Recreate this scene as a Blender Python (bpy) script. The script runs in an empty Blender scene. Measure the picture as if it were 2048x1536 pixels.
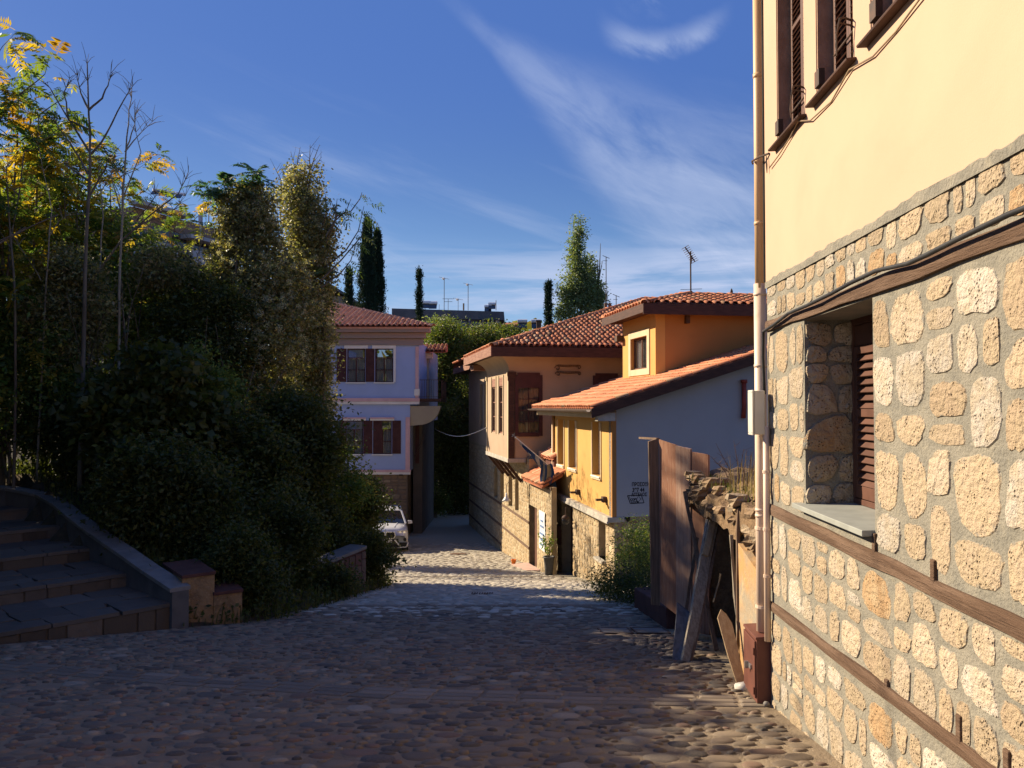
import bpy, math, random
import numpy as np
from mathutils import Vector, Matrix

SC = bpy.context.scene
COL = SC.collection
PI = math.pi
rad = math.radians

# ------------------------------------------------------------------ camera
cam_data = bpy.data.cameras.new('camera')
cam = bpy.data.objects.new('camera', cam_data)
COL.objects.link(cam)
cam_data.sensor_width = 36.0
cam_data.lens = 1640.0 / 2048.0 * 36.0
cam_data.clip_start = 0.05
cam_data.clip_end = 6000
cam.location = (0, 0, 0)
cam.rotation_euler = (rad(90 + 1.54), 0, 0)
SC.camera = cam

# ------------------------------------------------------------------ sun, sky, exposure
SUN_PHI = rad(30.0)      # angle of the sun beyond the left, towards the far end of the street
SUN_EL = rad(28.5)
SUN_DIR = Vector((-math.cos(SUN_PHI) * math.cos(SUN_EL), math.sin(SUN_PHI) * math.cos(SUN_EL), math.sin(SUN_EL)))
sun_data = bpy.data.lights.new('sun', 'SUN')
sun_data.energy = 5.0
sun_data.angle = rad(0.5)
sun_data.color = (1.0, 0.84, 0.62)
sun = bpy.data.objects.new('sun', sun_data)
COL.objects.link(sun)
sun.location = SUN_DIR * 60
sun.rotation_euler = SUN_DIR.to_track_quat('Z', 'Y').to_euler()

world = bpy.data.worlds.new('World')
SC.world = world
world.use_nodes = True
WT = world.node_tree
for n in list(WT.nodes):
    WT.nodes.remove(n)

SC.view_settings.view_transform = 'Standard'
SC.view_settings.look = 'None'
SC.view_settings.gamma = 1.0
SC.view_settings.exposure = 1.05
SC.view_settings.use_curve_mapping = False
SC.cycles.max_bounces = 6
SC.cycles.diffuse_bounces = 2
SC.cycles.transparent_max_bounces = 12
SC.cycles.sample_clamp_indirect = 6.0


class NT:
    """small helper to write node trees as expressions"""
    def __init__(s, tree):
        s.t = tree

    def node(s, typ, **kw):
        n = s.t.nodes.new(typ)
        for k, v in kw.items():
            setattr(n, k, v)
        return n

    def put(s, sock, v):
        if isinstance(v, bpy.types.NodeSocket):
            s.t.links.new(v, sock)
        elif v is not None:
            sock.default_value = v

    def math(s, op, a, b=None, c=None, clamp=False):
        n = s.node('ShaderNodeMath', operation=op, use_clamp=clamp)
        s.put(n.inputs[0], a)
        if b is not None:
            s.put(n.inputs[1], b)
        if c is not None:
            s.put(n.inputs[2], c)
        return n.outputs[0]

    def smooth(s, x, a, b):
        n = s.node('ShaderNodeMapRange', interpolation_type='SMOOTHSTEP')
        s.put(n.inputs['Value'], x)
        n.inputs['From Min'].default_value = a
        n.inputs['From Max'].default_value = b
        return n.outputs['Result']

    def lin(s, x, a, b, c=0.0, d=1.0):
        n = s.node('ShaderNodeMapRange')
        s.put(n.inputs['Value'], x)
        n.inputs['From Min'].default_value = a
        n.inputs['From Max'].default_value = b
        n.inputs['To Min'].default_value = c
        n.inputs['To Max'].default_value = d
        return n.outputs['Result']

    def xyz(s, x, y, z):
        n = s.node('ShaderNodeCombineXYZ')
        s.put(n.inputs[0], x); s.put(n.inputs[1], y); s.put(n.inputs[2], z)
        return n.outputs[0]

    def noise(s, vec, scale, detail=4.0, rough=0.55, dist=0.0):
        n = s.node('ShaderNodeTexNoise')
        s.put(n.inputs['Vector'], vec)
        n.inputs['Scale'].default_value = scale
        n.inputs['Detail'].default_value = detail
        n.inputs['Roughness'].default_value = rough
        n.inputs['Distortion'].default_value = dist
        return n.outputs['Fac']

    def mix(s, f, a, b, blend='MIX'):
        n = s.node('ShaderNodeMix', data_type='RGBA', blend_type=blend)
        s.put(n.inputs[0], f)
        for i, v in ((6, a), (7, b)):
            if isinstance(v, (tuple, list)):
                v = (v[0], v[1], v[2], 1.0)
            s.put(n.inputs[i], v)
        return n.outputs[2]


def build_sky():
    w = NT(WT)
    out = w.node('ShaderNodeOutputWorld')
    bg = w.node('ShaderNodeBackground')
    sky = w.node('ShaderNodeTexSky', sky_type='NISHITA', sun_disc=False)
    sky.sun_elevation = SUN_EL
    sky.sun_rotation = math.atan2(SUN_DIR.x, SUN_DIR.y)
    sky.altitude = 200
    sky.air_density = 1.0
    sky.dust_density = 0.35
    sky.ozone_density = 3.5
    tc = w.node('ShaderNodeTexCoord')
    sep = w.node('ShaderNodeSeparateXYZ')
    WT.links.new(tc.outputs['Generated'], sep.inputs[0])
    X, Y, Z = sep.outputs
    az = w.math('ARCTAN2', X, Y)
    el = w.math('ARCSINE', Z)
    # fine streaks: noise stretched along a slanted direction
    s1 = w.noise(w.xyz(w.math('ADD', w.math('MULTIPLY', az, 3.0), w.math('MULTIPLY', el, -2.0)), w.math('ADD', w.math('MULTIPLY', el, 9.0), w.math('MULTIPLY', az, 6.0)), 0.0), 2.2, 8, 0.62, 0.4)
    s2 = w.noise(w.xyz(w.math('MULTIPLY', az, 1.6), w.math('MULTIPLY', el, 16.0), 3.0), 2.4, 7, 0.6, 0.35)
    # broad diagonal veil descending to the right
    line = w.math('SUBTRACT', el, w.math('ADD', 0.405, w.math('MULTIPLY', az, -0.80)))
    wid = w.math('MAXIMUM', w.math('ADD', 0.035, w.math('MULTIPLY', az, 0.55)), 0.02)
    veil = w.math('SUBTRACT', 1.0, w.math('ABSOLUTE', w.math('DIVIDE', line, wid)), clamp=True)
    veil = w.smooth(veil, 0.0, 0.9)
    veil = w.math('MULTIPLY', veil, w.smooth(az, -0.16, 0.12))
    veil = w.math('MULTIPLY', veil, w.smooth(w.math('SUBTRACT', 1.6, az), 0.2, 0.9))
    veil = w.math('MULTIPLY', veil, w.smooth(s1, 0.15, 0.72))
    # hooked bright wisp high on the right
    da = w.math('SUBTRACT', az, 0.185)
    curve = w.math('ADD', 0.413, w.math('MULTIPLY', w.math('MULTIPLY', da, da), 4.4))
    hook = w.math('SUBTRACT', 1.0, w.math('DIVIDE', w.math('ABSOLUTE', w.math('SUBTRACT', w.math('ADD', el, w.math('MULTIPLY', w.math('SUBTRACT', s1, 0.5), 0.03)), curve)), 0.021), clamp=True)
    hook = w.math('MULTIPLY', w.smooth(hook, 0.0, 1.0), w.smooth(w.math('SUBTRACT', 0.085, w.math('ABSOLUTE', da)), 0.0, 0.05))
    hook = w.math('MULTIPLY', hook, w.smooth(s1, 0.2, 0.6))
    # a second fragment above it
    hook2 = w.math('MULTIPLY', w.smooth(w.math('SUBTRACT', 0.05, w.math('ABSOLUTE', w.math('SUBTRACT', az, 0.17))), 0.0, 0.05),
                   w.smooth(w.math('SUBTRACT', 0.03, w.math('ABSOLUTE', w.math('SUBTRACT', el, 0.462))), 0.0, 0.03))
    hook2 = w.math('MULTIPLY', hook2, w.smooth(s1, 0.42, 0.7))
    # level bands low over the horizon
    low = w.smooth(w.math('SUBTRACT', 0.075, w.math('ABSOLUTE', w.math('SUBTRACT', el, 0.135))), 0.0, 0.06)
    low = w.math('MULTIPLY', low, w.smooth(s2, 0.36, 0.62))
    low = w.math('MULTIPLY', low, w.math('ADD', 0.35, w.math('MULTIPLY', w.smooth(az, -0.25, 0.05), 0.65)))
    # faint long streaks elsewhere
    s3 = w.noise(w.xyz(w.math('ADD', w.math('MULTIPLY', az, 1.2), 5.0), w.math('ADD', w.math('MULTIPLY', el, 10.0), w.math('MULTIPLY', az, 3.2)), 7.0), 2.0, 7, 0.6, 0.3)
    faint = w.math('MULTIPLY', w.smooth(s3, 0.5, 0.78), 0.32)
    faint = w.math('MULTIPLY', faint, w.smooth(w.math('SUBTRACT', 0.42, el), 0.0, 0.2))
    m = w.math('ADD', w.math('MULTIPLY', veil, 0.52), w.math('MULTIPLY', hook, 0.5))
    m = w.math('ADD', m, w.math('MULTIPLY', hook2, 0.4))
    m = w.math('ADD', m, w.math('MULTIPLY', low, 0.9))
    m = w.math('ADD', m, faint, clamp=True)
    hsv = w.node('ShaderNodeHueSaturation')
    hsv.inputs['Hue'].default_value = SKY_HUE
    hsv.inputs['Saturation'].default_value = SKY_SAT
    hsv.inputs['Value'].default_value = 1.0
    WT.links.new(sky.outputs[0], hsv.inputs['Color'])
    base = w.mix(w.math('MULTIPLY', w.smooth(w.math('SUBTRACT', 0.30, el), 0.0, 0.34), 0.85), hsv.outputs[0], HORIZON)
    base = w.mix(w.math('MULTIPLY', w.smooth(el, 0.0, 0.42), 0.75), base, ZENITH)
    c = w.mix(m, base, CLOUD)
    w.put(bg.inputs['Color'], c)
    bg.inputs['Strength'].default_value = SKY_STRENGTH
    WT.links.new(bg.outputs[0], out.inputs[0])


SKY_STRENGTH = 0.05
SKY_HUE = 0.5
SKY_SAT = 1.1
CLOUD = (5.0, 5.9, 8.2)
HORIZON = (2.7, 5.0, 8.6)
ZENITH = (0.78, 1.75, 5.5)
build_sky()

# ------------------------------------------------------------------ materials
MATS = {}


def mat(name, c1, c2=None, scale=3.0, rough=0.85, bump=0.0, bscale=30.0, c3=None, rnd=0.0, spec=0.25, metal=0.0,
        trans=0.0, pits=0.0, pscale=60.0, streak=None, detail=6.0, dist=0.02, edge=(0.38, 0.64), rndcols=None, stain=None, smear=None):
    """procedural surface: two or three colours in noise, a shift per piece, bump relief and pits"""
    if name in MATS:
        return MATS[name]
    m = bpy.data.materials.new(name)
    m.use_nodes = True
    t = m.node_tree
    for n in list(t.nodes):
        t.nodes.remove(n)
    g = NT(t)
    out = g.node('ShaderNodeOutputMaterial')
    bs = g.node('ShaderNodeBsdfPrincipled')
    tc = g.node('ShaderNodeTexCoord')
    oi = g.node('ShaderNodeObjectInfo')
    at = g.node('ShaderNodeAttribute', attribute_name='rnd')
    r = g.math('FRACT', g.math('ADD', oi.outputs['Random'], at.outputs['Fac']))
    off = g.math('MULTIPLY', r, 37.0)
    vm = g.node('ShaderNodeVectorMath', operation='ADD')
    t.links.new(tc.outputs['Object'], vm.inputs[0])
    t.links.new(g.xyz(off, g.math('MULTIPLY', off, 0.7), 0.0), vm.inputs[1])
    vec = vm.outputs[0] if (rnd or rndcols) else tc.outputs['Object']
    if streak:
        mp = g.node('ShaderNodeMapping')
        mp.inputs['Scale'].default_value = streak
        t.links.new(vec, mp.inputs['Vector'])
        svec = mp.outputs[0]
    else:
        svec = vec
    col = c1
    if rndcols:
        cr = g.node('ShaderNodeValToRGB')
        cr.color_ramp.interpolation = 'CONSTANT'
        els = cr.color_ramp.elements
        while len(els) < len(rndcols):
            els.new(0.5)
        acc = 0.0
        for e, (w_, cc) in zip(els, rndcols):
            e.position = acc
            e.color = (cc[0], cc[1], cc[2], 1)
            acc += w_
        t.links.new(g.math('FRACT', g.math('MULTIPLY', r, 7.13)), cr.inputs[0])
        col = cr.outputs[0]
        c1 = col
    if c2 is not None:
        f = g.smooth(g.noise(svec, scale, detail), edge[0], edge[1])
        col = g.mix(f, c1, c2) if not rndcols else g.mix(g.math('MULTIPLY', f, 0.55), c1, c2)
    if c3 is not None:
        f = g.smooth(g.noise(svec, scale * 4.3, detail, 0.65), 0.52, 0.74)
        col = g.mix(f, col, c3)
    if stain is not None:
        f = g.smooth(g.noise(tc.outputs['Object'], stain[1], 5, 0.6, 0.6), 0.5, 0.78)
        col = g.mix(g.math('MULTIPLY', f, stain[2]), col, stain[0])
    if smear is not None:
        ea = g.node('ShaderNodeAttribute', attribute_name='edge')
        f = g.smooth(g.math('ADD', ea.outputs['Fac'], g.math('MULTIPLY', g.math('SUBTRACT', g.noise(tc.outputs['Object'], 22, 5, 0.65), 0.5), 1.9)), 0.55, 0.95)
        col = g.mix(f, col, smear)
    if rnd:
        k = g.lin(r, 0, 1, 1.0 - rnd, 1.0 + rnd)
        col = g.mix(1.0, col if not isinstance(col, tuple) else col, g.xyz(k, k, k), 'MULTIPLY')
    h = None
    if pits:
        vo = g.node('ShaderNodeTexVoronoi')
        t.links.new(vec, vo.inputs['Vector'])
        vo.inputs['Scale'].default_value = pscale
        pm = g.smooth(vo.outputs['Distance'], 0.10, 0.34)
        pn = g.smooth(g.noise(vec, pscale * 0.22, 3), 0.48, 0.64)
        pit = g.math('MULTIPLY', g.math('SUBTRACT', 1.0, pm), pn)
        dark = g.mix(1.0, col if not isinstance(col, tuple) else col, (0.5, 0.36, 0.24), 'MULTIPLY')
        col = g.mix(g.math('MULTIPLY', pit, 0.62), col, dark)
        h = g.math('MULTIPLY', pit, -pits)
    if isinstance(col, tuple):
        bs.inputs['Base Color'].default_value = (col[0], col[1], col[2], 1)
    else:
        t.links.new(col, bs.inputs['Base Color'])
    if bump:
        nh = g.noise(svec, bscale, 5, 0.65)
        h = nh if h is None else g.math('ADD', nh, h)
    if h is not None:
        b = g.node('ShaderNodeBump')
        b.inputs['Strength'].default_value = min(1.0, bump if bump else 0.6)
        b.inputs['Distance'].default_value = dist
        t.links.new(h, b.inputs['Height'])
        t.links.new(b.outputs[0], bs.inputs['Normal'])
    bs.inputs['Roughness'].default_value = rough
    bs.inputs['Metallic'].default_value = metal
    bs.inputs['Specular IOR Level'].default_value = spec
    if trans:
        tr = g.node('ShaderNodeBsdfTranslucent')
        if isinstance(col, tuple):
            tr.inputs['Color'].default_value = (col[0], col[1], col[2], 1)
        else:
            t.links.new(g.mix(1.0, col, (1.5, 1.6, 0.7), 'MULTIPLY'), tr.inputs['Color'])
        ms = g.node('ShaderNodeMixShader')
        ms.inputs[0].default_value = trans
        t.links.new(bs.outputs[0], ms.inputs[1])
        t.links.new(tr.outputs[0], ms.inputs[2])
        t.links.new(ms.outputs[0], out.inputs[0])
    else:
        t.links.new(bs.outputs[0], out.inputs[0])
    MATS[name] = m
    return m


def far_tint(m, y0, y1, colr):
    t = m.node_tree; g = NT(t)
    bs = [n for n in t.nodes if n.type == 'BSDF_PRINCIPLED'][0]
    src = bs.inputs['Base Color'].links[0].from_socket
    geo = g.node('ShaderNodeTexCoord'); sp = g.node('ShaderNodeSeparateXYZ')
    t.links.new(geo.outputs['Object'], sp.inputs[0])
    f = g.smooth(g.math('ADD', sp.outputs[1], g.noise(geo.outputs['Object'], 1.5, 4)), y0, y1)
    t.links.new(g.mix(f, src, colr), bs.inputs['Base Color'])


def glass_mat(name, tint=(0.02, 0.022, 0.025), alpha=0.35):
    m = bpy.data.materials.new(name)
    m.use_nodes = True
    t = m.node_tree
    g = NT(t)
    bs = t.nodes['Principled BSDF']
    out = t.nodes['Material Output']
    bs.inputs['Base Color'].default_value = (*tint, 1)
    bs.inputs['Roughness'].default_value = 0.04
    bs.inputs['Specular IOR Level'].default_value = 0.8
    tc = g.node('ShaderNodeTexCoord')
    b = g.node('ShaderNodeBump')
    b.inputs['Strength'].default_value = 0.08
    b.inputs['Distance'].default_value = 0.02
    t.links.new(g.noise(tc.outputs['Object'], 2.5, 2), b.inputs['Height'])
    t.links.new(b.outputs[0], bs.inputs['Normal'])
    if alpha > 0:
        tr = g.node('ShaderNodeBsdfTransparent')
        ms = g.node('ShaderNodeMixShader')
        ms.inputs[0].default_value = alpha
        t.links.new(bs.outputs[0], ms.inputs[1])
        t.links.new(tr.outputs[0], ms.inputs[2])
        t.links.new(ms.outputs[0], out.inputs[0])
    MATS[name] = m
    return m


GLASS = glass_mat('window_glass', alpha=0.62)
GLASS_DARK = glass_mat('dark_glass', alpha=0.0)
PLASTER_CREAM = mat('cream_plaster', (0.528, 0.363, 0.246), (0.508, 0.343, 0.232), 1.2, 0.9, 0.25, 90, dist=0.004, stain=((0.409, 0.298, 0.196), 0.8, 0.4))
MORTAR = mat('grey_mortar', (0.272, 0.248, 0.195), (0.210, 0.196, 0.159), 5, 0.95, 0.9, 45, c3=(0.312, 0.280, 0.209), dist=0.02)
TUFA = mat('travertine_stone', None, (0.436, 0.340, 0.210), 9, 0.95, 1.0, 30, rnd=0.12, pits=1.0, pscale=48, dist=0.035,
           rndcols=[(0.36, (0.448, 0.347, 0.233)), (0.28, (0.488, 0.396, 0.287)), (0.18, (0.514, 0.451, 0.365)), (0.15, (0.409, 0.306, 0.199)), (0.03, (0.388, 0.250, 0.131))], smear=(0.242, 0.230, 0.194))
TUFA_FAR = mat('distant_travertine', None, (0.391, 0.287, 0.168), 7, 0.95, 0.5, 22, rnd=0.12, pits=0.8, pscale=30, dist=0.02,
               rndcols=[(0.4, (0.425, 0.321, 0.187)), (0.3, (0.476, 0.372, 0.233)), (0.3, (0.357, 0.251, 0.131))])
MORTAR_FAR = mat('pale_mortar', (0.391, 0.306, 0.187), (0.315, 0.246, 0.153), 5, 0.95, 0.7, 30, dist=0.015)
BASE_STONE = mat('brown_base_stone', None, (0.25, 0.17, 0.10), 7, 0.95, 0.5, 22, rnd=0.15,
                 rndcols=[(0.4, (0.27, 0.18, 0.10)), (0.3, (0.22, 0.14, 0.08)), (0.3, (0.34, 0.25, 0.15))])
TIMBER = mat('weathered_beam', (0.111, 0.064, 0.038), (0.170, 0.106, 0.068), 3, 0.85, 0.8, 14, c3=(0.060, 0.034, 0.021), streak=(0.6, 6, 9), dist=0.02)
SHUTTER = mat('brown_shutter_paint', (0.089, 0.038, 0.024), (0.119, 0.053, 0.034), 4, 0.55, 0.15, 40, rnd=0.08, dist=0.003)
SHUTTER_DARK = mat('dark_oxblood_paint', (0.060, 0.020, 0.018), (0.085, 0.030, 0.026), 4, 0.6, 0.15, 40, dist=0.003)
STONE_DARKWOOD = mat('rough_brown_render', (0.306, 0.190, 0.128), (0.383, 0.243, 0.167), 8, 0.9, 0.9, 28, dist=0.012)
SILL = mat('grey_marble_sill', (0.315, 0.323, 0.285), (0.270, 0.277, 0.247), 6, 0.55, 0.1, 60, dist=0.002)
PIPE_TAN = mat('tan_pipe_paint', (0.651, 0.429, 0.225), (0.592, 0.378, 0.194), 2, 0.45, 0.1, 30, dist=0.003, streak=(1, 1, .2))
PIPE_CREAM = mat('cream_pipe_paint', (0.713, 0.540, 0.408), (0.655, 0.482, 0.352), 2, 0.45, 0.1, 30, dist=0.003, streak=(1, 1, .2), stain=((0.405, 0.231, 0.130), 3.0, 0.4))
BLACK_RUBBER = mat('black_rubber', (0.018, 0.018, 0.02), (0.03, 0.03, 0.03), 6, 0.6, 0.1, 40, dist=0.002)
IRON = mat('rusty_iron', (0.06, 0.04, 0.03), (0.10, 0.055, 0.035), 12, 0.7, 0.3, 50, dist=0.003)
WHITE_BOX = mat('white_plastic', (0.604, 0.571, 0.490), (0.554, 0.514, 0.432), 4, 0.45, 0.05, 40, dist=0.002)
CABINET = mat('brown_cabinet_paint', (0.145, 0.055, 0.038), (0.115, 0.045, 0.032), 3, 0.5, 0.15, 30, dist=0.003, stain=((0.22, 0.12, 0.08), 2.5, 0.5))
STEEL = mat('dull_steel', (0.45, 0.44, 0.42), (0.3, 0.29, 0.28), 20, 0.4, metal=0.8)
COBBLE = mat('river_cobble', None, (0.181, 0.137, 0.090), 8, 0.7, 0.4, 40, rnd=0.2, spec=0.35, dist=0.006,
             rndcols=[(0.30, (0.165, 0.121, 0.079)), (0.24, (0.198, 0.149, 0.098)), (0.14, (0.072, 0.060, 0.049)), (0.08, (0.253, 0.209, 0.151)), (0.12, (0.177, 0.105, 0.068)), (0.12, (0.113, 0.093, 0.071))])
PAVING_MORTAR = mat('street_mortar', (0.266, 0.204, 0.133), (0.209, 0.158, 0.104), 2.2, 0.9, 0.9, 42, c3=(0.320, 0.250, 0.171), dist=0.02, stain=((0.149, 0.108, 0.071), 0.35, 0.7))
SETT = mat('grey_sett', None, (0.202, 0.162, 0.120), 9, 0.7, 0.35, 35, rnd=0.12, dist=0.006,
           rndcols=[(0.5, (0.193, 0.153, 0.111)), (0.25, (0.239, 0.192, 0.140)), (0.25, (0.147, 0.118, 0.087))])
COBBLE_PALE = mat('pale_sunlit_cobble', None, (0.40, 0.36, 0.28), 8, 0.8, 0.3, 40, rnd=0.18, spec=0.25, dist=0.006,
                  rndcols=[(0.5, (0.40, 0.355, 0.28)), (0.3, (0.46, 0.41, 0.33)), (0.2, (0.31, 0.27, 0.21))])  # paler far stones, their colour brightening the sunlit stretch of street
FLAG = mat('grey_flagstone', None, (0.112, 0.095, 0.077), 5, 0.75, 0.3, 30, rnd=0.1, dist=0.006,
           rndcols=[(0.5, (0.104, 0.087, 0.070)), (0.3, (0.128, 0.106, 0.084)), (0.2, (0.084, 0.072, 0.060))])
COPING = mat('pale_coping', (0.198, 0.180, 0.160), (0.153, 0.141, 0.126), 4, 0.7, 0.2, 40, rnd=0.12, dist=0.004)
RISER = mat('brown_riser_stone', None, (0.102, 0.077, 0.054), 6, 0.9, 0.6, 24, rnd=0.15, dist=0.01,
            rndcols=[(0.4, (0.098, 0.074, 0.051)), (0.3, (0.128, 0.099, 0.073)), (0.3, (0.076, 0.058, 0.041))])
REDSTONE = mat('red_brown_render', (0.120, 0.052, 0.040), (0.088, 0.038, 0.030), 3, 0.9, 0.4, 25, dist=0.01)
SOIL = mat('dry_leafy_soil', (0.075, 0.055, 0.035), (0.05, 0.045, 0.022), 2, 0.95, 0.9, 18, c3=(0.11, 0.08, 0.045), dist=0.05)
EARTH = mat('ochre_earth', (0.231, 0.148, 0.080), (0.163, 0.105, 0.058), 6, 0.95, 1.0, 14, c3=(0.286, 0.196, 0.107), dist=0.05)
RUBBLE = mat('ochre_rubble', None, (0.282, 0.192, 0.112), 6, 0.95, 0.9, 16, rnd=0.15, dist=0.03,
             rndcols=[(0.5, (0.282, 0.192, 0.112)), (0.3, (0.338, 0.261, 0.173)), (0.2, (0.211, 0.131, 0.073))])
TILE = mat('terracotta_tile', None, (0.464, 0.181, 0.085), 8, 0.8, 0.4, 30, rnd=0.16, dist=0.006,
           rndcols=[(0.46, (0.585, 0.210, 0.093)), (0.26, (0.625, 0.267, 0.132)), (0.16, (0.484, 0.162, 0.074)), (0.08, (0.403, 0.239, 0.124)), (0.04, (0.585, 0.382, 0.217))], stain=((0.202, 0.124, 0.070), 1.2, 0.4))
TILE_PINK = mat('pink_terracotta_tile', None, (0.657, 0.335, 0.200), 8, 0.8, 0.4, 30, rnd=0.13, dist=0.006,
                rndcols=[(0.6, (0.784, 0.372, 0.215)), (0.4, (0.700, 0.298, 0.163))])
CHANNEL = mat('channel_tile', (0.414, 0.137, 0.064), (0.310, 0.100, 0.047), 4, 0.85, 0.3, 20, dist=0.01)
FASCIA = mat('dark_brown_fascia', (0.055, 0.026, 0.018), (0.085, 0.04, 0.026), 4, 0.7, 0.3, 20, dist=0.004, streak=(1, 1, 6))
FASCIA_RED = mat('red_brown_fascia', (0.22, 0.10, 0.065), (0.30, 0.155, 0.105), 4, 0.75, 0.3, 20, dist=0.004, streak=(.5, .5, 6))
BEIGE = mat('beige_render', (0.429, 0.311, 0.207), (0.392, 0.281, 0.185), 1.2, 0.9, 0.2, 50, dist=0.004, stain=((0.311, 0.222, 0.148), 0.8, 0.3))
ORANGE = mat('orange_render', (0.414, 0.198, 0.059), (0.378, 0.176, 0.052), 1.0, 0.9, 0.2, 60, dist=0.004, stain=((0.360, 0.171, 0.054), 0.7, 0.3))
YELLOW = mat('ochre_yellow_render', (0.544, 0.320, 0.096), (0.512, 0.288, 0.084), 1.0, 0.9, 0.2, 60, dist=0.004, stain=((0.400, 0.224, 0.080), 0.9, 0.3))
BLUEGREY = mat('blue_grey_render', (0.363, 0.376, 0.383), (0.337, 0.350, 0.356), 0.7, 0.92, 0.12, 80, dist=0.003, stain=((0.290, 0.297, 0.297), 0.6, 0.35))
LILAC = mat('lilac_render', (0.382, 0.453, 0.676), (0.351, 0.419, 0.622), 0.8, 0.92, 0.12, 60, dist=0.004, stain=((0.306, 0.345, 0.487), 0.5, 0.4))
PINK = mat('pink_trim', (0.713, 0.437, 0.414), (0.644, 0.380, 0.356), 2, 0.85, 0.1, 60, dist=0.003)
WHITE = mat('off_white_trim', (0.828, 0.759, 0.667), (0.759, 0.690, 0.598), 2, 0.8, 0.1, 60, dist=0.003)
CREAMTRIM = mat('cream_trim', (0.585, 0.465, 0.300), (0.540, 0.420, 0.262), 2, 0.8, 0.1, 60, dist=0.003)
CORNICE = mat('faded_timber_cornice', (0.289, 0.238, 0.212), (0.357, 0.246, 0.212), 1.2, 0.85, 0.3, 20, dist=0.004, streak=(.4, 1, 5))
CURTAIN = mat('white_curtain', (0.886, 0.864, 0.810), (0.713, 0.691, 0.648), 6, 0.9, streak=(6, 1, .4))
LEDGE = mat('concrete_ledge', (0.44, 0.40, 0.33), (0.34, 0.31, 0.26), 5, 0.9, 0.4, 30, dist=0.006)
CONCRETE = mat('grey_concrete', (0.17, 0.17, 0.18), (0.13, 0.13, 0.14), 0.5, 0.9, 0.1, 10, dist=0.01, streak=(1, 1, .4))
BARK = mat('grey_brown_bark', (0.176, 0.142, 0.101), (0.115, 0.088, 0.061), 6, 0.9, 0.6, 20, streak=(1, 1, .25), dist=0.01)
BARK_PALE = mat('pale_bark', (0.300, 0.250, 0.181), (0.200, 0.163, 0.112), 6, 0.85, 0.4, 20, streak=(1, 1, .25), dist=0.008)
PLANK_RED = mat('faded_red_plank', (0.340, 0.167, 0.095), (0.278, 0.126, 0.072), 5, 0.85, 0.6, 12, c3=(0.418, 0.288, 0.198), streak=(6, 6, .35), rnd=0.05, dist=0.006)
PLANK_PINK = mat('worn_pinkish_plank', (0.392, 0.241, 0.166), (0.329, 0.186, 0.122), 5, 0.85, 0.6, 12, c3=(0.470, 0.369, 0.271), streak=(6, 6, .35), dist=0.006)
WOOD_GREY = mat('silvered_wood', (0.368, 0.320, 0.248), (0.256, 0.208, 0.152), 5, 0.85, 0.8, 12, c3=(0.160, 0.112, 0.072), streak=(7, 7, .5), rnd=0.1, dist=0.008)
WOOD_RAW = mat('raw_split_wood', (0.442, 0.323, 0.187), (0.357, 0.246, 0.136), 5, 0.85, 0.6, 12, c3=(0.238, 0.145, 0.076), streak=(7, 7, .5), dist=0.006)
WOOD_DARK = mat('dark_old_wood', (0.13, 0.085, 0.055), (0.20, 0.13, 0.085), 5, 0.85, 0.7, 12, streak=(7, 7, .5), dist=0.006)
ASH_BLUE = mat('blue_grey_board', (0.136, 0.140, 0.152), (0.088, 0.088, 0.096), 4, 0.8, 0.4, 14, streak=(5, 5, .5), dist=0.006)
DARKNESS = mat('unlit_interior', (0.03, 0.025, 0.02), (0.02, 0.017, 0.014), 3, 0.95, 0.3, 14)  # near-black colour stands in for unlit rooms behind the openings


def leafmat(name, cols, c2, trans=0.4, rough=0.5):
    return mat(name, None, c2, 1.3, rough, 0, rnd=0.28, trans=trans, spec=0.3, rndcols=cols)


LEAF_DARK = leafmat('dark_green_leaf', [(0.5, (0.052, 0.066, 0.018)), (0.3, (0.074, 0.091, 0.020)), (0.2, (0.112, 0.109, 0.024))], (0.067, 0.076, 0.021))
LEAF_MID = leafmat('mid_green_leaf', [(0.45, (0.104, 0.160, 0.037)), (0.3, (0.150, 0.206, 0.045)), (0.15, (0.263, 0.263, 0.056)), (0.10, (0.413, 0.309, 0.056))], (0.112, 0.169, 0.041))
LEAF_AIL = leafmat('ailanthus_leaf', [(0.42, (0.090, 0.150, 0.038)), (0.26, (0.150, 0.195, 0.039)), (0.18, (0.300, 0.285, 0.045)), (0.14, (0.540, 0.360, 0.038))], (0.120, 0.165, 0.038), 0.5)
LEAF_BLUE = leafmat('bluish_green_leaf', [(0.6, (0.052, 0.111, 0.058)), (0.4, (0.072, 0.130, 0.065))], (0.065, 0.117, 0.052), 0.4)
LEAF_YEL = leafmat('autumn_yellow_leaf', [(0.5, (0.42, 0.28, 0.03)), (0.3, (0.36, 0.19, 0.025)), (0.2, (0.30, 0.28, 0.05))], (0.36, 0.25, 0.03), 0.5)
LEAF_VINE = leafmat('clematis_leaf', [(0.40, (0.129, 0.133, 0.061)), (0.25, (0.215, 0.215, 0.076)), (0.20, (0.301, 0.225, 0.117)), (0.15, (0.430, 0.366, 0.129))], (0.193, 0.172, 0.086), 0.35)
SEED = mat('clematis_seed_fluff', None, (0.62, 0.57, 0.44), 6, 0.95, rnd=0.2, trans=0.5, rndcols=[(0.6, (0.70, 0.64, 0.50)), (0.4, (0.52, 0.46, 0.34))])
LEAF_CYP = leafmat('cypress_foliage', [(0.6, (0.014, 0.034, 0.017)), (0.4, (0.024, 0.050, 0.022))], (0.022, 0.042, 0.018), 0.1, 0.8)
LEAF_POP = leafmat('poplar_leaf', [(0.5, (0.147, 0.192, 0.083)), (0.3, (0.195, 0.246, 0.104)), (0.2, (0.292, 0.283, 0.125))], (0.176, 0.218, 0.093), 0.35)
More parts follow.
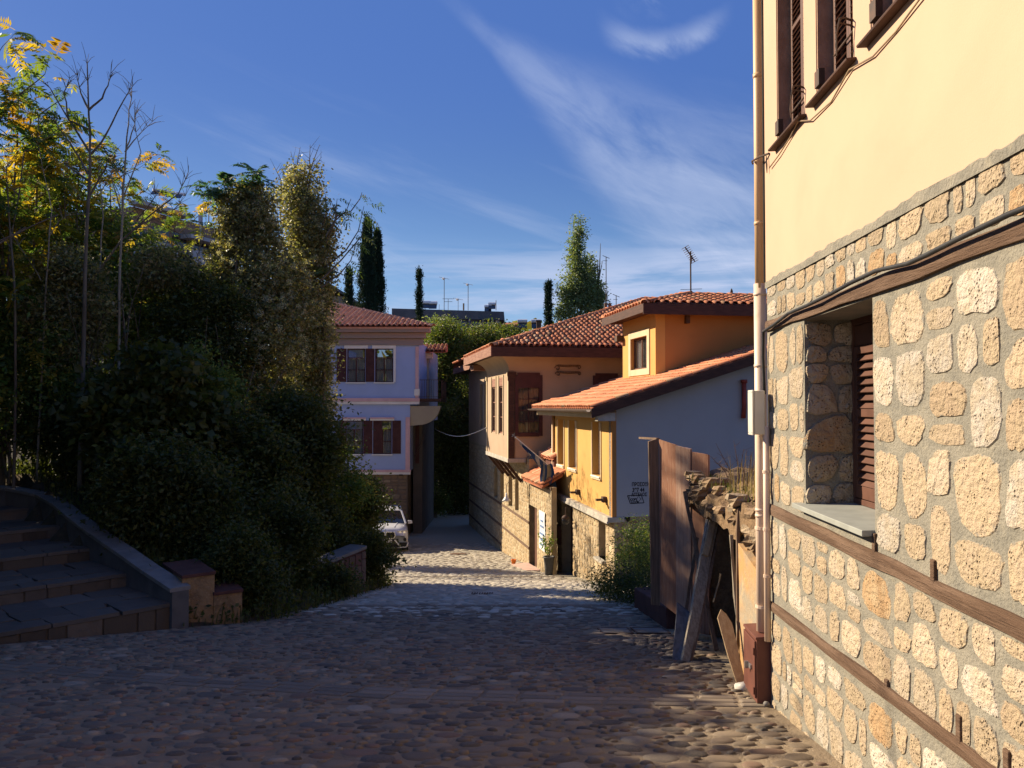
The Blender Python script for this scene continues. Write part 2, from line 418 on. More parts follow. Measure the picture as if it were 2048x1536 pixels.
LEAF_FAR = leafmat('yellow_green_far_leaf', [(0.4, (0.07, 0.105, 0.02)), (0.35, (0.11, 0.14, 0.025)), (0.25, (0.16, 0.13, 0.035))], (0.10, 0.12, 0.028), 0.4)  # yellow-green leaf tones for trees beyond the street
GRASS_DRY = mat('dry_grass', None, (0.320, 0.240, 0.128), 3, 0.9, rnd=0.2, trans=0.3, rndcols=[(0.6, (0.336, 0.256, 0.136)), (0.4, (0.240, 0.168, 0.080))])
GRASS_GREEN = mat('rank_grass', None, (0.08, 0.10, 0.03), 3, 0.8, rnd=0.2, trans=0.35, rndcols=[(0.6, (0.06, 0.08, 0.022)), (0.4, (0.13, 0.12, 0.04))])

far_tint(PAVING_MORTAR, 13.5, 17.0, (0.36, 0.32, 0.245))  # mortar painted paler where the mid-street sunlight falls

# ------------------------------------------------------------------ object helpers
OFF = {}


def tag(o, label=None, cat=None, group=None, kind=None):
    if label: o['label'] = label
    if cat: o['category'] = cat
    if group: o['group'] = group
    if kind: o['kind'] = kind
    return o


def thing(name, label, cat, loc=(0, 0, 0), rot=0.0, group=None, world=False):
    """an Empty at the thing's base; children are written in the facade frame (x along, y out, z absolute) or in world space"""
    o = bpy.data.objects.new(name, None)
    o.empty_display_size = 0.3
    COL.objects.link(o)
    o.location = loc
    o.rotation_euler = (0, 0, rot)
    tag(o, label, cat, group)
    OFF[o.name] = (-loc[0], -loc[1], -loc[2]) if world else (0.0, 0.0, -loc[2])
    return o


class MB:
    """collects faces for ONE mesh object"""
    def __init__(s):
        s.v = []; s.f = []; s.mi = []; s.cur = 0

    def add(s, verts, faces, mi=None):
        b = len(s.v)
        s.v.extend([tuple(p) for p in verts])
        for f in faces:
            s.f.append(tuple(i + b for i in f)); s.mi.append(s.cur if mi is None else mi)
        return s

    def box(s, x0, x1, y0, y1, z0, z1, mi=None):
        if x0 > x1: x0, x1 = x1, x0
        if y0 > y1: y0, y1 = y1, y0
        if z0 > z1: z0, z1 = z1, z0
        V = [(x0, y0, z0), (x1, y0, z0), (x1, y1, z0), (x0, y1, z0), (x0, y0, z1), (x1, y0, z1), (x1, y1, z1), (x0, y1, z1)]
        return s.add(V, [(0, 3, 2, 1), (4, 5, 6, 7), (0, 1, 5, 4), (1, 2, 6, 5), (2, 3, 7, 6), (3, 0, 4, 7)], mi)

    def hexa(s, P, mi=None):
        """eight corners: bottom ring then top ring"""
        return s.add(P, [(0, 3, 2, 1), (4, 5, 6, 7), (0, 1, 5, 4), (1, 2, 6, 5), (2, 3, 7, 6), (3, 0, 4, 7)], mi)

    def bar(s, a, b, w, h, up=(0, 0, 1), mi=None, w2=None, h2=None, jag=0.0, n=1, rng=random):
        """beam of rectangular section from a to b; n>1 gives a slightly uneven hewn bar"""
        a, b = Vector(a), Vector(b)
        d = (b - a).normalized()
        up = Vector(up)
        sx = d.cross(up)
        if sx.length < 1e-4: sx = d.cross(Vector((0, 1, 0)))
        sx.normalize(); sy = sx.cross(d).normalized()
        w2 = w if w2 is None else w2; h2 = h if h2 is None else h2
        rings = []
        for i in range(n + 1):
            t = i / n
            p = a.lerp(b, t); ww = (w + (w2 - w) * t) / 2; hh = (h + (h2 - h) * t) / 2
            if jag and 0 < i < n:
                p = p + sx * rng.uniform(-jag, jag) + sy * rng.uniform(-jag, jag)
            R = []
            for (i1, j1) in ((-1, -1), (1, -1), (1, 1), (-1, 1)):
                jj = rng.uniform(-jag, jag) if jag else 0
                R.append(p + sx * (ww + jj) * i1 + sy * (hh + jj) * j1)
            rings.append(R)
        V = [q for R in rings for q in R]
        F = [(3, 2, 1, 0), tuple(4 * n + k for k in range(4))]
        for i in range(n):
            for k in range(4):
                F.append((4 * i + k, 4 * i + (k + 1) % 4, 4 * i + 4 + (k + 1) % 4, 4 * i + 4 + k))
        return s.add(V, F, mi)

    def tube(s, pts, r, n=8, mi=None, caps=True):
        pts = [Vector(p) for p in pts]
        if not isinstance(r, (list, tuple)): r = [r] * len(pts)
        V = []; F = []
        prev = None
        for i, p in enumerate(pts):
            if i == 0: d = pts[1] - pts[0]
            elif i == len(pts) - 1: d = pts[-1] - pts[-2]
            else: d = pts[i + 1] - pts[i - 1]
            if d.length < 1e-9: d = Vector((0, 0, 1))
            d.normalize()
            if prev is None:
                x = d.orthogonal().normalized()
            else:
                x = prev - d * prev.dot(d)
                if x.length < 1e-4: x = d.orthogonal()
                x.normalize()
            prev = x
            y = d.cross(x)
            for k in range(n):
                a = 2 * PI * k / n
                V.append(p + (x * math.cos(a) + y * math.sin(a)) * r[i])
        for i in range(len(pts) - 1):
            for k in range(n):
                F.append((i * n + k, i * n + (k + 1) % n, (i + 1) * n + (k + 1) % n, (i + 1) * n + k))
        if caps:
            F.append(tuple(reversed(range(n)))); F.append(tuple((len(pts) - 1) * n + k for k in range(n)))
        return s.add(V, F, mi)

    def lathe(s, prof, c, n=16, mi=None):
        V = []; F = []
        for (r, z) in prof:
            for k in range(n):
                a = 2 * PI * k / n
                V.append((c[0] + r * math.cos(a), c[1] + r * math.sin(a), c[2] + z))
        for i in range(len(prof) - 1):
            for k in range(n):
                F.append((i * n + k, i * n + (k + 1) % n, (i + 1) * n + (k + 1) % n, (i + 1) * n + k))
        F.append(tuple(reversed(range(n)))); F.append(tuple((len(prof) - 1) * n + k for k in range(n)))
        return s.add(V, F, mi)

    def prism(s, poly, y0, y1, mi=None):
        """polygon in (x, z), extruded in y"""
        n = len(poly)
        V = [(x, y0, z) for x, z in poly] + [(x, y1, z) for x, z in poly]
        F = [tuple(range(n)), tuple(reversed(range(n, 2 * n)))]
        for k in range(n):
            F.append((k, k + n, (k + 1) % n + n, (k + 1) % n))
        return s.add(V, F, mi)

    def slab(s, poly, dz, mi=None):
        """polygon of 3-D points (top), thickened downwards by dz"""
        n = len(poly)
        V = [tuple(p) for p in poly] + [(p[0], p[1], p[2] - dz) for p in poly]
        F = [tuple(range(n)), tuple(reversed(range(n, 2 * n)))]
        for k in range(n):
            F.append((k, k + n, (k + 1) % n + n, (k + 1) % n))
        return s.add(V, F, mi)

    def build(s, name, mats, parent=None, smooth=False, bevel=0.0, label=None, kind=None, loc=None):
        if not isinstance(mats, (list, tuple)): mats = [mats]
        me = bpy.data.meshes.new(name)
        off = OFF.get(parent.name, (0, 0, 0)) if parent is not None else (0, 0, 0)
        if loc is not None: off = (-loc[0], -loc[1], -loc[2])
        me.from_pydata([(a + off[0], b + off[1], c + off[2]) for a, b, c in s.v], [], s.f)
        for m in mats: me.materials.append(m)
        if len(mats) > 1: me.polygons.foreach_set('material_index', s.mi)
        if smooth: me.polygons.foreach_set('use_smooth', [True] * len(me.polygons))
        me.update()
        o = bpy.data.objects.new(name, me)
        COL.objects.link(o)
        if parent is not None:
            o.parent = parent
            OFF[o.name] = off
        if loc is not None: o.location = loc
        if bevel:
            b = o.modifiers.new('bevel', 'BEVEL'); b.width = bevel; b.segments = 2; b.limit_method = 'ANGLE'; b.angle_limit = rad(40)
        tag(o, label, kind=kind)
        return o


def np_mesh(name, V, F, mats, parent=None, rnd=None, smooth=False, kind=None, mi=None, loc=None):
    """large mesh from numpy arrays, F is (n, 3|4) ints, rnd is per face"""
    me = bpy.data.meshes.new(name)
    V = np.asarray(V, dtype=np.float32).reshape(-1, 3)
    off = np.array(OFF.get(parent.name, (0, 0, 0)) if parent is not None else (0, 0, 0), dtype=np.float32)
    if loc is not None: off = -np.array(loc, dtype=np.float32)
    V = V + off
    F = np.asarray(F, dtype=np.int32)
    k = F.shape[1]
    me.vertices.add(len(V)); me.vertices.foreach_set('co', V.ravel())
    me.loops.add(F.size); me.loops.foreach_set('vertex_index', F.ravel())
    me.polygons.add(len(F))
    me.polygons.foreach_set('loop_start', np.arange(0, F.size, k, dtype=np.int32))
    try:
        me.polygons.foreach_set('loop_total', np.full(len(F), k, dtype=np.int32))
    except Exception:
        pass
    if not isinstance(mats, (list, tuple)): mats = [mats]
    for m in mats: me.materials.append(m)
    if mi is not None: me.polygons.foreach_set('material_index', np.asarray(mi, dtype=np.int32))
    me.polygons.foreach_set('use_smooth', np.full(len(F), bool(smooth)))
    me.update(calc_edges=True)
    if rnd is not None:
        a = me.attributes.new('rnd', 'FLOAT', 'FACE')
        a.data.foreach_set('value', np.asarray(rnd, dtype=np.float32))
    o = bpy.data.objects.new(name, me)
    COL.objects.link(o)
    if parent is not None:
        o.parent = parent; OFF[o.name] = tuple(float(q) for q in off)
    if loc is not None: o.location = loc
    if kind: o['kind'] = kind
    return o


def inst(name, me, parent, M):
    o = bpy.data.objects.new(name, me)
    COL.objects.link(o)
    off = OFF.get(parent.name, (0, 0, 0))
    o.parent = parent
    o.matrix_local = Matrix.Translation(off) @ M
    return o


def small_mesh(name, V, F, m, smooth=True):
    me = bpy.data.meshes.new(name)
    me.from_pydata([tuple(v) for v in V], [], F)
    me.materials.append(m)
    if smooth: me.polygons.foreach_set('use_smooth', [True] * len(me.polygons))
    me.update()
    return me


# ------------------------------------------------------------------ terrain
HY = [-60, -30, -10, 0, 4.4, 7, 12, 20, 22.5, 25.5, 27.5, 32.4, 35, 45, 60, 100, 300, 3000]
HH = [-3.5, -1.5, 0.35, 1.52, 2.15, 2.52, 3.25, 4.32, 4.74, 5.14, 5.33, 5.75, 5.92, 6.1, 6.4, 7.5, 10, 10]
VY = [-60, 10.5, 12.0, 12.6, 13.3, 17, 20, 24, 29, 37, 60, 3000]
VX = [-60, -30, -5.2, -4.25, -3.8, -3.25, -2.9, -4.3, -6.3, -8.0, -10, -200]
BAL = np.array([-4.97, 12.17]); BW = np.array([0.69, 0.724]); BV = np.array([-0.724, 0.69])


def G(x, y):
    """ground height below the camera, street and hillside"""
    base = -np.interp(y, HY, HH)
    if x < 0 and y < 12:           # the square widens to the left and is a little higher there
        base += 0.012 * min(-x, 8) * (1 - max(0, y) / 12.0) * 0
    s = (x - BAL[0]) * BW[0] + (y - BAL[1]) * BW[1]
    t = (x - BAL[0]) * BV[0] + (y - BAL[1]) * BV[1]
    if s < 0 and t > -0.05 and y < 40:
        return min(-3.35 + 0.1 * t, -2.0)
    dist = np.interp(y, VY, VX) - x
    if dist > 0 and s >= 0:
        k = min(dist, 7) * 0.36 + max(0, min(dist - 7, 25)) * 0.10
        fade = 1.0 if y < 30 else max(0.0, 1 - (y - 30) / 5.0)
        far = 0 if y < 46 else min(1, (y - 46) / 14) * min(5.0, max(0, dist - 4) * 0.25)
        return base + k * fade + far
    return base


def make_ground():
    xs = np.concatenate([[-1500, -600, -250, -120, -70, -45], np.arange(-34, 12, 0.55), [14, 20, 40, 90, 200, 600, 1500]])
    ys = np.concatenate([[-300, -60, -20, -8], np.arange(-4, 62, 0.55), [70, 85, 110, 160, 300, 700, 1500, 2600]])
    V = []
    for y in ys:
        for x in xs:
            z = G(x, y)
            vx = np.interp(y, VY, VX)
            if x > vx - 0.1 and y < 62: z -= 0.22
            V.append((x, y, z))
    nx = len(xs)
    F = [(j * nx + i, j * nx + i + 1, (j + 1) * nx + i + 1, (j + 1) * nx + i) for j in range(len(ys) - 1) for i in range(nx - 1)]
    np_mesh('ground', V, F, SOIL, kind='structure', smooth=True)
    # the paved street as one sheet
    ys = np.arange(-8, 52, 0.3)
    V = []; nx = 40
    for y in ys:
        x0 = max(-13.0, np.interp(y, VY, VX) - 0.12)
        x1 = 3.4 if y < 24 else np.interp(y, [24, 36, 46, 52], [2.6, 0.6, 4, 6])
        if y > 36: x0 = -5.2
        for i in range(nx):
            x = x0 + (x1 - x0) * i / (nx - 1)
            V.append((x, y, -np.interp(y, HY, HH)))
    F = [(j * nx + i, j * nx + i + 1, (j + 1) * nx + i + 1, (j + 1) * nx + i) for j in range(len(ys) - 1) for i in range(nx - 1)]
    return np_mesh('street', V, F, PAVING_MORTAR, kind='structure', smooth=True)


street = make_ground()


def SZ(x, y):
    return -float(np.interp(y, HY, HH))


# cobbles: rounded river stones bedded in the mortar, bands of long setts between them
def cobble_shape(rng, n=9):
    ex = rng.uniform(1.7, 2.5)
    ring = []
    for k in range(n):
        t = 2 * PI * k / n
        ca, sa = math.cos(t), math.sin(t)
        r = (abs(ca) ** ex + abs(sa) ** ex) ** (-1 / ex) * rng.uniform(0.82, 1.06)
        ring.append((ca * r, sa * r))
    V = [(x, y, -0.3) for x, y in ring] + [(x * 0.86, y * 0.86, 0.55) for x, y in ring] + [(x * 0.5, y * 0.5, rng.uniform(.82, 1.02)) for x, y in ring] + [(0, 0, 1.0)]
    F = []
    for k in range(n):
        k2 = (k + 1) % n
        F += [(k, k2, n + k2, n + k), (n + k, n + k2, 2 * n + k2, 2 * n + k), (2 * n + k, 2 * n + k2, 3 * n)]
    return V, F


def make_paving():
    rng = random.Random(5)
    shapes = [cobble_shape(rng) for _ in range(14)]
    band = [(-8.6, 9.4), (-5.6, 8.95), (-3.2, 8.05), (-1.2, 7.45), (0.6, 7.2), (2.05, 7.1)]
    bx = [b[0] for b in band]; by = [b[1] for b in band]
    bands = [(lambda x: np.interp(x, bx, by), 3, 0.155, -8.6, 1.95), (lambda x: 15.2 + 0.02 * x, 2, 0.16, -3.3, 1.9), (lambda x: 23.6 + 0.03 * x, 2, 0.16, -3.9, 1.2)]
    setts = []
    for (fy, rows, rh, xa, xb) in bands:
        for r in range(rows):
            x = xa + rng.uniform(0, 0.2)
            while x < xb:
                L = rng.uniform(0.30, 0.44)
                cx = x + L / 2
                cy = float(fy(cx)) + (r - (rows - 1) / 2) * rh
                ang = math.atan2(float(fy(cx + 0.2)) - float(fy(cx - 0.2)), 0.4)
                setts.append((cx, cy, L - 0.035, rh - 0.035, ang))
                x += L

    def in_band(x, y):
        for (fy, rows, rh, xa, xb) in bands:
            if xa - 0.1 < x < xb + 0.1 and abs(y - float(fy(x))) < rows * rh / 2 + 0.06:
                return True
        return False
    items = []
    cell = {}
    CS = 0.36

    def fits(x, y, p, q):
        cx, cy = int(x // CS), int(y // CS)
        for i in (-1, 0, 1):
            for j in (-1, 0, 1):
                for (x2, y2, p2, q2) in cell.get((cx + i, cy + j), ()):
                    if ((x - x2) / (p + p2)) ** 2 + ((y - y2) / (q + q2)) ** 2 < 1.0: return False
        return True
    for (tries, s0, s1) in ((2600, .095, .135), (16000, .068, .095), (36000, .048, .068), (46000, .032, .048)):
        for _ in range(tries):
            y = 3.0 + 32.5 * rng.random() ** 1.55
            if s1 < .05 and y > 11: continue
            sp = 1.0 + max(0, (y - 10)) * 0.03
            x0 = float(np.interp(y, VY, VX)); x0 = max(x0 + 0.12, -0.66 * y - 0.8)
            x1 = float(np.interp(y, [3, 7, 8, 11, 12, 20, 20.1, 24.4, 35], [1.85, 2.05, 2.15, 2.5, 2.2, 2.3, 2.3, 1.1, -0.9]))
            px = rng.uniform(x0, x1); p = rng.uniform(s0, s1) * sp; q = p * rng.uniform(0.5, 0.85)
            if in_band(px, y): continue
            s = (px - BAL[0]) * BW[0] + (y - BAL[1]) * BW[1]
            t = (px - BAL[0]) * BV[0] + (y - BAL[1]) * BV[1]
            if s < 0.1 and t > -0.1: continue
            if not fits(px, y, p * 1.02, q * 1.06): continue
            cell.setdefault((int(px // CS), int(y // CS)), []).append((px, y, p, q))
            items.append((px, y, p, q, rng.uniform(0.009, 0.019), rng.gauss(0, 0.2)))

    def size(it):
        d = it[1]
        vis = abs(it[0] / d) < 0.635 and 1640 * 2.15 / max(d, .1) < 9999 and (-SZ(it[0], d)) / d < 0.475
        return (1.0 if vis else 0.001) * it[2] / d ** 1.6
    items.sort(key=size, reverse=True)
    meshes = [small_mesh('cobble', V, F, COBBLE) for V, F in shapes]
    for i, (x, y, a, b, h, an) in enumerate(items[:300]):
        M = Matrix.Translation((x, y, SZ(x, y) + 0.004)) @ Matrix.Rotation(-0.13, 4, 'X') @ Matrix.Rotation(an, 4, 'Z') @ Matrix.Diagonal((a, b, h, 1))
        inst('cobble', meshes[i % len(meshes)], street, M)
    Vs = []; Fs = []; R = []
    base = 0
    for i, (x, y, a, b, h, an) in enumerate(items[300:]):
        V, F = shapes[i % len(shapes)]
        A = np.array(V) * (a, b, h)
        c, s_ = math.cos(an), math.sin(an)
        X = A[:, 0] * c - A[:, 1] * s_; Y = A[:, 0] * s_ + A[:, 1] * c
        Vs.append(np.stack([X + x, Y + y, A[:, 2] + SZ(x, y) - 0.13 * Y + 0.004], 1))
        for f in F:
            f4 = f if len(f) == 4 else (f[0], f[1], f[2], f[2])
            Fs.append([q + base for q in f4])
        R.extend([rng.random()] * len(F))
        base += len(V)
    # triangulate so every face has three corners
    T = []; RR = []
    for f, r in zip(Fs, R):
        T.append((f[0], f[1], f[2])); RR.append(r)
        if f[3] != f[2]:
            T.append((f[0], f[2], f[3])); RR.append(r)
    VV = np.concatenate(Vs); T = np.array(T); cy = VV[T[:, 0], 1] + np.array(RR) * 2.4
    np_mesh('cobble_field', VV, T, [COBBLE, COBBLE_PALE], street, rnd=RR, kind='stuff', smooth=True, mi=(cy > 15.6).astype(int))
    sb = MB().box(-.5, .5, -.5, .5, -.5, .5)
    setts.sort(key=lambda q: q[1])
    V0 = [(-.5, -.5, -1), (.5, -.5, -1), (.5, .5, -1), (-.5, .5, -1), (-.5, -.47, .4), (.5, -.46, .4), (.49, .5, .4), (-.48, .5, .4), (-.44, -.36, .8), (.44, -.38, .7), (.44, .38, .8), (-.43, .38, .75)]
    F0 = [(0, 1, 5, 4), (1, 2, 6, 5), (2, 3, 7, 6), (3, 0, 4, 7), (4, 5, 9, 8), (5, 6, 10, 9), (6, 7, 11, 10), (7, 4, 8, 11), (8, 9, 10, 11)]
    sm = small_mesh('sett', V0, F0, SETT, False)
    for (x, y, L, w, an) in setts[:290]:
        M = Matrix.Translation((x, y, SZ(x, y) + 0.003)) @ Matrix.Rotation(-0.13, 4, 'X') @ Matrix.Rotation(an, 4, 'Z') @ Matrix.Diagonal((L, w, 0.014, 1))
        inst('sett', sm, street, M)


make_paving()

# ------------------------------------------------------------------ facade builders
def wall_grid(mb, x0, x1, z0, z1, y, thick, holes, mi=0, zbot=None, ztop=None):
    """wall panel with real openings and reveals; front at y (outward +y), back at y - thick"""
    xs = sorted(set([x0, x1] + [h[0] for h in holes] + [h[1] for h in holes]))
    zs = sorted(set([z0, z1] + [h[2] for h in holes] + [h[3] for h in holes]))
    xs = [x for x in xs if x0 - 1e-6 <= x <= x1 + 1e-6]; zs = [z for z in zs if z0 - 1e-6 <= z <= z1 + 1e-6]

    def Z(x, z):
        if zbot is not None and abs(z - z0) < 1e-6: return zbot(x)
        if ztop is not None and abs(z - z1) < 1e-6: return ztop(x)
        return z
    for i in range(len(xs) - 1):
        for j in range(len(zs) - 1):
            a, b, c, d = xs[i], xs[i + 1], zs[j], zs[j + 1]
            cx, cz = (a + b) / 2, (c + d) / 2
            if any(h[0] < cx < h[1] and h[2] < cz < h[3] for h in holes): continue
            mb.add([(a, y, Z(a, c)), (b, y, Z(b, c)), (b, y, Z(b, d)), (a, y, Z(a, d))], [(3, 2, 1, 0)], mi)
            mb.add([(a, y - thick, Z(a, c)), (b, y - thick, Z(b, c)), (b, y - thick, Z(b, d)), (a, y - thick, Z(a, d))], [(0, 1, 2, 3)], mi)
    for (a, b, c, d) in holes:
        yb = y - thick
        mb.add([(a, y, c), (a, yb, c), (a, yb, d), (a, y, d)], [(0, 1, 2, 3)], mi)
        mb.add([(b, y, c), (b, yb, c), (b, yb, d), (b, y, d)], [(3, 2, 1, 0)], mi)
        mb.add([(a, y, c), (b, y, c), (b, yb, c), (a, yb, c)], [(0, 1, 2, 3)], mi)
        mb.add([(a, y, d), (b, y, d), (b, yb, d), (a, yb, d)], [(3, 2, 1, 0)], mi)
    # ends and top
    for (xx, flip) in ((x0, 0), (x1, 1)):
        mb.add([(xx, y, Z(xx, z0)), (xx, y - thick, Z(xx, z0)), (xx, y - thick, Z(xx, z1)), (xx, y, Z(xx, z1))], [(0, 1, 2, 3) if not flip else (3, 2, 1, 0)], mi)
    mb.add([(x0, y, Z(x0, z1)), (x1, y, Z(x1, z1)), (x1, y - thick, Z(x1, z1)), (x0, y - thick, Z(x0, z1))], [(3, 2, 1, 0)], mi)
    return mb


def stone_poly(rng, cx, cz, w, h, n=14):
    """irregular blocky outline in a panel"""
    ex = rng.uniform(2.8, 5.0)
    sk = rng.uniform(-0.10, 0.10)
    tp = rng.uniform(-0.18, 0.18)
    lob = rng.uniform(0, .10); lk = rng.choice((2, 3)); lp = rng.uniform(0, 6.28)
    pts = []
    for k in range(n):
        a = 2 * PI * (k + 0.5) / n
        ca, sa = math.cos(a), math.sin(a)
        r = (abs(ca) ** ex + abs(sa) ** ex) ** (-1 / ex) * rng.uniform(0.92, 1.06) * (1 + lob * math.sin(lk * a + lp))
        u, v = ca * r, sa * r
        u = u * (1 + tp * v) + sk * v
        pts.append((cx + u * w / 2, cz + v * h / 2))
    return pts


def stone_geo(rng, pts, y, proud=0.014, axes='xz'):
    n = len(pts)
    cx = sum(p[0] for p in pts) / n; cz = sum(p[1] for p in pts) / n
    V = [(x, y - 0.012, z) for x, z in pts]
    V += [(cx + (x - cx) * 0.90, y + proud * rng.uniform(0.4, 0.9), cz + (z - cz) * 0.90) for x, z in pts]
    V += [(cx + (x - cx) * 0.5, y + proud * rng.uniform(0.7, 1.4), cz + (z - cz) * 0.5) for x, z in pts]
    V.append((cx, y + proud * rng.uniform(0.8, 1.4), cz))
    F = []
    for k in range(n):
        k2 = (k + 1) % n
        F.append((k2, k, n + k, n + k2))
        F.append((n + k2, n + k, 2 * n + k, 2 * n + k2))
        F.append((2 * n + k2, 2 * n + k, 3 * n))
    return V, F


def bsp(rng, x0, x1, z0, z1, wmax, hmax, wmin, hmin, out):
    w, h = x1 - x0, z1 - z0
    if w > wmax or h > hmax or (w > .55 * wmax and h > .5 * hmax and rng.random() < .22):
        if (w / wmax) > (h / hmax) * rng.uniform(0.8, 1.25):
            c = x0 + w * rng.uniform(0.34, 0.66)
            bsp(rng, x0, c, z0, z1, wmax, hmax, wmin, hmin, out); bsp(rng, c, x1, z0, z1, wmax, hmax, wmin, hmin, out)
        else:
            c = z0 + h * rng.uniform(0.36, 0.64)
            bsp(rng, x0, x1, z0, c, wmax, hmax, wmin, hmin, out); bsp(rng, x0, x1, c, z1, wmax, hmax, wmin, hmin, out)
    elif w >= wmin and h >= hmin:
        out.append((x0, x1, z0, z1))


def stone_panel(rng, rects, y, gap, wmax, hmax, n=14, proud=0.014, wmin=0.06, hmin=0.05, ok=None):
    cells = []
    for (x0, x1, z0, z1) in rects:
        bsp(rng, x0, x1, z0, z1, wmax * rng.uniform(0.95, 1.05), hmax, wmin, hmin, cells)
    geo = []
    for (a, b, c, d) in cells:
        if ok and not ok((a + b) / 2, (c + d) / 2, a, b, c, d): continue
        g1 = gap * rng.uniform(0.6, 1.4)
        w, h = max(b - a - g1, 0.04), max(d - c - g1, 0.04)
        if w < 0.045 or h < 0.045: continue
        pts = stone_poly(rng, (a + b) / 2 + rng.uniform(-.006, .006), (c + d) / 2 + rng.uniform(-.006, .006), w, h, n)
        geo.append(stone_geo(rng, pts, y, proud * rng.uniform(0.6, 1.3)))
    return geo


def place_stones(geo, m, parent, n_ind=290, name='stone', key=None, mass='stone_infill'):
    if key: geo = sorted(geo, key=key)
    off = OFF.get(parent.name, (0, 0, 0))
    for V, F in geo[:n_ind]:
        me = small_mesh(name, [(v[0] + off[0], v[1] + off[1], v[2] + off[2]) for v in V], F, m, False)
        n_ = (len(V) - 1) // 3
        if len(V) == 3 * n_ + 1:
            ea = me.attributes.new('edge', 'FLOAT', 'POINT')
            ea.data.foreach_set('value', [1.0] * n_ + [.62] * n_ + [0.0] * (n_ + 1))
        o = bpy.data.objects.new(name, me)
        COL.objects.link(o); o.parent = parent; OFF[o.name] = off
    rest = geo[n_ind:]
    if rest:
        Vs = []; T = []; R = []; b = 0
        rr = random.Random(len(rest))
        for V, F in rest:
            r = rr.random()
            Vs.extend(V)
            for f in F:
                T.append((f[0] + b, f[1] + b, f[2] + b)); R.append(r)
                if len(f) == 4: T.append((f[0] + b, f[2] + b, f[3] + b)); R.append(r)
            b += len(V)
        np_mesh(mass, Vs, T, m, parent, rnd=R, kind='stuff')


def sash(parent, x0, x1, z0, z1, y, m_frame, cols=2, rows=2, transom=None, bars=0.035, depth=0.05, curtain=True, glass=None, name='window'):
    """glazed casement: frame part with panes and a curtain as sub-parts"""
    mb = MB()
    f = 0.05
    mb.box(x0, x0 + f, y - depth, y, z0, z1); mb.box(x1 - f, x1, y - depth, y, z0, z1)
    mb.box(x0 + f, x1 - f, y - depth, y - .002, z0, z0 + f); mb.box(x0 + f, x1 - f, y - depth, y - .002, z1 - f, z1)
    xi0, xi1, zi0, zi1 = x0 + f, x1 - f, z0 + f, z1 - f
    ztop = zi1
    segs = [(zi0, zi1)]
    if transom:
        zt = zi0 + (zi1 - zi0) * transom
        mb.box(xi0, xi1, y - depth, y - .002, zt - 0.025, zt + 0.025)
        segs = [(zi0, zt - .025), (zt + .025, zi1)]
    lo, hi = segs[0]
    for c in range(1, cols):
        xc = xi0 + (xi1 - xi0) * c / cols
        wb = bars * (1.6 if c == cols / 2 else 0.8)
        mb.box(xc - wb / 2, xc + wb / 2, y - depth + .004, y - .004, lo, hi)
    for r in range(1, rows):
        zc = lo + (hi - lo) * r / rows
        mb.box(xi0, xi1, y - depth + .01, y - .010, zc - bars / 2, zc + bars / 2)
    w = mb.build(name, m_frame, parent)
    g = MB()
    for i in range(cols):
        for j in range(rows):
            a = xi0 + (xi1 - xi0) * i / cols; b = xi0 + (xi1 - xi0) * (i + 1) / cols
            c = lo + (hi - lo) * j / rows; d = lo + (hi - lo) * (j + 1) / rows
            p = MB().box(a + .006, b - .006, y - depth / 2 - .004, y - depth / 2 + .002, c + .006, d - .006)
            p.build('pane', glass or GLASS, w)
    if transom:
        MB().box(xi0 + .006, xi1 - .006, y - depth / 2 - .004, y - depth / 2 + .002, segs[1][0] + .004, segs[1][1] - .004).build('pane', glass or GLASS, w)
    if curtain:
        cb = MB(); n = 14; yy = y - depth - 0.05
        for side in ((0.02, 0.44), (0.56, 0.98)):
            V = []
            for i in range(n + 1):
                x = xi0 + (xi1 - xi0) * (side[0] + (side[1] - side[0]) * i / n)
                dy = 0.02 * math.sin(i * 1.9)
                V += [(x, yy + dy, lo), (x, yy + dy, hi)]
            cb.add(V, [(2 * i, 2 * i + 2, 2 * i + 3, 2 * i + 1) for i in range(n)])
        cb.build('curtain', CURTAIN, w)
    return w


def louvre_shutter(parent, x0, x1, z0, z1, y, m, depth=0.035, rail=0.055, pitch=0.045, name='shutter', mid=True):
    mb = MB()
    mb.box(x0, x0 + rail, y - depth, y, z0, z1); mb.box(x1 - rail, x1, y - depth, y, z0, z1)
    mb.box(x0 + rail, x1 - rail, y - depth, y - .001, z0, z0 + rail * 1.6); mb.box(x0 + rail, x1 - rail, y - depth, y - .001, z1 - rail, z1)
    zones = [(z0 + rail * 1.6, z1 - rail)]
    if mid:
        zm = z0 + (z1 - z0) * 0.56
        mb.box(x0 + rail, x1 - rail, y - depth, y - .001, zm - rail / 2, zm + rail / 2)
        zones = [(z0 + rail * 1.6, zm - rail / 2), (zm + rail / 2, z1 - rail)]
    s = mb.build(name, m, parent, bevel=0.003)
    slat = None
    L = x1 - x0 - 2 * rail
    sm = MB().box(-L / 2, L / 2, -0.004, 0.004, -pitch * 0.62, pitch * 0.62)
    me = small_mesh('slat', sm.v, sm.f, m, False)
    for (a, b) in zones:
        k = int((b - a) / pitch)
        for i in range(k):
            zc = a + (i + 0.5) * (b - a) / k
            inst('slat', me, s, Matrix.Translation(((x0 + x1) / 2, y - depth / 2, zc)) @ Matrix.Rotation(rad(42), 4, 'X'))
    return s


def solid_shutter(parent, x0, x1, z0, z1, y, m, name='shutter'):
    mb = MB()
    mb.box(x0, x1, y, y + .03, z0, z1)
    for k in range(1, 4):
        x = x0 + (x1 - x0) * k / 4
        mb.box(x - .006, x + .006, y + .03, y + .034, z0 + .02, z1 - .02)
    for zz in (z0 + .12, z1 - .18):
        mb.box(x0 + .01, x1 - .01, y + .034, y + .048, zz, zz + .06)
    return mb.build(name, m, parent)


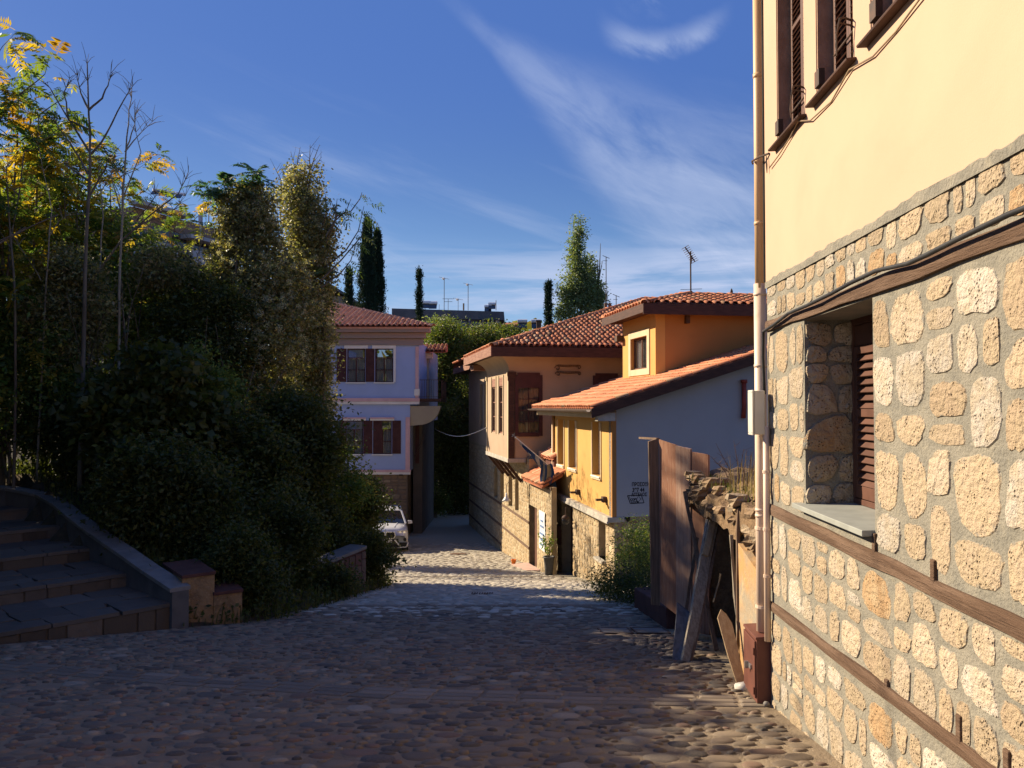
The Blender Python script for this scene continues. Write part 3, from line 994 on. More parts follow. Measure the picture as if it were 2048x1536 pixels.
def tile_mesh(name, m, L=0.42, r0=0.088, r1=0.070, n=6, thick=0.014):
    V = []; F = []
    for (yy, r) in ((0.0, r0), (L, r1)):
        for k in range(n + 1):
            a = PI * k / n
            V.append((r * math.cos(a), yy, r * math.sin(a) * 0.92))
    for k in range(n + 1):
        a = PI * k / n
        V.append(((r0 - thick) * math.cos(a), 0.0, (r0 - thick) * math.sin(a) * 0.92))
    N = n + 1
    for k in range(n):
        F.append((k, k + 1, N + k + 1, N + k))
        F.append((k + 1, k, 2 * N + k, 2 * N + k + 1))
    me = small_mesh(name, V, F, m, True)
    return me, V, F


def tiled_slope(parent, O, E, S, ew, sl, inside, pitch=0.21, row=0.33, m=TILE, n_ind=280, key=None, tile_len=0.42, r0=0.088, seed=1, jit=1.0):
    """covers laid in courses over a channelled sheet; O eave start, E along eave, S up the slope (unit vectors)"""
    O = Vector(O); E = Vector(E).normalized(); S = Vector(S).normalized(); Nn = E.cross(S).normalized()
    if Nn.z < 0: Nn = -Nn
    rng = random.Random(seed)
    me, V0, F0 = tile_mesh('roof_tile', m, tile_len, r0, r0 * 0.8)
    V0 = np.array(V0)
    mats = []
    R = Matrix((E, S, Nn)).transposed()
    if R.determinant() < 0:
        R = Matrix((-E, S, Nn)).transposed()
    R = R.to_4x4()
    nc = int(ew / pitch) + 1; nr = int(sl / row) + 1
    for i in range(nc):
        e = pitch * (i + 0.5)
        for j in range(nr):
            s = row * j
            if not inside(e, s + row * 0.4): continue
            P = O + E * (e + rng.uniform(-.006, .006) * jit) + S * (s + rng.uniform(-.02, .02) * jit) + Nn * (0.035 + (0.012 if True else 0))
            M = Matrix.Translation(P) @ R @ Matrix.Rotation(rng.gauss(0, 0.02) * jit, 4, 'Z') @ Matrix.Rotation(-0.045 + rng.gauss(0, .006) * jit, 4, 'X')
            mats.append((e, s, M))
    if key: mats.sort(key=lambda t: key(t[0], t[1]))
    for (e, s, M) in mats[:n_ind]:
        inst('roof_tile', me, parent, M)
    rest = mats[n_ind:]
    if rest:
        Vs = []; T = []; RR = []; b = 0
        H = np.hstack([V0, np.ones((len(V0), 1))])
        for (e, s, M) in rest:
            A = np.array(M)
            Vs.append((H @ A.T)[:, :3])
            r = rng.random()
            for f in F0:
                T.append([q + b for q in f]); RR.append(r)
            b += len(V0)
        np_mesh('roof_tile_field', np.concatenate(Vs), T, m, parent, rnd=RR, kind='stuff', smooth=True)
    # channels
    V = []; F = []; idx = {}
    st = 0.1
    ne = int(ew / (pitch / 4)) + 1; ns = int(sl / st) + 1
    for i in range(ne):
        for j in range(ns):
            e, s = i * pitch / 4, j * st
            if not (inside(e + pitch / 8, s + st / 2)): continue
            q = []
            for (di, dj) in ((0, 0), (1, 0), (1, 1), (0, 1)):
                k = (i + di, j + dj)
                if k not in idx:
                    ee, ss = k[0] * pitch / 4, k[1] * st
                    h = 0.02 * math.cos(2 * PI * ee / pitch) * -1 + 0.004
                    P = O + E * ee + S * ss + Nn * (0.02 + (-h if False else -0.02 * math.cos(2 * PI * ee / pitch)))
                    idx[k] = len(V); V.append(tuple(P))
                q.append(idx[k])
            F.append(q)
    if F: np_mesh('channel_tiles', V, F, CHANNEL, parent, kind='stuff', smooth=True)


def cap_line(parent, A, B, m=TILE, r=0.10, L=0.40, seed=3, name='ridge_tile'):
    A = Vector(A); B = Vector(B)
    d = (B - A); n = max(1, int(d.length / (L * 0.82))); d.normalize()
    side = d.cross(Vector((0, 0, 1))).normalized(); up = side.cross(d).normalized()
    me, _, _ = tile_mesh('ridge_tile', m, L, r, r * 0.82)
    R = Matrix((side, d, up)).transposed().to_4x4()
    rng = random.Random(seed)
    for i in range(n):
        P = A.lerp(B, i / n) + up * 0.03
        inst(name, me, parent, Matrix.Translation(P) @ R @ Matrix.Rotation(rng.gauss(0, .02), 4, 'Z') @ Matrix.Rotation(-0.05, 4, 'X'))


# ------------------------------------------------------------------ the near house on the right
HA = 1.857
H_ROT = math.atan2(1.0, 0.0463)


def near_house():
    T = thing('stone_house', 'tall house of honey stone with cream plaster above, filling the right edge', 'house', (HA, 0, -1.9), H_ROT)
    ux, uy = 0.0463 / 1.00107, 1 / 1.00107

    def gz(s):
        return SZ(HA + ux * s, uy * s)
    S0, S1 = -2.5, 7.0
    LW = (4.71, 5.98, -0.735, 0.625)          # lower window
    UPW = [(5.89, 6.60), (4.93, 5.62), (3.97, 4.66), (2.6, 3.3), (1.2, 1.9), (-0.2, 0.5)]
    # stone-faced storey
    mb = MB()
    wall_grid(mb, S0, S1, -3.2, 1.05, 0, 0.42, [LW])
    sw = mb.build('stone_wall', MORTAR, T)
    mb = MB()
    wall_grid(mb, S0, S1 + .012, 1.05, 4.75, 0.012, 0.40, [(a, b, 2.10, 3.75) for a, b in UPW])
    # far gable and the inner back of the house
    mb.box(S1 - .4, S1 + .010, -6.5, -.42, -3.2, 4.74)
    mb.box(S0, S1 - .41, -6.5, -6.3, -3.2, 4.74)
    pw = mb.build('plaster_wall', PLASTER_CREAM, T)
    mb = MB(); mb.box(S0, S1 + .35, -7, 0.45, 4.75, 4.87)
    mb.box(S0, S1 + .40, 0.45, 0.50, 4.70, 4.95)
    mb.build('eave', FASCIA, T)
    # ragged seam of mortar smeared over the foot of the plaster
    fm = MB(); rr = random.Random(3); V = []; n = 150
    for i in range(n + 1):
        s = S0 + (S1 - S0) * i / n
        V += [(s, .016, 1.0), (s, .0165, 1.055 + rr.uniform(-.012, .014) + .008 * math.sin(s * 5)), (s, .004, 1.06 + .01)]
    fm.add(V, [f for i in range(n) for f in ((3 * i + 3, 3 * i, 3 * i + 1, 3 * i + 4), (3 * i + 4, 3 * i + 1, 3 * i + 2, 3 * i + 5))]); fm.build('mortar_seam', MORTAR, T)
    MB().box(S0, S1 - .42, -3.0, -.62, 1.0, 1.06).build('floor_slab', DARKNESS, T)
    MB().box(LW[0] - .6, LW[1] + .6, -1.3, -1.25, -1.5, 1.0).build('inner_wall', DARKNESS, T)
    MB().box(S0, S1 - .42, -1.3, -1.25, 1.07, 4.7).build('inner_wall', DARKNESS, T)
    # beams let into the stonework
    rng = random.Random(11)

    def beam(z_far, z_near, h, y=0.022, n=26):
        b = MB(); rr = random.Random(int(z_far * 100) + 7)
        rings = []
        for i in range(n + 1):
            s = S1 - (S1 - S0) * i / n
            z = z_far + (z_near - z_far) * min(1, (S1 - s) / 3.6) + rr.uniform(-.006, .006)
            hh = h * rr.uniform(0.88, 1.1)
            yy = y + rr.uniform(-.006, .006)
            rings.append([(s, -.05, z - hh / 2), (s, yy, z - hh / 2), (s, yy + .004, z + hh * .1), (s, yy - .004, z + hh / 2), (s, -.05, z + hh / 2)])
        V = [p for r_ in rings for p in r_]
        F = [(0, 1, 2, 3, 4)] + [(5 * i + k, 5 * i + (k + 1) % 5, 5 * i + 5 + (k + 1) % 5, 5 * i + 5 + k) for i in range(n) for k in range(5)]
        b.add(V, [tuple(reversed(f)) for f in F])
        b.build('timber_beam', TIMBER, T)
    beam(0.675, 0.69, 0.085)
    beam(-0.86, -0.875, 0.09)
    beam(-1.67, -1.53, 0.075)
    MB().box(LW[0] - .12, LW[1] + .1, -0.40, 0.0, 0.626, 0.70).build('lintel', TIMBER, T, bevel=.01)
    for (s, z, h) in ((4.70, -.79, .13), (3.98, -.80, .12), (4.55, -1.55, .10), (3.75, -1.46, .13), (3.0, -.78, .12), (2.9, -1.42, .12), (3.36, -1.44, .10)):
        MB().box(s - .022, s + .022, -.02, .018, z - h / 2, z + h / 2).build('timber_peg', TIMBER, T, bevel=.006)
    # stones
    geo = []
    A = stone_panel(rng, [(S0 + .02, S1 - .01, 0.735, 1.03)], 0, .020, .36, .28, n=20, proud=.008)
    B = stone_panel(rng, [(LW[1] + .005, S1 - .01, -0.80, 0.62), (S0 + .02, LW[0] - .005, -0.80, 0.62)], 0, .019, .46, .40, n=20, proud=.008)
    C = stone_panel(rng, [(S0 + .02, S1 - .01, -1.56, -0.92)], 0, .018, .43, .37, n=20, proud=.008)
    D = stone_panel(rng, [(S0 + .02, S1 - .01, -2.75, -1.76)], 0, .018, .42, .34, n=20, proud=.008, ok=lambda x, z, a, b, c, d: d > gz(x) - .05)
    # the lower beam rises towards the viewer, so shift stones of the two lower zones with it
    def shift(gs):
        out = []
        for V, F in gs:
            s = V[-1][0]
            dz = 0.13 * min(1, max(0, (S1 - s) / 3.6))
            out.append(([(v[0], v[1], v[2] + dz) for v in V], F))
        return out
    D = shift(D)
    E = stone_panel(rng, [(S0 + .02, LW[0] - .2, -1.62 + .12, -1.56 + .1)], 0, .02, .2, .1)
    geo = A + B + C + D
    place_stones(geo, TUFA, sw, 295, key=lambda g: -(g[0][-1][0]) if g[0][-1][0] > 2.2 else 50 - g[0][-1][0])
    # rough quoins inside the window's far jamb, facing the viewer
    jr = random.Random(4)
    z = LW[2] + .01; js = []
    while z < LW[3] - .06:
        h = min(jr.uniform(.13, .30), LW[3] - .01 - z)
        yy = 0.0
        cuts = [0.0, -jr.uniform(.14, .24), -.40] if jr.random() < .7 else [0.0, -.40]
        for a, b in zip(cuts[:-1], cuts[1:]):
            pts = stone_poly(jr, (a + b) / 2, z + h / 2, abs(b - a) - .004, h + .004, 14)
            V, F = stone_geo(jr, pts, 0, 0.022)
            js.append(([(LW[1] - .002 - v[1], v[0], v[2]) for v in V], [tuple(reversed(f)) for f in F]))
        z += h
    place_stones([([(v[0], v[1], v[2]) for v in V], [tuple(reversed(f)) for f in F]) for V, F in js], TUFA, sw, 60, name='jamb_stone')
    # sill slab and lower window with its shutter
    MB().hexa([(LW[0] - .0, -.34, LW[2]), (LW[1] + .09, -.34, LW[2]), (LW[1] + .09, .075, LW[2] - .012), (LW[0] - .0, .075, LW[2] - .012),
               (LW[0] - .0, -.34, LW[2] + .036), (LW[1] + .09, -.34, LW[2] + .036), (LW[1] + .09, .075, LW[2] + .024), (LW[0] - .0, .075, LW[2] + .024)]).build('window_sill', SILL, T, bevel=.004)
    z0 = LW[2] + .038
    w = MB()
    w.box(LW[1] - .045, LW[1], -.40, -.33, z0, LW[3]); w.box(LW[0], LW[0] + .045, -.40, -.33, z0, LW[3])
    w.box(LW[0] + .045, LW[1] - .045, -.40, -.332, LW[3] - .045, LW[3]); w.box(LW[0] + .045, LW[1] - .045, -.40, -.332, z0, z0 + .04)
    w.build('window_frame', SHUTTER, T, bevel=.003)
    louvre_shutter(T, LW[1] - .045 - .585, LW[1] - .047, z0 + .045, LW[3] - .20, -.335, SHUTTER, pitch=.05)
    louvre_shutter(T, LW[0] + .047, LW[0] + .045 + .583, z0 + .045, LW[3] - .20, -.335, SHUTTER, pitch=.05)
    MB().box(LW[0] + .045, LW[1] - .045, -.39, -.345, LW[3] - .195, LW[3] - .05).build('transom_panel', SHUTTER, T)
    # upper windows
    for k, (a, b) in enumerate(UPW[:4]):
        c, d = 2.10, 3.75
        q = MB()      # rough brown reveal lining
        q.box(b - .02, b, -.30, .006, c, d); q.box(a, a + .008, -.30, .006, c, d); q.box(a + .02, b - .02, -.30, .004, d - .02, d)
        q.build('window_reveal', STONE_DARKWOOD, T)
        sl = MB(); sl.hexa([(a - .05, -.30, c - .01), (b + .06, -.30, c - .01), (b + .06, .07, c - .02), (a - .05, .07, c - .02),
                            (a - .05, -.30, c + .03), (b + .06, -.30, c + .03), (b + .06, .075, c - .005), (a - .05, .075, c - .005)])
        sl.build('window_sill', FASCIA, T, bevel=.004)
        fr = MB()
        fr.box(b - .065, b - .022, -.24, -.16, c + .03, d - .02); fr.box(a + .022, a + .065, -.24, -.16, c + .03, d - .02)
        fr.box(a + .065, b - .065, -.24, -.162, d - .06, d - .02); fr.box(a + .065, b - .065, -.24, -.162, c + .03, c + .07)
        fr.build('window_frame', SHUTTER, T)
        m_ = (a + b) / 2
        louvre_shutter(T, m_ + .002, b - .067, c + .072, d - .062, -.085, SHUTTER, pitch=.042, rail=.035)
        louvre_shutter(T, a + .067, m_ - .002, c + .072, d - .062, -.085, SHUTTER, pitch=.042, rail=.035)
        # iron shutter catch with hanging hook
        if k < 3:
            h = MB()
            zz = c + .26 if k else c + .22
            h.tube([(b - .12, -.07, zz + .01), (a + .10, -.06, zz + .01), (a + .02, .05, zz + .01), (a + .0, .09, zz), (a + .03, .10, zz - .09)], .007, 6)
            h.tube([(a + .03, -.07, zz - .05), (a + .02, .09, zz - .02)], .006, 6)
            h.tube([(a + .03, .10, zz - .09), (a + .035, .10, zz - .15), (a + .03, .10, zz - .22)], [.004, .009, .004], 6)
            h.box(b - .17, b - .08, .01, .05, c + .06, c + .17)
            h.build('shutter_catch', IRON, T)
    # downpipes at the corner
    p = MB()
    p.tube([(S1 + .09, .035, 4.8), (S1 + .09, .035, 2.2), (S1 + .09, .035, 1.02)], .042, 14)
    p.tube([(S1 + .09, .035, 2.9), (S1 + .09, .035, 2.86)], .046, 14); p.tube([(S1 + .09, .035, 1.6), (S1 + .09, .035, 1.57)], .046, 14)
    p.build('upper_downpipe', PIPE_TAN, T, smooth=True)
    p = MB()
    p.tube([(S1 + .10, .033, 1.06), (S1 + .10, .033, -.5), (S1 + .10, .033, -1.93)], .052, 14)
    for zz in (.98, .36, -.93, -.88):
        p.tube([(S1 + .10, .033, zz), (S1 + .10, .033, zz - .025)], .056, 14)
    p.build('lower_downpipe', PIPE_CREAM, T, smooth=True)
    for zz in (-1.05, -1.72):
        MB().lathe([(.0, -.012), (.060, -.012), (.060, .012), (.0, .012)], (S1 + .10, .033, zz), 14).build('pipe_clip', PIPE_CREAM, T)
    p = MB(); p.tube([(S1 - .10, .042, -.17), (S1 - .10, .042, -1.0), (S1 - .10, .042, -1.96)], .027, 12)
    p.build('conduit', PIPE_CREAM, T, smooth=True)
    for zz in (-.55, -1.03, -1.42):
        MB().lathe([(.0, -.012), (.034, -.012), (.034, .012), (.0, .012)], (S1 - .10, .042, zz), 12).build('conduit_clip', PIPE_CREAM, T)
    b = MB()
    b.tube([(S1 + .06, .095, 2.10), (S1 + .09, .095, 2.13), (S1 - .05, .07, 2.125), (S1 - .18, .02, 2.115)], .009, 6)
    b.tube([(S1 - .13, .03, 2.11), (S1 - .14, .03, 2.03), (S1 - .15, .03, 1.96)], [.004, .009, .004], 6)
    b.build('pipe_bracket', IRON, T)
    MB().tube([(S1 - .0, .02, 4.7), (S1 + .0, .02, 1.06)], .008, 6).build('corner_wire', BLACK_RUBBER, T)
    return T


near_house()


def house_pt(s, y, z):
    u = Vector((0.0463, 1.0, 0)).normalized(); n = Vector((-1.0, 0.0463, 0)).normalized()
    return Vector((HA, 0, 0)) + u * s + n * y + Vector((0, 0, z))


def wall_cables():
    o = thing('power_cable', 'thick black cable draped along the timber over the near stone window', 'cable', tuple(house_pt(6.93, .05, .6)), world=True)
    mb = MB()
    pts = [(6.99, .03, .10), (6.97, .045, .42), (6.93, .05, .63), (6.6, .05, .655), (6.2, .052, .70), (5.7, .055, .705), (5.2, .058, .72), (4.9, .06, .735), (4.5, .06, .745), (4.1, .06, .715), (3.9, .06, .72), (3.6, .06, .735), (3.2, .06, .75), (2.4, .06, .74), (0, .06, .74)]
    sm = []
    P = [house_pt(*p) for p in pts]
    for i in range(len(P) - 1):
        for k in range(3):
            sm.append(P[i].lerp(P[i + 1], k / 3))
    sm.append(P[-1])
    mb.tube(sm, .0125, 8)
    mb.build('cable_run', BLACK_RUBBER, o, smooth=True)
    o = thing('thin_wire', 'thin brown wire sagging under the upper window sills of the cream wall', 'wire', tuple(house_pt(6.8, .02, 2.0)), world=True)
    pts = [(6.78, .03, 1.98), (6.5, .03, 2.0), (6.2, .025, 2.045), (5.95, .04, 2.085), (5.7, .03, 2.0), (5.3, .02, 1.985), (4.95, .03, 2.05), (4.6, .025, 1.98), (4.3, .02, 1.985), (3.9, .03, 2.02), (3.0, .02, 2.0), (1, .02, 2.0)]
    P = [house_pt(*p) for p in pts]
    MB().tube(P, .0055, 6).build('wire_run', mat('brown_wire', (0.30, 0.21, 0.12), (0.2, 0.14, 0.09), 5, 0.7), o)
    # white junction box on the pipes
    o = thing('junction_box', 'white rectangular box fixed to the cream pipes at the house corner', 'electrical box', tuple(house_pt(6.95, .07, -.06)), H_ROT)
    MB().box(-.075, .075, -.015, .075, -.18 - .06, .13 - .06 + .06).build('box_body', WHITE_BOX, o, bevel=.008)
    c = MB(); c.box(-.079, .079, .077, .092, -.245, .135); c.build('cover', WHITE_BOX, o, bevel=.006)
    for (a, b_) in ((-.062, -.225), (.062, -.225), (-.062, .115), (.062, .115)):
        MB().lathe([(0, 0), (.006, 0), (.006, .004), (0, .004)], (a, .0925, b_), 8).build('screw', STEEL, o)
    # frame coordinates for this one are relative already
    return o


wall_cables()


def cabinet():
    o = thing('service_cabinet', 'rust-brown metal cabinet standing at the foot of the cream downpipe', 'cabinet', (2.06, 6.96, -2.52), H_ROT)
    # local: x away from viewer, y towards the street
    MB().box(.0, .42, -.23, .0, -2.50, -1.965).build('cabinet_body', CABINET, o, bevel=.004)
    MB().hexa([(-.015, -.24, -1.965), (.435, -.24, -1.965), (.435, .012, -1.965), (-.015, .012, -1.965), (-.012, -.238, -1.925), (.43, -.238, -1.93), (.43, .01, -1.945), (-.012, .01, -1.945)]).build('lid', CABINET, o, bevel=.003)
    d = MB().box(.012, .405, .002, .016, -2.46, -1.985).build('door', CABINET, o, bevel=.003)
    MB().box(.10, .19, .018, .032, -2.245, -2.21).box(.17, .19, .03, .06, -2.26, -2.20).build('latch', STEEL, d)
    for z in (-2.40, -2.07):
        MB().tube([(.022, .02, z - .03), (.022, .02, z + .03)], .008, 8).build('hinge', CABINET, d)
    MB().box(-.014, -.002, -.222, -.208, -2.07, -2.03).build('side_hinge', IRON, o)
    MB().box(.01, .41, -.22, -.01, -2.54, -2.50).build('plinth', IRON, o)
    st = thing('pebble', 'small pale pebble wedged under the rust-brown cabinet', 'stone', (2.12, 6.90, -2.50), world=True)
    MB().lathe([(0, 0), (.02, .004), (.028, .02), (.02, .036), (0, .042)], (2.12, 6.90, -2.50), 9).build('pebble_body', COPING, st, smooth=True)


cabinet()


# ------------------------------------------------------------------ ruined plot: gate boards, rubble wall, timbers
def rock(mb, c, r, rng, sq=(1, 1, 1)):
    n, m_ = 7, 4
    V = []; F = []
    V.append((c[0], c[1], c[2] - r * sq[2] * .9))
    for j in range(1, m_):
        ph = -PI / 2 + PI * j / m_
        for k in range(n):
            a = 2 * PI * k / n + j * .3
            rr = r * rng.uniform(.8, 1.12)
            bx = 1.0
            V.append((c[0] + rr * sq[0] * math.cos(ph) ** .6 * math.cos(a), c[1] + rr * sq[1] * math.cos(ph) ** .6 * math.sin(a), c[2] + rr * sq[2] * math.sin(ph) * 1.1))
    V.append((c[0], c[1], c[2] + r * sq[2] * .9))
    L = len(V) - 1
    for k in range(n):
        F.append((0, 1 + (k + 1) % n, 1 + k))
        F.append((L, L - n + k, L - n + (k + 1) % n))
    for j in range(m_ - 2):
        for k in range(n):
            F.append((1 + j * n + k, 1 + j * n + (k + 1) % n, 1 + (j + 1) * n + (k + 1) % n, 1 + (j + 1) * n + k))
    mb.add(V, F)
    return mb


def ruin():
    rng = random.Random(21)
    o = thing('rubble_wall', 'collapsed rubble wall with ochre plaster between the pipes and the board gate', 'wall', (2.5, 8, -2.8), world=True)
    # plastered pier standing next to the pipes
    pier = MB()
    ys = [7.10, 7.5, 7.9, 8.22]
    prof = [-1.62, -1.50, -1.42, -1.36]
    V = []
    for y, zt in zip(ys, prof):
        xw = 2.205 + (y - 7.1) * .03
        V += [(xw, y, -3.0), (xw + .012, y, zt), (xw + .5, y, zt + .05), (xw + .5, y, -3.0)]
    F = []
    for i in range(3):
        for k in range(4):
            F.append((4 * i + k, 4 * i + 4 + k, 4 * i + 4 + (k + 1) % 4, 4 * i + (k + 1) % 4))
    F += [(0, 1, 2, 3), (15, 14, 13, 12)]
    pier.add(V, F)
    pier.build('plastered_pier', mat('peeling_ochre_plaster', (0.44, 0.25, 0.10), (0.30, 0.25, 0.18), 2.2, 0.9, 0.7, 18, c3=(.50, .34, .18), dist=0.015, stain=((0.30, 0.26, 0.19), 2.6, 0.9)), o)
    # loose stones over the pier
    for (x, y, z, r, q) in ((2.40, 7.25, -1.50, .15, (1, 1.1, .7)), (2.37, 7.55, -1.33, .15, (1.1, 1.1, .6)), (2.42, 7.35, -1.15, .17, (1, 1.2, .75)), (2.38, 7.75, -1.12, .13, (1, 1.1, .55)),
                            (2.40, 7.45, -.97, .16, (1.1, 1.3, .5)), (2.45, 7.18, -.93, .12, (1, 1, .8)), (2.36, 8.0, -1.22, .14, (1, 1.3, .5)), (2.36, 8.02, -1.42, .10, (1, 1, .6)),
                            (2.55, 7.9, -.98, .15, (1.3, 1.2, .5)), (2.38, 7.2, -1.72, .10, (.9, .9, .7)), (2.30, 7.42, -1.60, .08, (1, 1, .7)), (2.5, 8.25, -1.05, .13, (1.3, 1.3, .45)),
                            (2.46, 7.25, -.82, .13, (1.2, 1.3, .7)), (2.7, 7.6, -.80, .15, (1.3, 1.3, .5))):
        rock(MB(), (x, y, z), r, rng, q).build('stone', RUBBLE, o)
    # the core of the wall running behind, and the earth slab over the opening
    core = MB()
    core.box(2.42, 2.95, 7.12, 8.25, -3.0, -1.0)
    core.box(3.3, 3.9, 7.1, 11.6, -3.4, -1.05)
    core.box(2.62, 3.3, 11.25, 11.7, -3.6, -1.1)
    core.build('wall_core', EARTH, o)
    top = MB()
    n1, n2 = 22, 10
    V = []
    for i in range(n1 + 1):
        y = 7.1 + 4.5 * i / n1
        for j in range(n2 + 1):
            x = 2.22 + 1.7 * j / n2 + .03 * math.sin(y * 5) + (y - 7.1) * .05
            hh = -1.02 + .16 * math.sin(PI * min(1, (j + .5) / n2)) + rng.uniform(-.05, .05) - (.10 if y > 8.3 and j < 2 else 0) + (.14 if y < 8.4 else 0) * (1 if j > 1 else .3)
            V.append((x, y, hh))
    nn = len(V)
    V += [(x, y, z - .22 - rng.uniform(0, .06)) for x, y, z in V]
    F = []
    W = n2 + 1
    for i in range(n1):
        for j in range(n2):
            a = i * W + j
            F.append((a, a + 1, a + W + 1, a + W)); F.append((nn + a, nn + a + W, nn + a + W + 1, nn + a + 1))
    for i in range(n1):
        a = i * W; F.append((a, a + W, nn + a + W, nn + a))
        a = i * W + n2; F.append((a + W, a, nn + a, nn + a + W))
    for j in range(n2):
        a = j; F.append((a + 1, a, nn + a, nn + a + 1))
        a = n1 * W + j; F.append((a, a + 1, nn + a + 1, nn + a))
    top.add(V, F)
    top.build('earth_top', EARTH, o)
    for k in range(46):
        y = rng.uniform(7.3, 11.2); x = 2.22 + (y - 7.1) * .05 + rng.uniform(0, .3) * (k % 2)
        rock(MB(), (x, y, -1.10 + rng.uniform(-.14, .20)), rng.uniform(.05, .13), rng, (1.1, 1.2, .6)).build('stone', RUBBLE, o)
    # dry grass and weeds on top
    g = thing('dry_weeds', 'bleached grass stalks growing on top of the collapsed rubble wall', 'weeds', (2.6, 8.6, -.9), world=True)
    blades(g, 'grass_stalks', [(rng.uniform(2.35, 3.2), rng.uniform(7.3, 9.4), -.92) for _ in range(260)], .12, .5, GRASS_DRY, 7, 0.0035)
    blades(g, 'grass_tufts', [(rng.uniform(2.3, 3.0), rng.uniform(7.4, 10.8), -.95) for _ in range(700)], .03, .11, GRASS_GREEN, 8, 0.004)
    g = thing('dead_shrub', 'leafless dark weed beside the bleached grass on the rubble wall', 'shrub', (2.65, 9.6, -.95), world=True)
    mb = MB()
    for k in range(9):
        a = rng.uniform(0, 6.28); b0 = Vector((2.62 + rng.uniform(-.1, .1), 9.5 + rng.uniform(-.3, .3), -.98))
        p1 = b0 + Vector((math.cos(a) * .08, math.sin(a) * .08, .22)); p2 = p1 + Vector((math.cos(a) * .12 - .05, math.sin(a) * .1, rng.uniform(.1, .4)))
        mb.tube([b0, p1, p2], [.008, .006, .002], 5)
        for _ in range(4):
            q = p1.lerp(p2, rng.random()); mb.tube([q, q + Vector((rng.uniform(-.09, .09), rng.uniform(-.09, .09), rng.uniform(.02, .1)))], [.003, .001], 4)
    mb.build('stems', WOOD_DARK, g)

    # board gate
    L = Vector((2.17, 12.0, 0)); R_ = Vector((2.70, 11.2, 0))
    d = (R_ - L).normalized(); n = Vector((d.y, -d.x, 0)) * -1
    if n.x > 0: n = -n
    gt = thing('board_gate', 'old gate of three faded red boards standing ajar beside the ruin', 'gate', (2.43, 11.6, -3.1), world=True)
    W = (R_ - L).length
    cuts = [0, .36, .67, 1.0]
    tops = [(-.50, -.555), (-.555, -.60), (-.63, -.665)]
    mm = [PLANK_RED, PLANK_PINK, PLANK_RED]
    for k in range(3):
        a, b = cuts[k] * W + .004, cuts[k + 1] * W - .004
        mb = MB()
        off = .012 * (k % 2)
        nseg = 6
        P = []
        zb = lambda t: -2.84 + (-3.17 + 2.84) * t / W
        ring = []
        for (t, zt) in ((a, tops[k][0]), (b, tops[k][1])):
            for oo in (off, off + .035):
                q = L + d * t + n * oo
                ring.append((q, zt))
        lo = [(*(q.xy), zb((a if i < 2 else b))) for i, (q, zt) in enumerate(ring)]
        hi = [(*(q.xy), zt + rng.uniform(-.01, .02)) for q, zt in ring]
        order = [0, 2, 3, 1]
        mb.hexa([lo[i] for i in order] + [hi[i] for i in order])
        lab = None
        mb.build('board', mm[k], gt, bevel=.004, label='worn pinkish grey middle board' if k == 1 else None)
    # back battens, jamb board
    for z in (-.95, -2.5):
        a = L - n * .04; b = R_ - n * .04
        MB().bar((a.x, a.y, z), (b.x, b.y, z - .02), .04, .09).build('batten', WOOD_DARK, gt)
    J = L - d * .01
    MB().hexa([(J.x - .13, J.y + .02, -2.9), (J.x - .01, J.y - .01, -2.9), (J.x - .01, J.y + .06, -2.9), (J.x - .13, J.y + .08, -2.9),
               (J.x - .165, J.y + .02, -.52), (J.x - .02, J.y - .01, -.47), (J.x - .02, J.y + .06, -.47), (J.x - .165, J.y + .08, -.52)]).build('jamb_board', WOOD_DARK, gt, bevel=.004)
    MB().bar((J.x - .15, J.y + .9, -.50), (J.x - .03, J.y, -.48), .05, .03).build('top_rail', WOOD_DARK, gt)
    # torn bottom of the gate
    MB().bar((2.30, 11.05, -3.05), (2.62, 10.95, -3.12), .04, .14, n=4, jag=.012, rng=rng).build('splintered_foot', WOOD_RAW, gt)

    # low threshold wall
    o = thing('threshold_wall', 'low red-brown rendered wall at the foot of the board gate', 'wall', (2.4, 13.4, -3.5), world=True)
    mb = MB(); mb.hexa([(2.26, 12.1, -3.6), (2.55, 12.1, -3.6), (2.5, 15.0, -4.0), (2.22, 15.0, -4.0), (2.26, 12.1, -2.95), (2.55, 12.1, -2.93), (2.5, 15.0, -3.28), (2.22, 15.0, -3.3)])
    mb.build('wall_body', REDSTONE, o, bevel=.02)

    # leaning timbers
    def lean(name, label, a, b, w, h, m, up=(0, -1, 0), **kw):
        t = thing(name, label, 'timber', a, world=True)
        MB().bar(a, b, w, h, up=up, n=7, jag=kw.get('jag', .006), rng=rng, w2=kw.get('w2'), h2=kw.get('h2')).build('beam', m, t, bevel=.003)
        return t
    t = lean('leaning_post', 'silvered split post leaning across the board gate, bulkiest of the props', (1.93, 9.2, -2.86), (2.56, 10.3, -1.17), .10, .085, WOOD_GREY, w2=.15, jag=.008)
    MB().bar((1.975, 9.19, -2.86), (2.66, 10.34, -1.22), .035, .08, up=(0, -1, 0), n=6, jag=.006, rng=rng).build('split_edge', WOOD_DARK, t)
    MB().bar((2.30, 9.83, -1.78), (2.50, 10.16, -1.30), .07, .03, up=(0, -1, 0), n=4, jag=.006, rng=rng).build('split_face', WOOD_RAW, t)
    lean('dark_batten', 'slim dark batten leaning against the pinkish board of the gate', (2.47, 10.0, -2.95), (2.29, 10.9, -1.13), .05, .035, WOOD_DARK)
    lean('short_batten', 'thin brown stick crossing behind the silvered post near its foot', (2.10, 10.3, -3.0), (2.46, 10.95, -1.75), .045, .03, WOOD_DARK)
    # pointed pale board
    t = thing('pointed_board', 'pale pointed board leaning next to the rust-brown cabinet', 'timber', (2.16, 7.9, -2.68), world=True)
    A = Vector((2.18, 7.85, -2.67)); B = Vector((2.085, 8.22, -2.02))
    sx = Vector((1, .1, .12)).normalized()
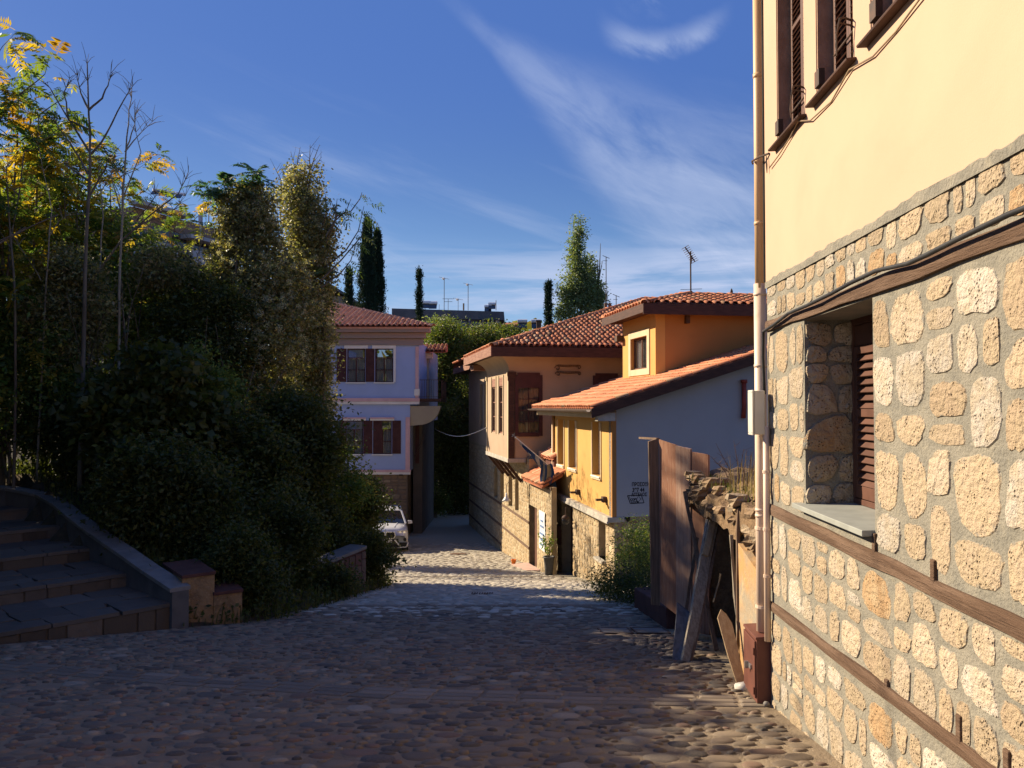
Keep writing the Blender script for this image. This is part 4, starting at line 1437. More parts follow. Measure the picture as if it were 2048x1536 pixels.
    ax = (B - A); thick = Vector((.05, .8, -.4)).normalized() * .028
    prof = [(0, -.035), (.02, .045), (.45, .062), (.80, .070), (.93, .035), (1.0, -.005), (.90, -.06), (.45, -.055)]
    f = [A + ax * t_ + sx * u for t_, u in prof]
    V = [tuple(p) for p in f] + [tuple(p + thick) for p in f]
    n_ = len(f)
    F = [tuple(range(n_)), tuple(reversed(range(n_, 2 * n_)))] + [(k, k + n_, (k + 1) % n_ + n_, (k + 1) % n_) for k in range(n_)]
    MB().add(V, F).build('plank', WOOD_RAW, t, bevel=.003)
    lean('upright_lath', 'tall narrow lath standing in front of the ochre plaster pier', (2.27, 8.2, -2.7), (2.215, 8.32, -1.30), .03, .03, WOOD_GREY)
    lean('broken_lath', 'dark broken lath propped beside the taller pale lath', (2.21, 8.12, -2.68), (2.27, 8.24, -1.02), .035, .025, WOOD_DARK)
    lean('rafter_stub', 'stubby split rafter end sticking out of the rubble above the laths', (2.40, 8.35, -1.20), (2.24, 8.30, -1.04), .07, .04, WOOD_RAW, w2=.03)
    t = thing('tilted_panel', 'blue-grey board slab tilted at the foot of the leaning props', 'board', (1.98, 9.6, -2.9), world=True)
    MB().hexa([(1.80, 9.3, -2.87), (1.99, 9.25, -2.87), (2.0, 9.33, -2.87), (1.82, 9.38, -2.87), (1.95, 9.75, -2.33), (2.14, 9.65, -2.47), (2.15, 9.73, -2.47), (1.97, 9.83, -2.33)]).build('slab', ASH_BLUE, t, bevel=.006)
    for (lab, p, r, q) in (('broken lump of white pipe lying against the cabinet door side', (2.13, 7.62, -2.58), .055, (1.2, 1, .7)),):
        t = thing('pipe_fragment', lab, 'rubble', p, world=True)
        MB().tube([(2.07, 7.62, -2.60), (2.17, 7.55, -2.55)], [.05, .045], 10).build('fragment', WHITE_BOX, t, smooth=True)
    t = thing('splinter', 'raw splintered stick poking out of the dark doorway', 'stick', (2.45, 9.9, -2.5), world=True)
    MB().bar((2.42, 9.9, -2.35), (2.52, 9.95, -2.02), .02, .012, n=3, jag=.003, rng=rng).build('stick_body', WOOD_RAW, t)
    # dark yard behind the opening
    t = thing('yard_shed', 'dark unlit shed space behind the leaning timbers', 'shed', (3.0, 9.8, -3.1), world=True)
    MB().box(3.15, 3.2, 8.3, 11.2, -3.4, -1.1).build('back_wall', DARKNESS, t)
    MB().hexa([(2.25, 7.15, -2.75), (3.2, 7.15, -2.75), (3.2, 11.2, -3.3), (2.7, 11.2, -3.3), (2.25, 7.15, -2.62), (3.2, 7.15, -2.6), (3.2, 11.2, -3.13), (2.7, 11.2, -3.13)]).build('dirt_floor', EARTH, t)


def blades(parent, name, pts, hmin, hmax, m, seed, w=0.008, lean=0.35):
    r = np.random.default_rng(seed)
    P = np.array(pts); n = len(P)
    h = r.uniform(hmin, hmax, n); a = r.uniform(0, 2 * PI, n); l = r.uniform(0, lean, n) * h
    dx, dy = np.cos(a), np.sin(a)
    sx, sy = -dy * w, dx * w
    z = P[:, 2]
    V = np.stack([
        np.stack([P[:, 0] - sx, P[:, 1] - sy, z], 1), np.stack([P[:, 0] + sx, P[:, 1] + sy, z], 1),
        np.stack([P[:, 0] + dx * l * .4 + sx * .7, P[:, 1] + dy * l * .4 + sy * .7, z + h * .6], 1),
        np.stack([P[:, 0] + dx * l * .4 - sx * .7, P[:, 1] + dy * l * .4 - sy * .7, z + h * .6], 1),
        np.stack([P[:, 0] + dx * l, P[:, 1] + dy * l, z + h], 1)], 1).reshape(-1, 3)
    i = np.arange(n)[:, None] * 5
    T = np.concatenate([i + [0, 1, 2], i + [0, 2, 3], i + [3, 2, 4]], 1).reshape(-1, 3)
    return np_mesh(name, V, T, m, parent, rnd=np.repeat(r.random(n), 3))


ruin()

# ------------------------------------------------------------------ yellow house with blue-grey end wall
def frame(O, U):
    """rotation and world mapping of a facade frame: x along U, y outward (left of U), z up"""
    u = Vector((U[0], U[1], 0)).normalized(); n = Vector((-u.y, u.x, 0))
    rot = math.atan2(u.y, u.x)

    def to(x, y, z): return Vector((O[0], O[1], 0)) + u * x + n * y + Vector((0, 0, z))

    def back(X, Y):
        d = Vector((X - O[0], Y - O[1], 0)); return d.dot(u), d.dot(n)
    return rot, to, back


YO = (2.44, 20.0); YU = (-0.17, 0.985)
Y_ROT, Yto, Yback = frame(YO, YU)


def yellow_house():
    T = thing('yellow_house', 'ochre yellow cottage with blue-grey end wall and tiled lean roof', 'house', (YO[0], YO[1], -4.5), Y_ROT)
    rng = random.Random(31)
    L = 6.5; W = -4.4         # length along the street, depth into the plot
    wins = [(.99, 1.80), (3.48, 4.40), (5.02, 5.85)]
    zs, ze = -2.70, 0.03
    roof = lambda y: ze + .315 * (-y)
    # street facade
    mb = MB(); wall_grid(mb, 0.0, L, zs, 0.0, 0, .30, [(a, b, -1.81, -.42) for a, b in wins])
    mb.build('street_wall', YELLOW, T)
    # end wall facing the viewer, blue-grey, and far end wall
    sl = .315
    mb = MB()
    P = [(-.004, .0, zs), (-.004, W - 1.6, zs), (-.004, W - 1.6, roof(W - 1.6)), (-.004, 0, ze)]
    V = P + [(.28, p[1], p[2]) for p in P]
    V = [(p[0], p[1], p[2]) for p in V]
    mb.add(V, [(0, 1, 2, 3), (7, 6, 5, 4), (0, 4, 5, 1), (1, 5, 6, 2), (2, 6, 7, 3), (3, 7, 4, 0)])
    ew = mb.build('end_wall', BLUEGREY, T)
    # corner strip in yellow
    MB().box(-.012, .09, -.10, .010, zs, -.02).build('corner_strip', ORANGE, T)
    mb = MB(); mb.add([(L, 0, zs), (L, W, zs), (L, W, roof(W)), (L, 0, ze)], [(0, 1, 2, 3)])
    mb.box(L - .2, L, W, -.0, zs, -.05); mb.build('far_wall', YELLOW, T)
    # stone ground floor, front and end
    holes = [(.76, 1.40, -3.90, -2.98), (4.2, 5.55, -5.35, -2.95)]
    zb = lambda x: float(SZ(*(Yto(x, 0, 0).xy))) - .35
    mb = MB(); wall_grid(mb, 0.02, L, -5.6, zs - .13, -.05, .40, holes)
    mb.box(0.02, .42, W - 1.6, -.46, -5.6, zs - .001)
    bw = mb.build('stone_base', MORTAR_FAR, T)
    rects = [(.04, .75, -4.7, -2.86), (.76, 1.40, -4.7, -3.94), (1.41, 4.18, -5.2, -2.86), (5.57, L - .02, -5.3, -2.86)]
    geo = stone_panel(rng, rects, -.05, .03, .46, .30, n=10, proud=.016)
    place_stones(geo, TUFA_FAR, bw, 150)
    geo = stone_panel(rng, [(.0, 3.4, -4.4, -2.74)], 0, .03, .5, .32, n=10, proud=.016)
    e = [([(0.018 - v[1], -.10 - v[0], v[2]) for v in V], [tuple(F) for F in FF]) for V, FF in geo]
    place_stones(e, BASE_STONE, bw, 60, name='end_stone')
    # projecting concrete ledge
    mb = MB()
    mb.box(-.02, L, -.30, .13, zs - .13, zs - .002)
    mb.box(-.02, L, .10, .15, zs - .16, zs - .10)
    mb.build('ledge', LEDGE, T, bevel=.01)
    # recessed windows with white surround
    for a, b in wins:
        mb = MB()
        mb.box(a - .05, a, 0, .025, -1.86, -.42); mb.box(b, b + .05, 0, .025, -1.86, -.42)
        mb.box(a - .06, b + .06, 0, .05, -1.90, -1.86)
        mb.build('window_surround', CREAMTRIM, T)
        sash(T, a, b, -1.81, -.42, -.17, WHITE, cols=2, rows=1, curtain=True, glass=GLASS_DARK)
        MB().box(a, b, -.17, .06, -1.845, -1.812).build('window_sill', WHITE, T)
    # window and door in the stone storey
    MB().box(.76, 1.40, -.44, -.30, -3.90, -2.98).build('cellar_shutter', WOOD_DARK, T)
    MB().box(.70, 1.46, -.30, .08, -3.96, -3.90).build('cellar_sill', LEDGE, T)
    MB().box(4.24, 5.51, -.42, -.33, -5.35, -2.99).build('door', mat('dark_red_door', (0.16, 0.06, 0.035), (0.11, 0.04, 0.025), 3, .6, .2, 20, streak=(6, 1, .4), dist=.004), T)
    # roof
    pitch = .315
    S = Vector((0, -1, pitch)).normalized()
    RW = 6.9; RL = 7.35
    O = (-.34, .62, -.11 + .02)
    rf = MB()
    k = Vector((0, -1, pitch))
    A = Vector(O); 
    rf.hexa([(O[0], O[1], O[2] - .02), (O[0] + RL, O[1], O[2] - .02), (O[0] + RL, O[1] - RW, O[2] - .02 + RW * pitch), (O[0], O[1] - RW, O[2] - .02 + RW * pitch),
             (O[0], O[1], O[2] + .02), (O[0] + RL, O[1], O[2] + .02), (O[0] + RL, O[1] - RW, O[2] + .02 + RW * pitch), (O[0], O[1] - RW, O[2] + .02 + RW * pitch)])
    rp = rf.build('roof', FASCIA, T)
    tiled_slope(rp, (O[0], O[1], O[2] + .015), (1, 0, 0), S, RL, RW * 1.03, lambda e, s: 0 <= e <= RL and 0 <= s < RW * 1.02 and not (e > 3.2 and s > 3.0 and False), pitch=.215, row=.34, n_ind=290, key=lambda e, s: e * .8 + s * .6, seed=3)
    # verge board and gutter
    mb = MB()
    mb.hexa([(O[0] - .03, O[1], O[2] - .20), (O[0], O[1], O[2] - .20), (O[0], O[1] - RW, O[2] - .20 + RW * pitch), (O[0] - .03, O[1] - RW, O[2] - .20 + RW * pitch),
             (O[0] - .03, O[1], O[2] + .03), (O[0], O[1], O[2] + .03), (O[0], O[1] - RW, O[2] + .03 + RW * pitch), (O[0] - .03, O[1] - RW, O[2] + .03 + RW * pitch)])
    mb.build('verge_board', FASCIA, T)
    mb = MB()
    n = 8; pr = [(O[1] + .07 + .065 * math.cos(PI + PI * i / n), O[2] + .0 + .065 * math.sin(PI + PI * i / n)) for i in range(n + 1)]
    V = []
    for x in (O[0], O[0] + RL):
        V += [(x, p[0], p[1]) for p in pr]
    mb.add(V, [(i, i + 1, n + 1 + i + 1, n + 1 + i) for i in range(n)])
    V2 = [(x, (p[0] - (O[1] + .07)) * .88 + O[1] + .07, (p[1] - O[2]) * .88 + O[2]) for x in (O[0], O[0] + RL) for p in pr]
    mb.add(V2, [(i + 1, i, n + 1 + i, n + 1 + i + 1) for i in range(n)])
    mb.build('gutter', mat('dark_gutter', (.10, .075, .06), (.07, .05, .04), 4, .5), T, smooth=True)
    # boarded soffit beam
    mb = MB()
    mb.box(O[0] + .25, O[0] + RL - .1, .38, .46, -.285, -.15)
    mb.build('eave_beam', CREAMTRIM, T, bevel=.005)
    MB().box(O[0] + .04, O[0] + RL - .04, -.02, .55, -.15, -.12).build('soffit', WOOD_DARK, T)
    # gable return board in shade
    MB().box(O[0] + .05, O[0] + .30, -.0, .44, -.36, -.16).build('return_board', LEDGE, T)
    # security lamp brackets on the yellow wall
    for (x, z) in ((.55, -2.36), (3.2, -2.45)):
        b = MB(); b.box(x - .09, x + .09, .0, .10, z - .04, z + .10); b.box(x - .05, x + .05, .10, .26, z + .0, z + .05)
        b.build('wall_bracket', IRON, T)
    # meter cabinet next to the door
    MB().box(5.62, 5.95, -.05, .05, -4.3, -3.7).build('meter_cover', REDSTONE, T)
    # drainpipe at the far end
    MB().tube([(6.35, .05, -.3), (6.35, .05, -5.2)], .045, 10).build('drainpipe', PIPE_TAN, T, smooth=True)
    # stencilled lettering on the end wall
    def line(txt, y, z, size, sx=1.0, shear=0.0):
        cu = bpy.data.curves.new('stencil_text', 'FONT')
        cu.body = txt; cu.size = size; cu.extrude = .001; cu.offset = .004
        cu.shear = shear
        ob = bpy.data.objects.new('tmp', cu)
        COL.objects.link(ob)
        dg = bpy.context.evaluated_depsgraph_get()
        me = bpy.data.meshes.new_from_object(ob.evaluated_get(dg))
        bpy.data.objects.remove(ob)
        me.materials.clear(); me.materials.append(mat('black_stencil_paint', (.02, .02, .022), (.035, .035, .04), 9, .9))
        o = bpy.data.objects.new('stencil_text', me)
        COL.objects.link(o); o.parent = ew
        # text x runs to the right seen from the street end (towards -y), text y is up
        o.matrix_local = Matrix.Translation((-.0075, y, z + 4.5)) @ Matrix(((0, 0, -1, 0), (-sx, 0, 0, 0), (0, 1, 0, 0), (0, 0, 0, 1)))
    # positions in pixels of the photograph: x 1263..1295, y 965..1010
    def yy(px): return -(px - 1224) / 1640 * 20.05
    line('ΠΡΟΣΟΧΗ', yy(1264), -1.955, .125, .74)
    line('397 44', yy(1265), -2.095, .14, .80)
    line('ΑΓΓΕΛΟΣ', yy(1263), -2.20, .11, .80)
    # outlined sign below
    mb = MB()
    def stroke(p, q, w=.016):
        a = Vector((0, yy(p[0]), (812 - p[1]) / 1640 * 20.0)); b = Vector((0, yy(q[0]), (812 - q[1]) / 1640 * 20.0))
        d = (b - a).normalized(); nn = Vector((0, -d.z, d.y)) * w / 2
        mb.add([(-.0065, *(a + nn).yz), (-.0065, *(b + nn).yz), (-.0065, *(b - nn).yz), (-.0065, *(a - nn).yz)], [(0, 1, 2, 3)])
    K = [(1255, 991), (1284, 991), (1289.5, 1006), (1261, 1007), (1255, 991)]
    for a, b in zip(K[:-1], K[1:]): stroke(a, b, .02)
    stroke((1258, 992), (1264, 1006), .012)
    for a, b in (((1277, 992), (1274, 1000)), ((1274, 1000), (1279, 1006)), ((1279, 994), (1284, 1000)), ((1284, 996), (1279, 1003)), ((1273, 1001), (1280, 1006))): stroke(a, b, .01)
    mb.build('stencil_frame', MATS['black_stencil_paint'], ew)
    line('COPY', yy(1261.5), -2.305, .075, .85)
    line('LOOK', yy(1264), -2.375, .075, .85)
    # rust-red vent pipe on the end wall
    y0 = yy(1502)
    p = MB(); p.tube([(-.08, y0, .62), (-.08, y0, -.02), (-.07, y0 + .02, -.30)], .06, 10)
    p.tube([(-.08, y0, .66), (-.08, y0, .58)], .085, 10)
    p.build('vent_pipe', mat('rust_red_paint', (.30, .055, .035), (.22, .045, .03), 6, .6, .2, 30, dist=.003), T, smooth=True)
    return T


yellow_house()

AO = (3.98, 22.7)
A_ROT, Ato, Aback = frame(AO, (-0.17, 0.985))


def annex():
    T = thing('orange_annex', 'orange rendered upper house with hipped tile roof rising behind the lean roof', 'house', (AO[0], AO[1], .3), A_ROT)
    L = 3.0; zb = 0.2; zt = 2.62
    t0, t1 = .66, 2.15
    mb = MB(); wall_grid(mb, 0, L, zb, zt, 0, .28, [(t0, t1, 1.08, 2.02)])
    mb.build('sunny_wall', YELLOW, T)
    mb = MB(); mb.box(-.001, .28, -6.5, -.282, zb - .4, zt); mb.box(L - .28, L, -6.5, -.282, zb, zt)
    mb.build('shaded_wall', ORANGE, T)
    mb = MB()
    mb.box(t0 - .2, t0, 0, .03, .90, 2.2); mb.box(t1, t1 + .2, 0, .03, .90, 2.2)
    mb.box(t0, t1, 0, .028, 2.02, 2.2); mb.box(t0, t1, 0, .028, .90, 1.08)
    mb.build('window_surround', CREAMTRIM, T)
    sash(T, t0, t1, 1.08, 2.02, -.08, SHUTTER, cols=2, rows=1, curtain=True)
    # roof: hip at the near street corner
    ov = .50; ez = 2.66; p = .27
    E0 = (-ov, ov)                      # near street corner of the eave in frame coordinates
    RL = L + 2 * ov; RW = 7.0
    mb = MB()
    mb.box(-ov, L + ov, -6.5, ov, ez - .05, ez + .02); mb.build('soffit', FASCIA, T)
    mb = MB()
    mb.box(-ov - .02, L + ov, ov, ov + .03, ez - .12, ez + .12)
    mb.box(-ov - .03, -ov, -6.5, ov + .03, ez - .17, ez + .12)
    mb.build('fascia', FASCIA, T)
    h = RL / 2
    R0 = (-ov + h, ov - h, ez + .10 + p * h); R1 = (-ov + h, -6.5, ez + .10 + p * h)
    C0 = (-ov, ov, ez + .10); C1 = (L + ov, ov, ez + .10); C2 = (L + ov, -6.5, ez + .10); C3 = (-ov, -6.5, ez + .10)
    mb = MB(); mb.add([C0, C1, C2, C3, R0, R1], [(0, 1, 4), (1, 2, 5, 4), (3, 0, 4, 5), (2, 3, 5), (3, 2, 1, 0)])
    rf = mb.build('roof', CHANNEL, T)
    # slope facing the viewer: eave runs along -y at x = -ov
    S = Vector((1, 0, p)).normalized(); sl = h * math.sqrt(1 + p * p)
    tiled_slope(rf, C0, (0, -1, 0), S, 7.0, sl, lambda e, s: s < e / 1.0 * math.sqrt(1 + p * p) + .02 and s < sl - .1 and e > 0.05, pitch=.25, row=.30, n_ind=150, key=lambda e, s: e, seed=5, r0=.10, jit=.4)
    S = Vector((0, -1, p)).normalized()
    tiled_slope(rf, C0, (1, 0, 0), S, RL, sl, lambda e, s: s < min(e, RL - e) * math.sqrt(1 + p * p) and e > .05, pitch=.25, row=.30, n_ind=80, seed=6, r0=.10, jit=.4)
    cap_line(rf, C0, R0, r=.11); cap_line(rf, R0, R1, r=.11); cap_line(rf, C1, R0, r=.11)
    # floodlight under the eave and a side bracket
    MB().box(-.16, -.02, -.95, -.84, 2.30, 2.52).build('floodlight', IRON, T)
    MB().box(L - .1, L + .15, -.05, .22, 2.02, 2.2).build('camera_bracket', IRON, T)
    # antenna mast on the ridge
    a = thing('roof_antenna', 'thin television aerial on a mast above the orange house roof', 'antenna', tuple(Vector((5.25, 24.0, 3.3))), world=True)
    m = MB(); m.tube([(5.25, 24.0, 3.1), (5.25, 24.0, 4.55)], .022, 6); m.build('mast', IRON, a)
    m = MB()
    A_, B_ = Vector((5.05, 23.8, 4.55 + .08)), Vector((5.42, 24.2, 4.22 + .06))
    m.bar(A_, B_, .025, .025)
    for i in range(9):
        q = A_.lerp(B_, i / 8); m.bar(q + Vector((-.08, .1, -.04)), q + Vector((.08, -.1, .04)), .012, .012)
    m.bar((5.28, 24.05, 4.2), (5.32, 24.1, 4.45), .02, .02)
    m.build('aerial', IRON, a)
    m = MB(); m.bar((4.95, 24.0, 3.42), (5.58, 24.0, 3.44), .012, .012); m.build('crossbar', IRON, a)
    b = thing('ridge_bird', 'tiny dark bird perched on the ridge of the orange house', 'bird', (6.63, 24.68, 3.38), world=True)
    m = MB(); m.lathe([(0, 0), (.035, .03), (.045, .09), (.03, .15), (.012, .18), (0, .2)], (6.63, 24.68, 3.36), 8); m.bar((6.61, 24.68, 3.44), (6.53, 24.68, 3.38), .04, .015); m.build('body', IRON, b, smooth=True)


annex()

# ------------------------------------------------------------------ beige mansion with projecting bay
KO = (1.17, 24.4)
K_ROT, Kto, Kback = frame(KO, (-0.187, 0.982))


def arch_hole(a, b, z0, zs, z1, n=5):
    """outline of a pointed arch"""
    m = (a + b) / 2
    pts = [(a, z0), (b, z0), (b, zs)]
    for i in range(1, n): t = i / n; pts.append((b + (m - b) * (1 - math.cos(t * PI / 2)), zs + (z1 - zs) * math.sin(t * PI / 2)))
    pts.append((m, z1))
    for i in range(n - 1, 0, -1): t = i / n; pts.append((a + (m - a) * (1 - math.cos(t * PI / 2)), zs + (z1 - zs) * math.sin(t * PI / 2)))
    pts.append((a, zs))
    return pts


def mansion():
    T = thing('beige_mansion', 'beige mansion with overhanging bay above a long stone wall', 'house', (KO[0], KO[1], -5.3), K_ROT)
    rng = random.Random(77)
    arches = [(4.97, 5.67), (6.16, 6.97), (7.94, 8.77), (9.41, 10.27)]
    Z0, Z1 = -6.6, -1.78
    door = (1.96, 3.20, -5.75, -3.28)
    # stone wall; arches are cut as tall holes, their pointed heads filled at the corners
    mb = MB(); wall_grid(mb, 3.20, 18.0, Z0, Z1, 0, .5, [(a, b, -3.78, -2.5) for a, b in arches])
    wall_grid(mb, 0.0, 3.20, Z0, -2.42, 0, .16, [door])
    for a, b in arches:
        m_ = (a + b) / 2; n = 6
        for (side, sg) in ((a, 1), (b, -1)):
            for i in range(n):
                t0_, t1_ = i / n, (i + 1) / n
                xa = side + (m_ - side) * (1 - math.cos(t0_ * PI / 2)); xb = side + (m_ - side) * (1 - math.cos(t1_ * PI / 2))
                za = -2.95 + .42 * math.sin(t0_ * PI / 2); zb = -2.95 + .42 * math.sin(t1_ * PI / 2)
                q = [(xa, 0, za), (xb, 0, zb), (xb, 0, -2.5), (xa, 0, -2.5)]
                r_ = [(p[0], -.3, p[2]) for p in q]
                V = q + r_
                mb.add(V, [(0, 1, 2, 3), (3, 2, 1, 0), (0, 4, 5, 1)])
    sw = mb.build('stone_wall', MORTAR_FAR, T)
    rects = [(3.22, 18, -6.3, -4.80), (3.22, 18, -4.70, -3.94), (3.22, 4.95, -3.86, -1.85), (10.3, 18, -3.86, -1.85), (5.69, 6.14, -3.86, -2.6), (6.99, 7.92, -3.86, -2.6), (8.79, 9.39, -3.86, -2.6), (4.96, 10.29, -2.48, -1.85),
             (.03, 1.94, -5.6, -2.5), (1.96, 3.2, -3.25, -2.5)]
    geo = stone_panel(rng, rects, 0, .028, .40, .24, n=9, proud=.012, ok=lambda x, z, a, b, c, d: d > SZ(*Kto(x, 0, 0).xy) - .1)
    place_stones(geo, TUFA_FAR, sw, 290, key=lambda g: g[0][-1][0])
    for (z, a, b) in ((-4.75, 3.2, 18), (-3.90, 3.2, 18), (-2.46, .0, 3.2), (-5.5, 8.5, 18)):
        MB().box(a, b, -.02, .022, z - .045, z + .04).build('timber_beam', TIMBER, T)
    for a, b in arches:
        w = MB(); w.box(a, b, -.34, -.28, -3.78, -2.5); w.build('arch_window', WOOD_DARK, T)
        fr = MB()
        fr.box((a + b) / 2 - .02, (a + b) / 2 + .02, -.28, -.26, -3.78, -2.55)
        for z in (-3.45, -3.1): fr.box(a, b, -.279, -.265, z - .015, z + .015)
        fr.build('window_bars', SHUTTER_DARK, T)
    # street door, recessed
    d = MB().box(door[0] + .02, door[1] - .02, -.22, -.165, door[2], door[3]).build('door', mat('old_brown_door', (.13, .06, .035), (.09, .04, .025), 3, .6, .2, 20, streak=(6, 1, .4), dist=.004), T)
    MB().box(2.55, 2.60, -.164, -.14, door[2] + .2, door[3] - .02).build('door_moulding', SHUTTER_DARK, d)
    MB().lathe([(0, -.02), (.03, -.02), (.03, .02), (0, .02)], (2.3, -.14, -4.4), 8).build('knob', STEEL, d)
    # upper storey box: s 3.65.., offset +0.6 over the bay
    zb, zt = -1.78, 1.72
    wf = [(4.70, 5.40), (6.10, 6.90)]
    bayx0, bayx1 = 3.65, 8.4
    wins = [(4.72, 5.62), (6.28, 7.22)]
    mb = MB(); wall_grid(mb, bayx0, bayx1, zb, zt, .6, .22, [(a, b, -.98, 1.02) for a, b in wins])
    bw = mb.build('bay_wall', BEIGE, T)
    # the shaded end of the bay, facing up the street: openings in a wall along -y
    front_w = [(.22, 1.14), (2.98, 3.92)]
    mb = MB(); tmp = MB(); wall_grid(tmp, 0.0, 9.0, zb, zt, 0, .22, [(a, b, -.96, 1.06) for a, b in front_w])
    V = [(bayx0 - 0.0 - v[1] - 0.0, .6 - v[0], v[2]) for v in tmp.v]
    mb.add(V, [tuple(f) for f in tmp.f])
    mb.build('end_wall', BEIGE, T)
    MB().box(bayx0 + .23, 18, -8.4, .0, zb + .0, zb + .06).build('upper_floor', WOOD_DARK, T)
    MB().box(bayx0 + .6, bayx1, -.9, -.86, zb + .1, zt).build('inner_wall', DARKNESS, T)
    mb = MB(); wall_grid(mb, bayx1, 18, zb, zt, .02, .3, [(9.0, 9.5, -1.0, 1.0), (9.8, 10.3, -1.0, 1.0), (12, 12.8, -1, 1), (13.4, 14.2, -1, 1)])
    mb.box(bayx1 - .22, bayx1, .02, .38, zb, zt)
    mb.build('rear_wing_wall', BEIGE, T)
    for a, b in ((9.0, 9.5), (9.8, 10.3), (12, 12.8), (13.4, 14.2)):
        sash(T, a, b, -1.0, 1.0, -.08, SHUTTER_DARK, cols=2, rows=3, curtain=False, glass=GLASS_DARK)
    # base moulding of the bay and struts
    mb = MB(); mb.box(bayx0 - .04, bayx1 + .02, .02, .65, zb - .14, zb - .0)
    mb.build('bay_sill_beam', LEDGE, T, bevel=.01)
    MB().box(bayx0 - .06, bayx0 + .02, -8.4, .02, zb - .20, zb - .001).build('end_sill_beam', FASCIA, T)
    for x in (4.4, 5.6, 6.8, 8.0):
        MB().bar((x, .60, zb - .14), (x - .0, .02, zb - .86), .10, .09, up=(1, 0, 0)).build('strut', FASCIA, T)
    # corner pilasters
    for x in (bayx0 - .0, bayx1 - .12):
        mb = MB(); mb.box(x - .02, x + .12, .60, .635, zb, 1.0); mb.box(x - .04, x + .16, .60, .66, 1.0, 1.14); mb.build('pilaster', CREAMTRIM, T)
    mb = MB(); mb.box(bayx0 - .035, bayx0, .42, .63, zb, 1.02); mb.build('corner_board', FASCIA, T)
    mb = MB()
    mb.box(bayx0 - .07, bayx0, .36, .67, 1.02, 1.16); mb.box(bayx0 - .05, bayx0, .38, .65, .86, 1.02); mb.build('carved_capital', FASCIA, T)
    # bay windows
    for a, b in wins:
        mb = MB(); mb.box(a - .07, a, .60, .628, -1.02, 1.10); mb.box(b, b + .07, .60, .628, -1.02, 1.10); mb.build('window_surround', CREAMTRIM, T)
        mb = MB(); mb.box(a, b, .50, .60, .72, 1.02); mb.build('carved_head_panel', FASCIA_RED, T)
        sash(T, a, b, -.98, .72, .56, FASCIA_RED, cols=2, rows=3, curtain=True)
    # end wall windows, their own little frames built in the turned direction
    for (a, b) in front_w:
        mb = MB()
        X = bayx0 - .06
        def bx(r0, r1, z0, z1, d0=0.0, d1=.06): mb.box(X + d0, X + .06 + d1 * 0, .6 - r1, .6 - r0, z0, z1)
        mb.box(bayx0 - .05, bayx0 + .06, .6 - a - .10, .6 - a + .02, -1.02, 1.06)
        mb.box(bayx0 - .05, bayx0 + .06, .6 - b - .02, .6 - b + .10, -1.02, 1.06)
        mb.box(bayx0 - .049, bayx0 + .06, .6 - b + .10, .6 - a - .10, -1.04, -.90)
        mb.prism([(0, 0)] * 3, 0, 0) if False else None
        w = mb.build('window_frame', SHUTTER_DARK, T)
        hd = MB()
        hd.box(bayx0 - .052, bayx0 + .05, .6 - b - .02, .6 - a + .02, .62, 1.00)
        hd.box(bayx0 - .052, bayx0 + .05, .6 - b + .07, .6 - a - .07, 1.00, 1.14)
        hd.build('carved_head_panel', SHUTTER_DARK, T)
        r0, r1 = a + .10, b - .10
        bars = MB()
        m_ = (r0 + r1) / 2
        bars.box(bayx0 + .0, bayx0 + .04, .6 - m_ - .015, .6 - m_ + .015, -.90, .62)
        for k in range(1, 4):
            z = -.90 + 1.52 * k / 4
            bars.box(bayx0 + .004, bayx0 + .036, .6 - r1, .6 - r0, z - .014, z + .014)
        bars.build('glazing_bars', SHUTTER_DARK, w)
        for i in range(2):
            for k in range(4):
                ra = r0 + (r1 - r0) * i / 2 + .016; rb = r0 + (r1 - r0) * (i + 1) / 2 - .016
                z0 = -.90 + 1.52 * k / 4 + .015; z1 = -.90 + 1.52 * (k + 1) / 4 - .015
                MB().box(bayx0 + .018, bayx0 + .024, .6 - rb, .6 - ra, z0, z1).build('pane', GLASS, w)
        cb = MB(); n = 22; V = []
        for i in range(n + 1):
            y = .6 - r0 - (r1 - r0) * i / n
            V += [(bayx0 + .10 + .02 * math.sin(i * 1.7), y, -.9), (bayx0 + .10 + .02 * math.sin(i * 1.7), y, .62)]
        cb.add(V, [(2 * i, 2 * i + 2, 2 * i + 3, 2 * i + 1) for i in range(n)]); cb.build('curtain', mat('beige_curtain', (.42, .33, .25), (.33, .26, .2), 5, .9), w)
    # carved ornament high on the shaded wall
    mb = MB(); X = bayx0 - .001
    y0, y1 = .6 - 1.72, .6 - 2.42
    for z in (1.40, 1.17):
        mb.tube([(X - .04, y0 + .04, z), (X - .05, (y0 + y1) / 2, z - .02), (X - .04, y1 - .04, z)], [.035, .045, .035], 8)
    for (yc, zc, r) in ((y0 + .03, 1.30, .10), (y1 - .03, 1.34, .09), (y0 + .02, 1.10, .09), (y1 - .04, 1.12, .08), (y0 + .08, 1.44, .06), (y1 - .08, 1.47, .06)):
        pts = [(X - .04, yc + math.cos(t) * r * (1 - t / 9), zc + math.sin(t) * r * (1 - t / 9)) for t in [i * .6 for i in range(12)]]
        mb.tube(pts, .022, 6)
    mb.build('carved_ornament', WOOD_DARK, T, smooth=True)
    MB().box(X - .02, X, y1 + .02, y0 - .02, .93, 1.0).build('ornament_shelf', BEIGE, T)
    # curved plaster cove under the eave
    mb = MB()
    n = 8
    def cove(x0, x1, y, sgn_axis):
        V = []
        for i in range(n + 1):
            t = i / n * PI / 2
            o_, z = .62 * (1 - math.cos(t)), zt - .52 + .52 * math.sin(t)
            V += [(o_, z)]
        return V
    cv = cove(0, 1, 0, 0)
    V = []
    for (o_, z) in cv:
        V += [(bayx0 - o_, .6 + o_, z), (bayx1 + o_ * .3, .6 + o_, z)]
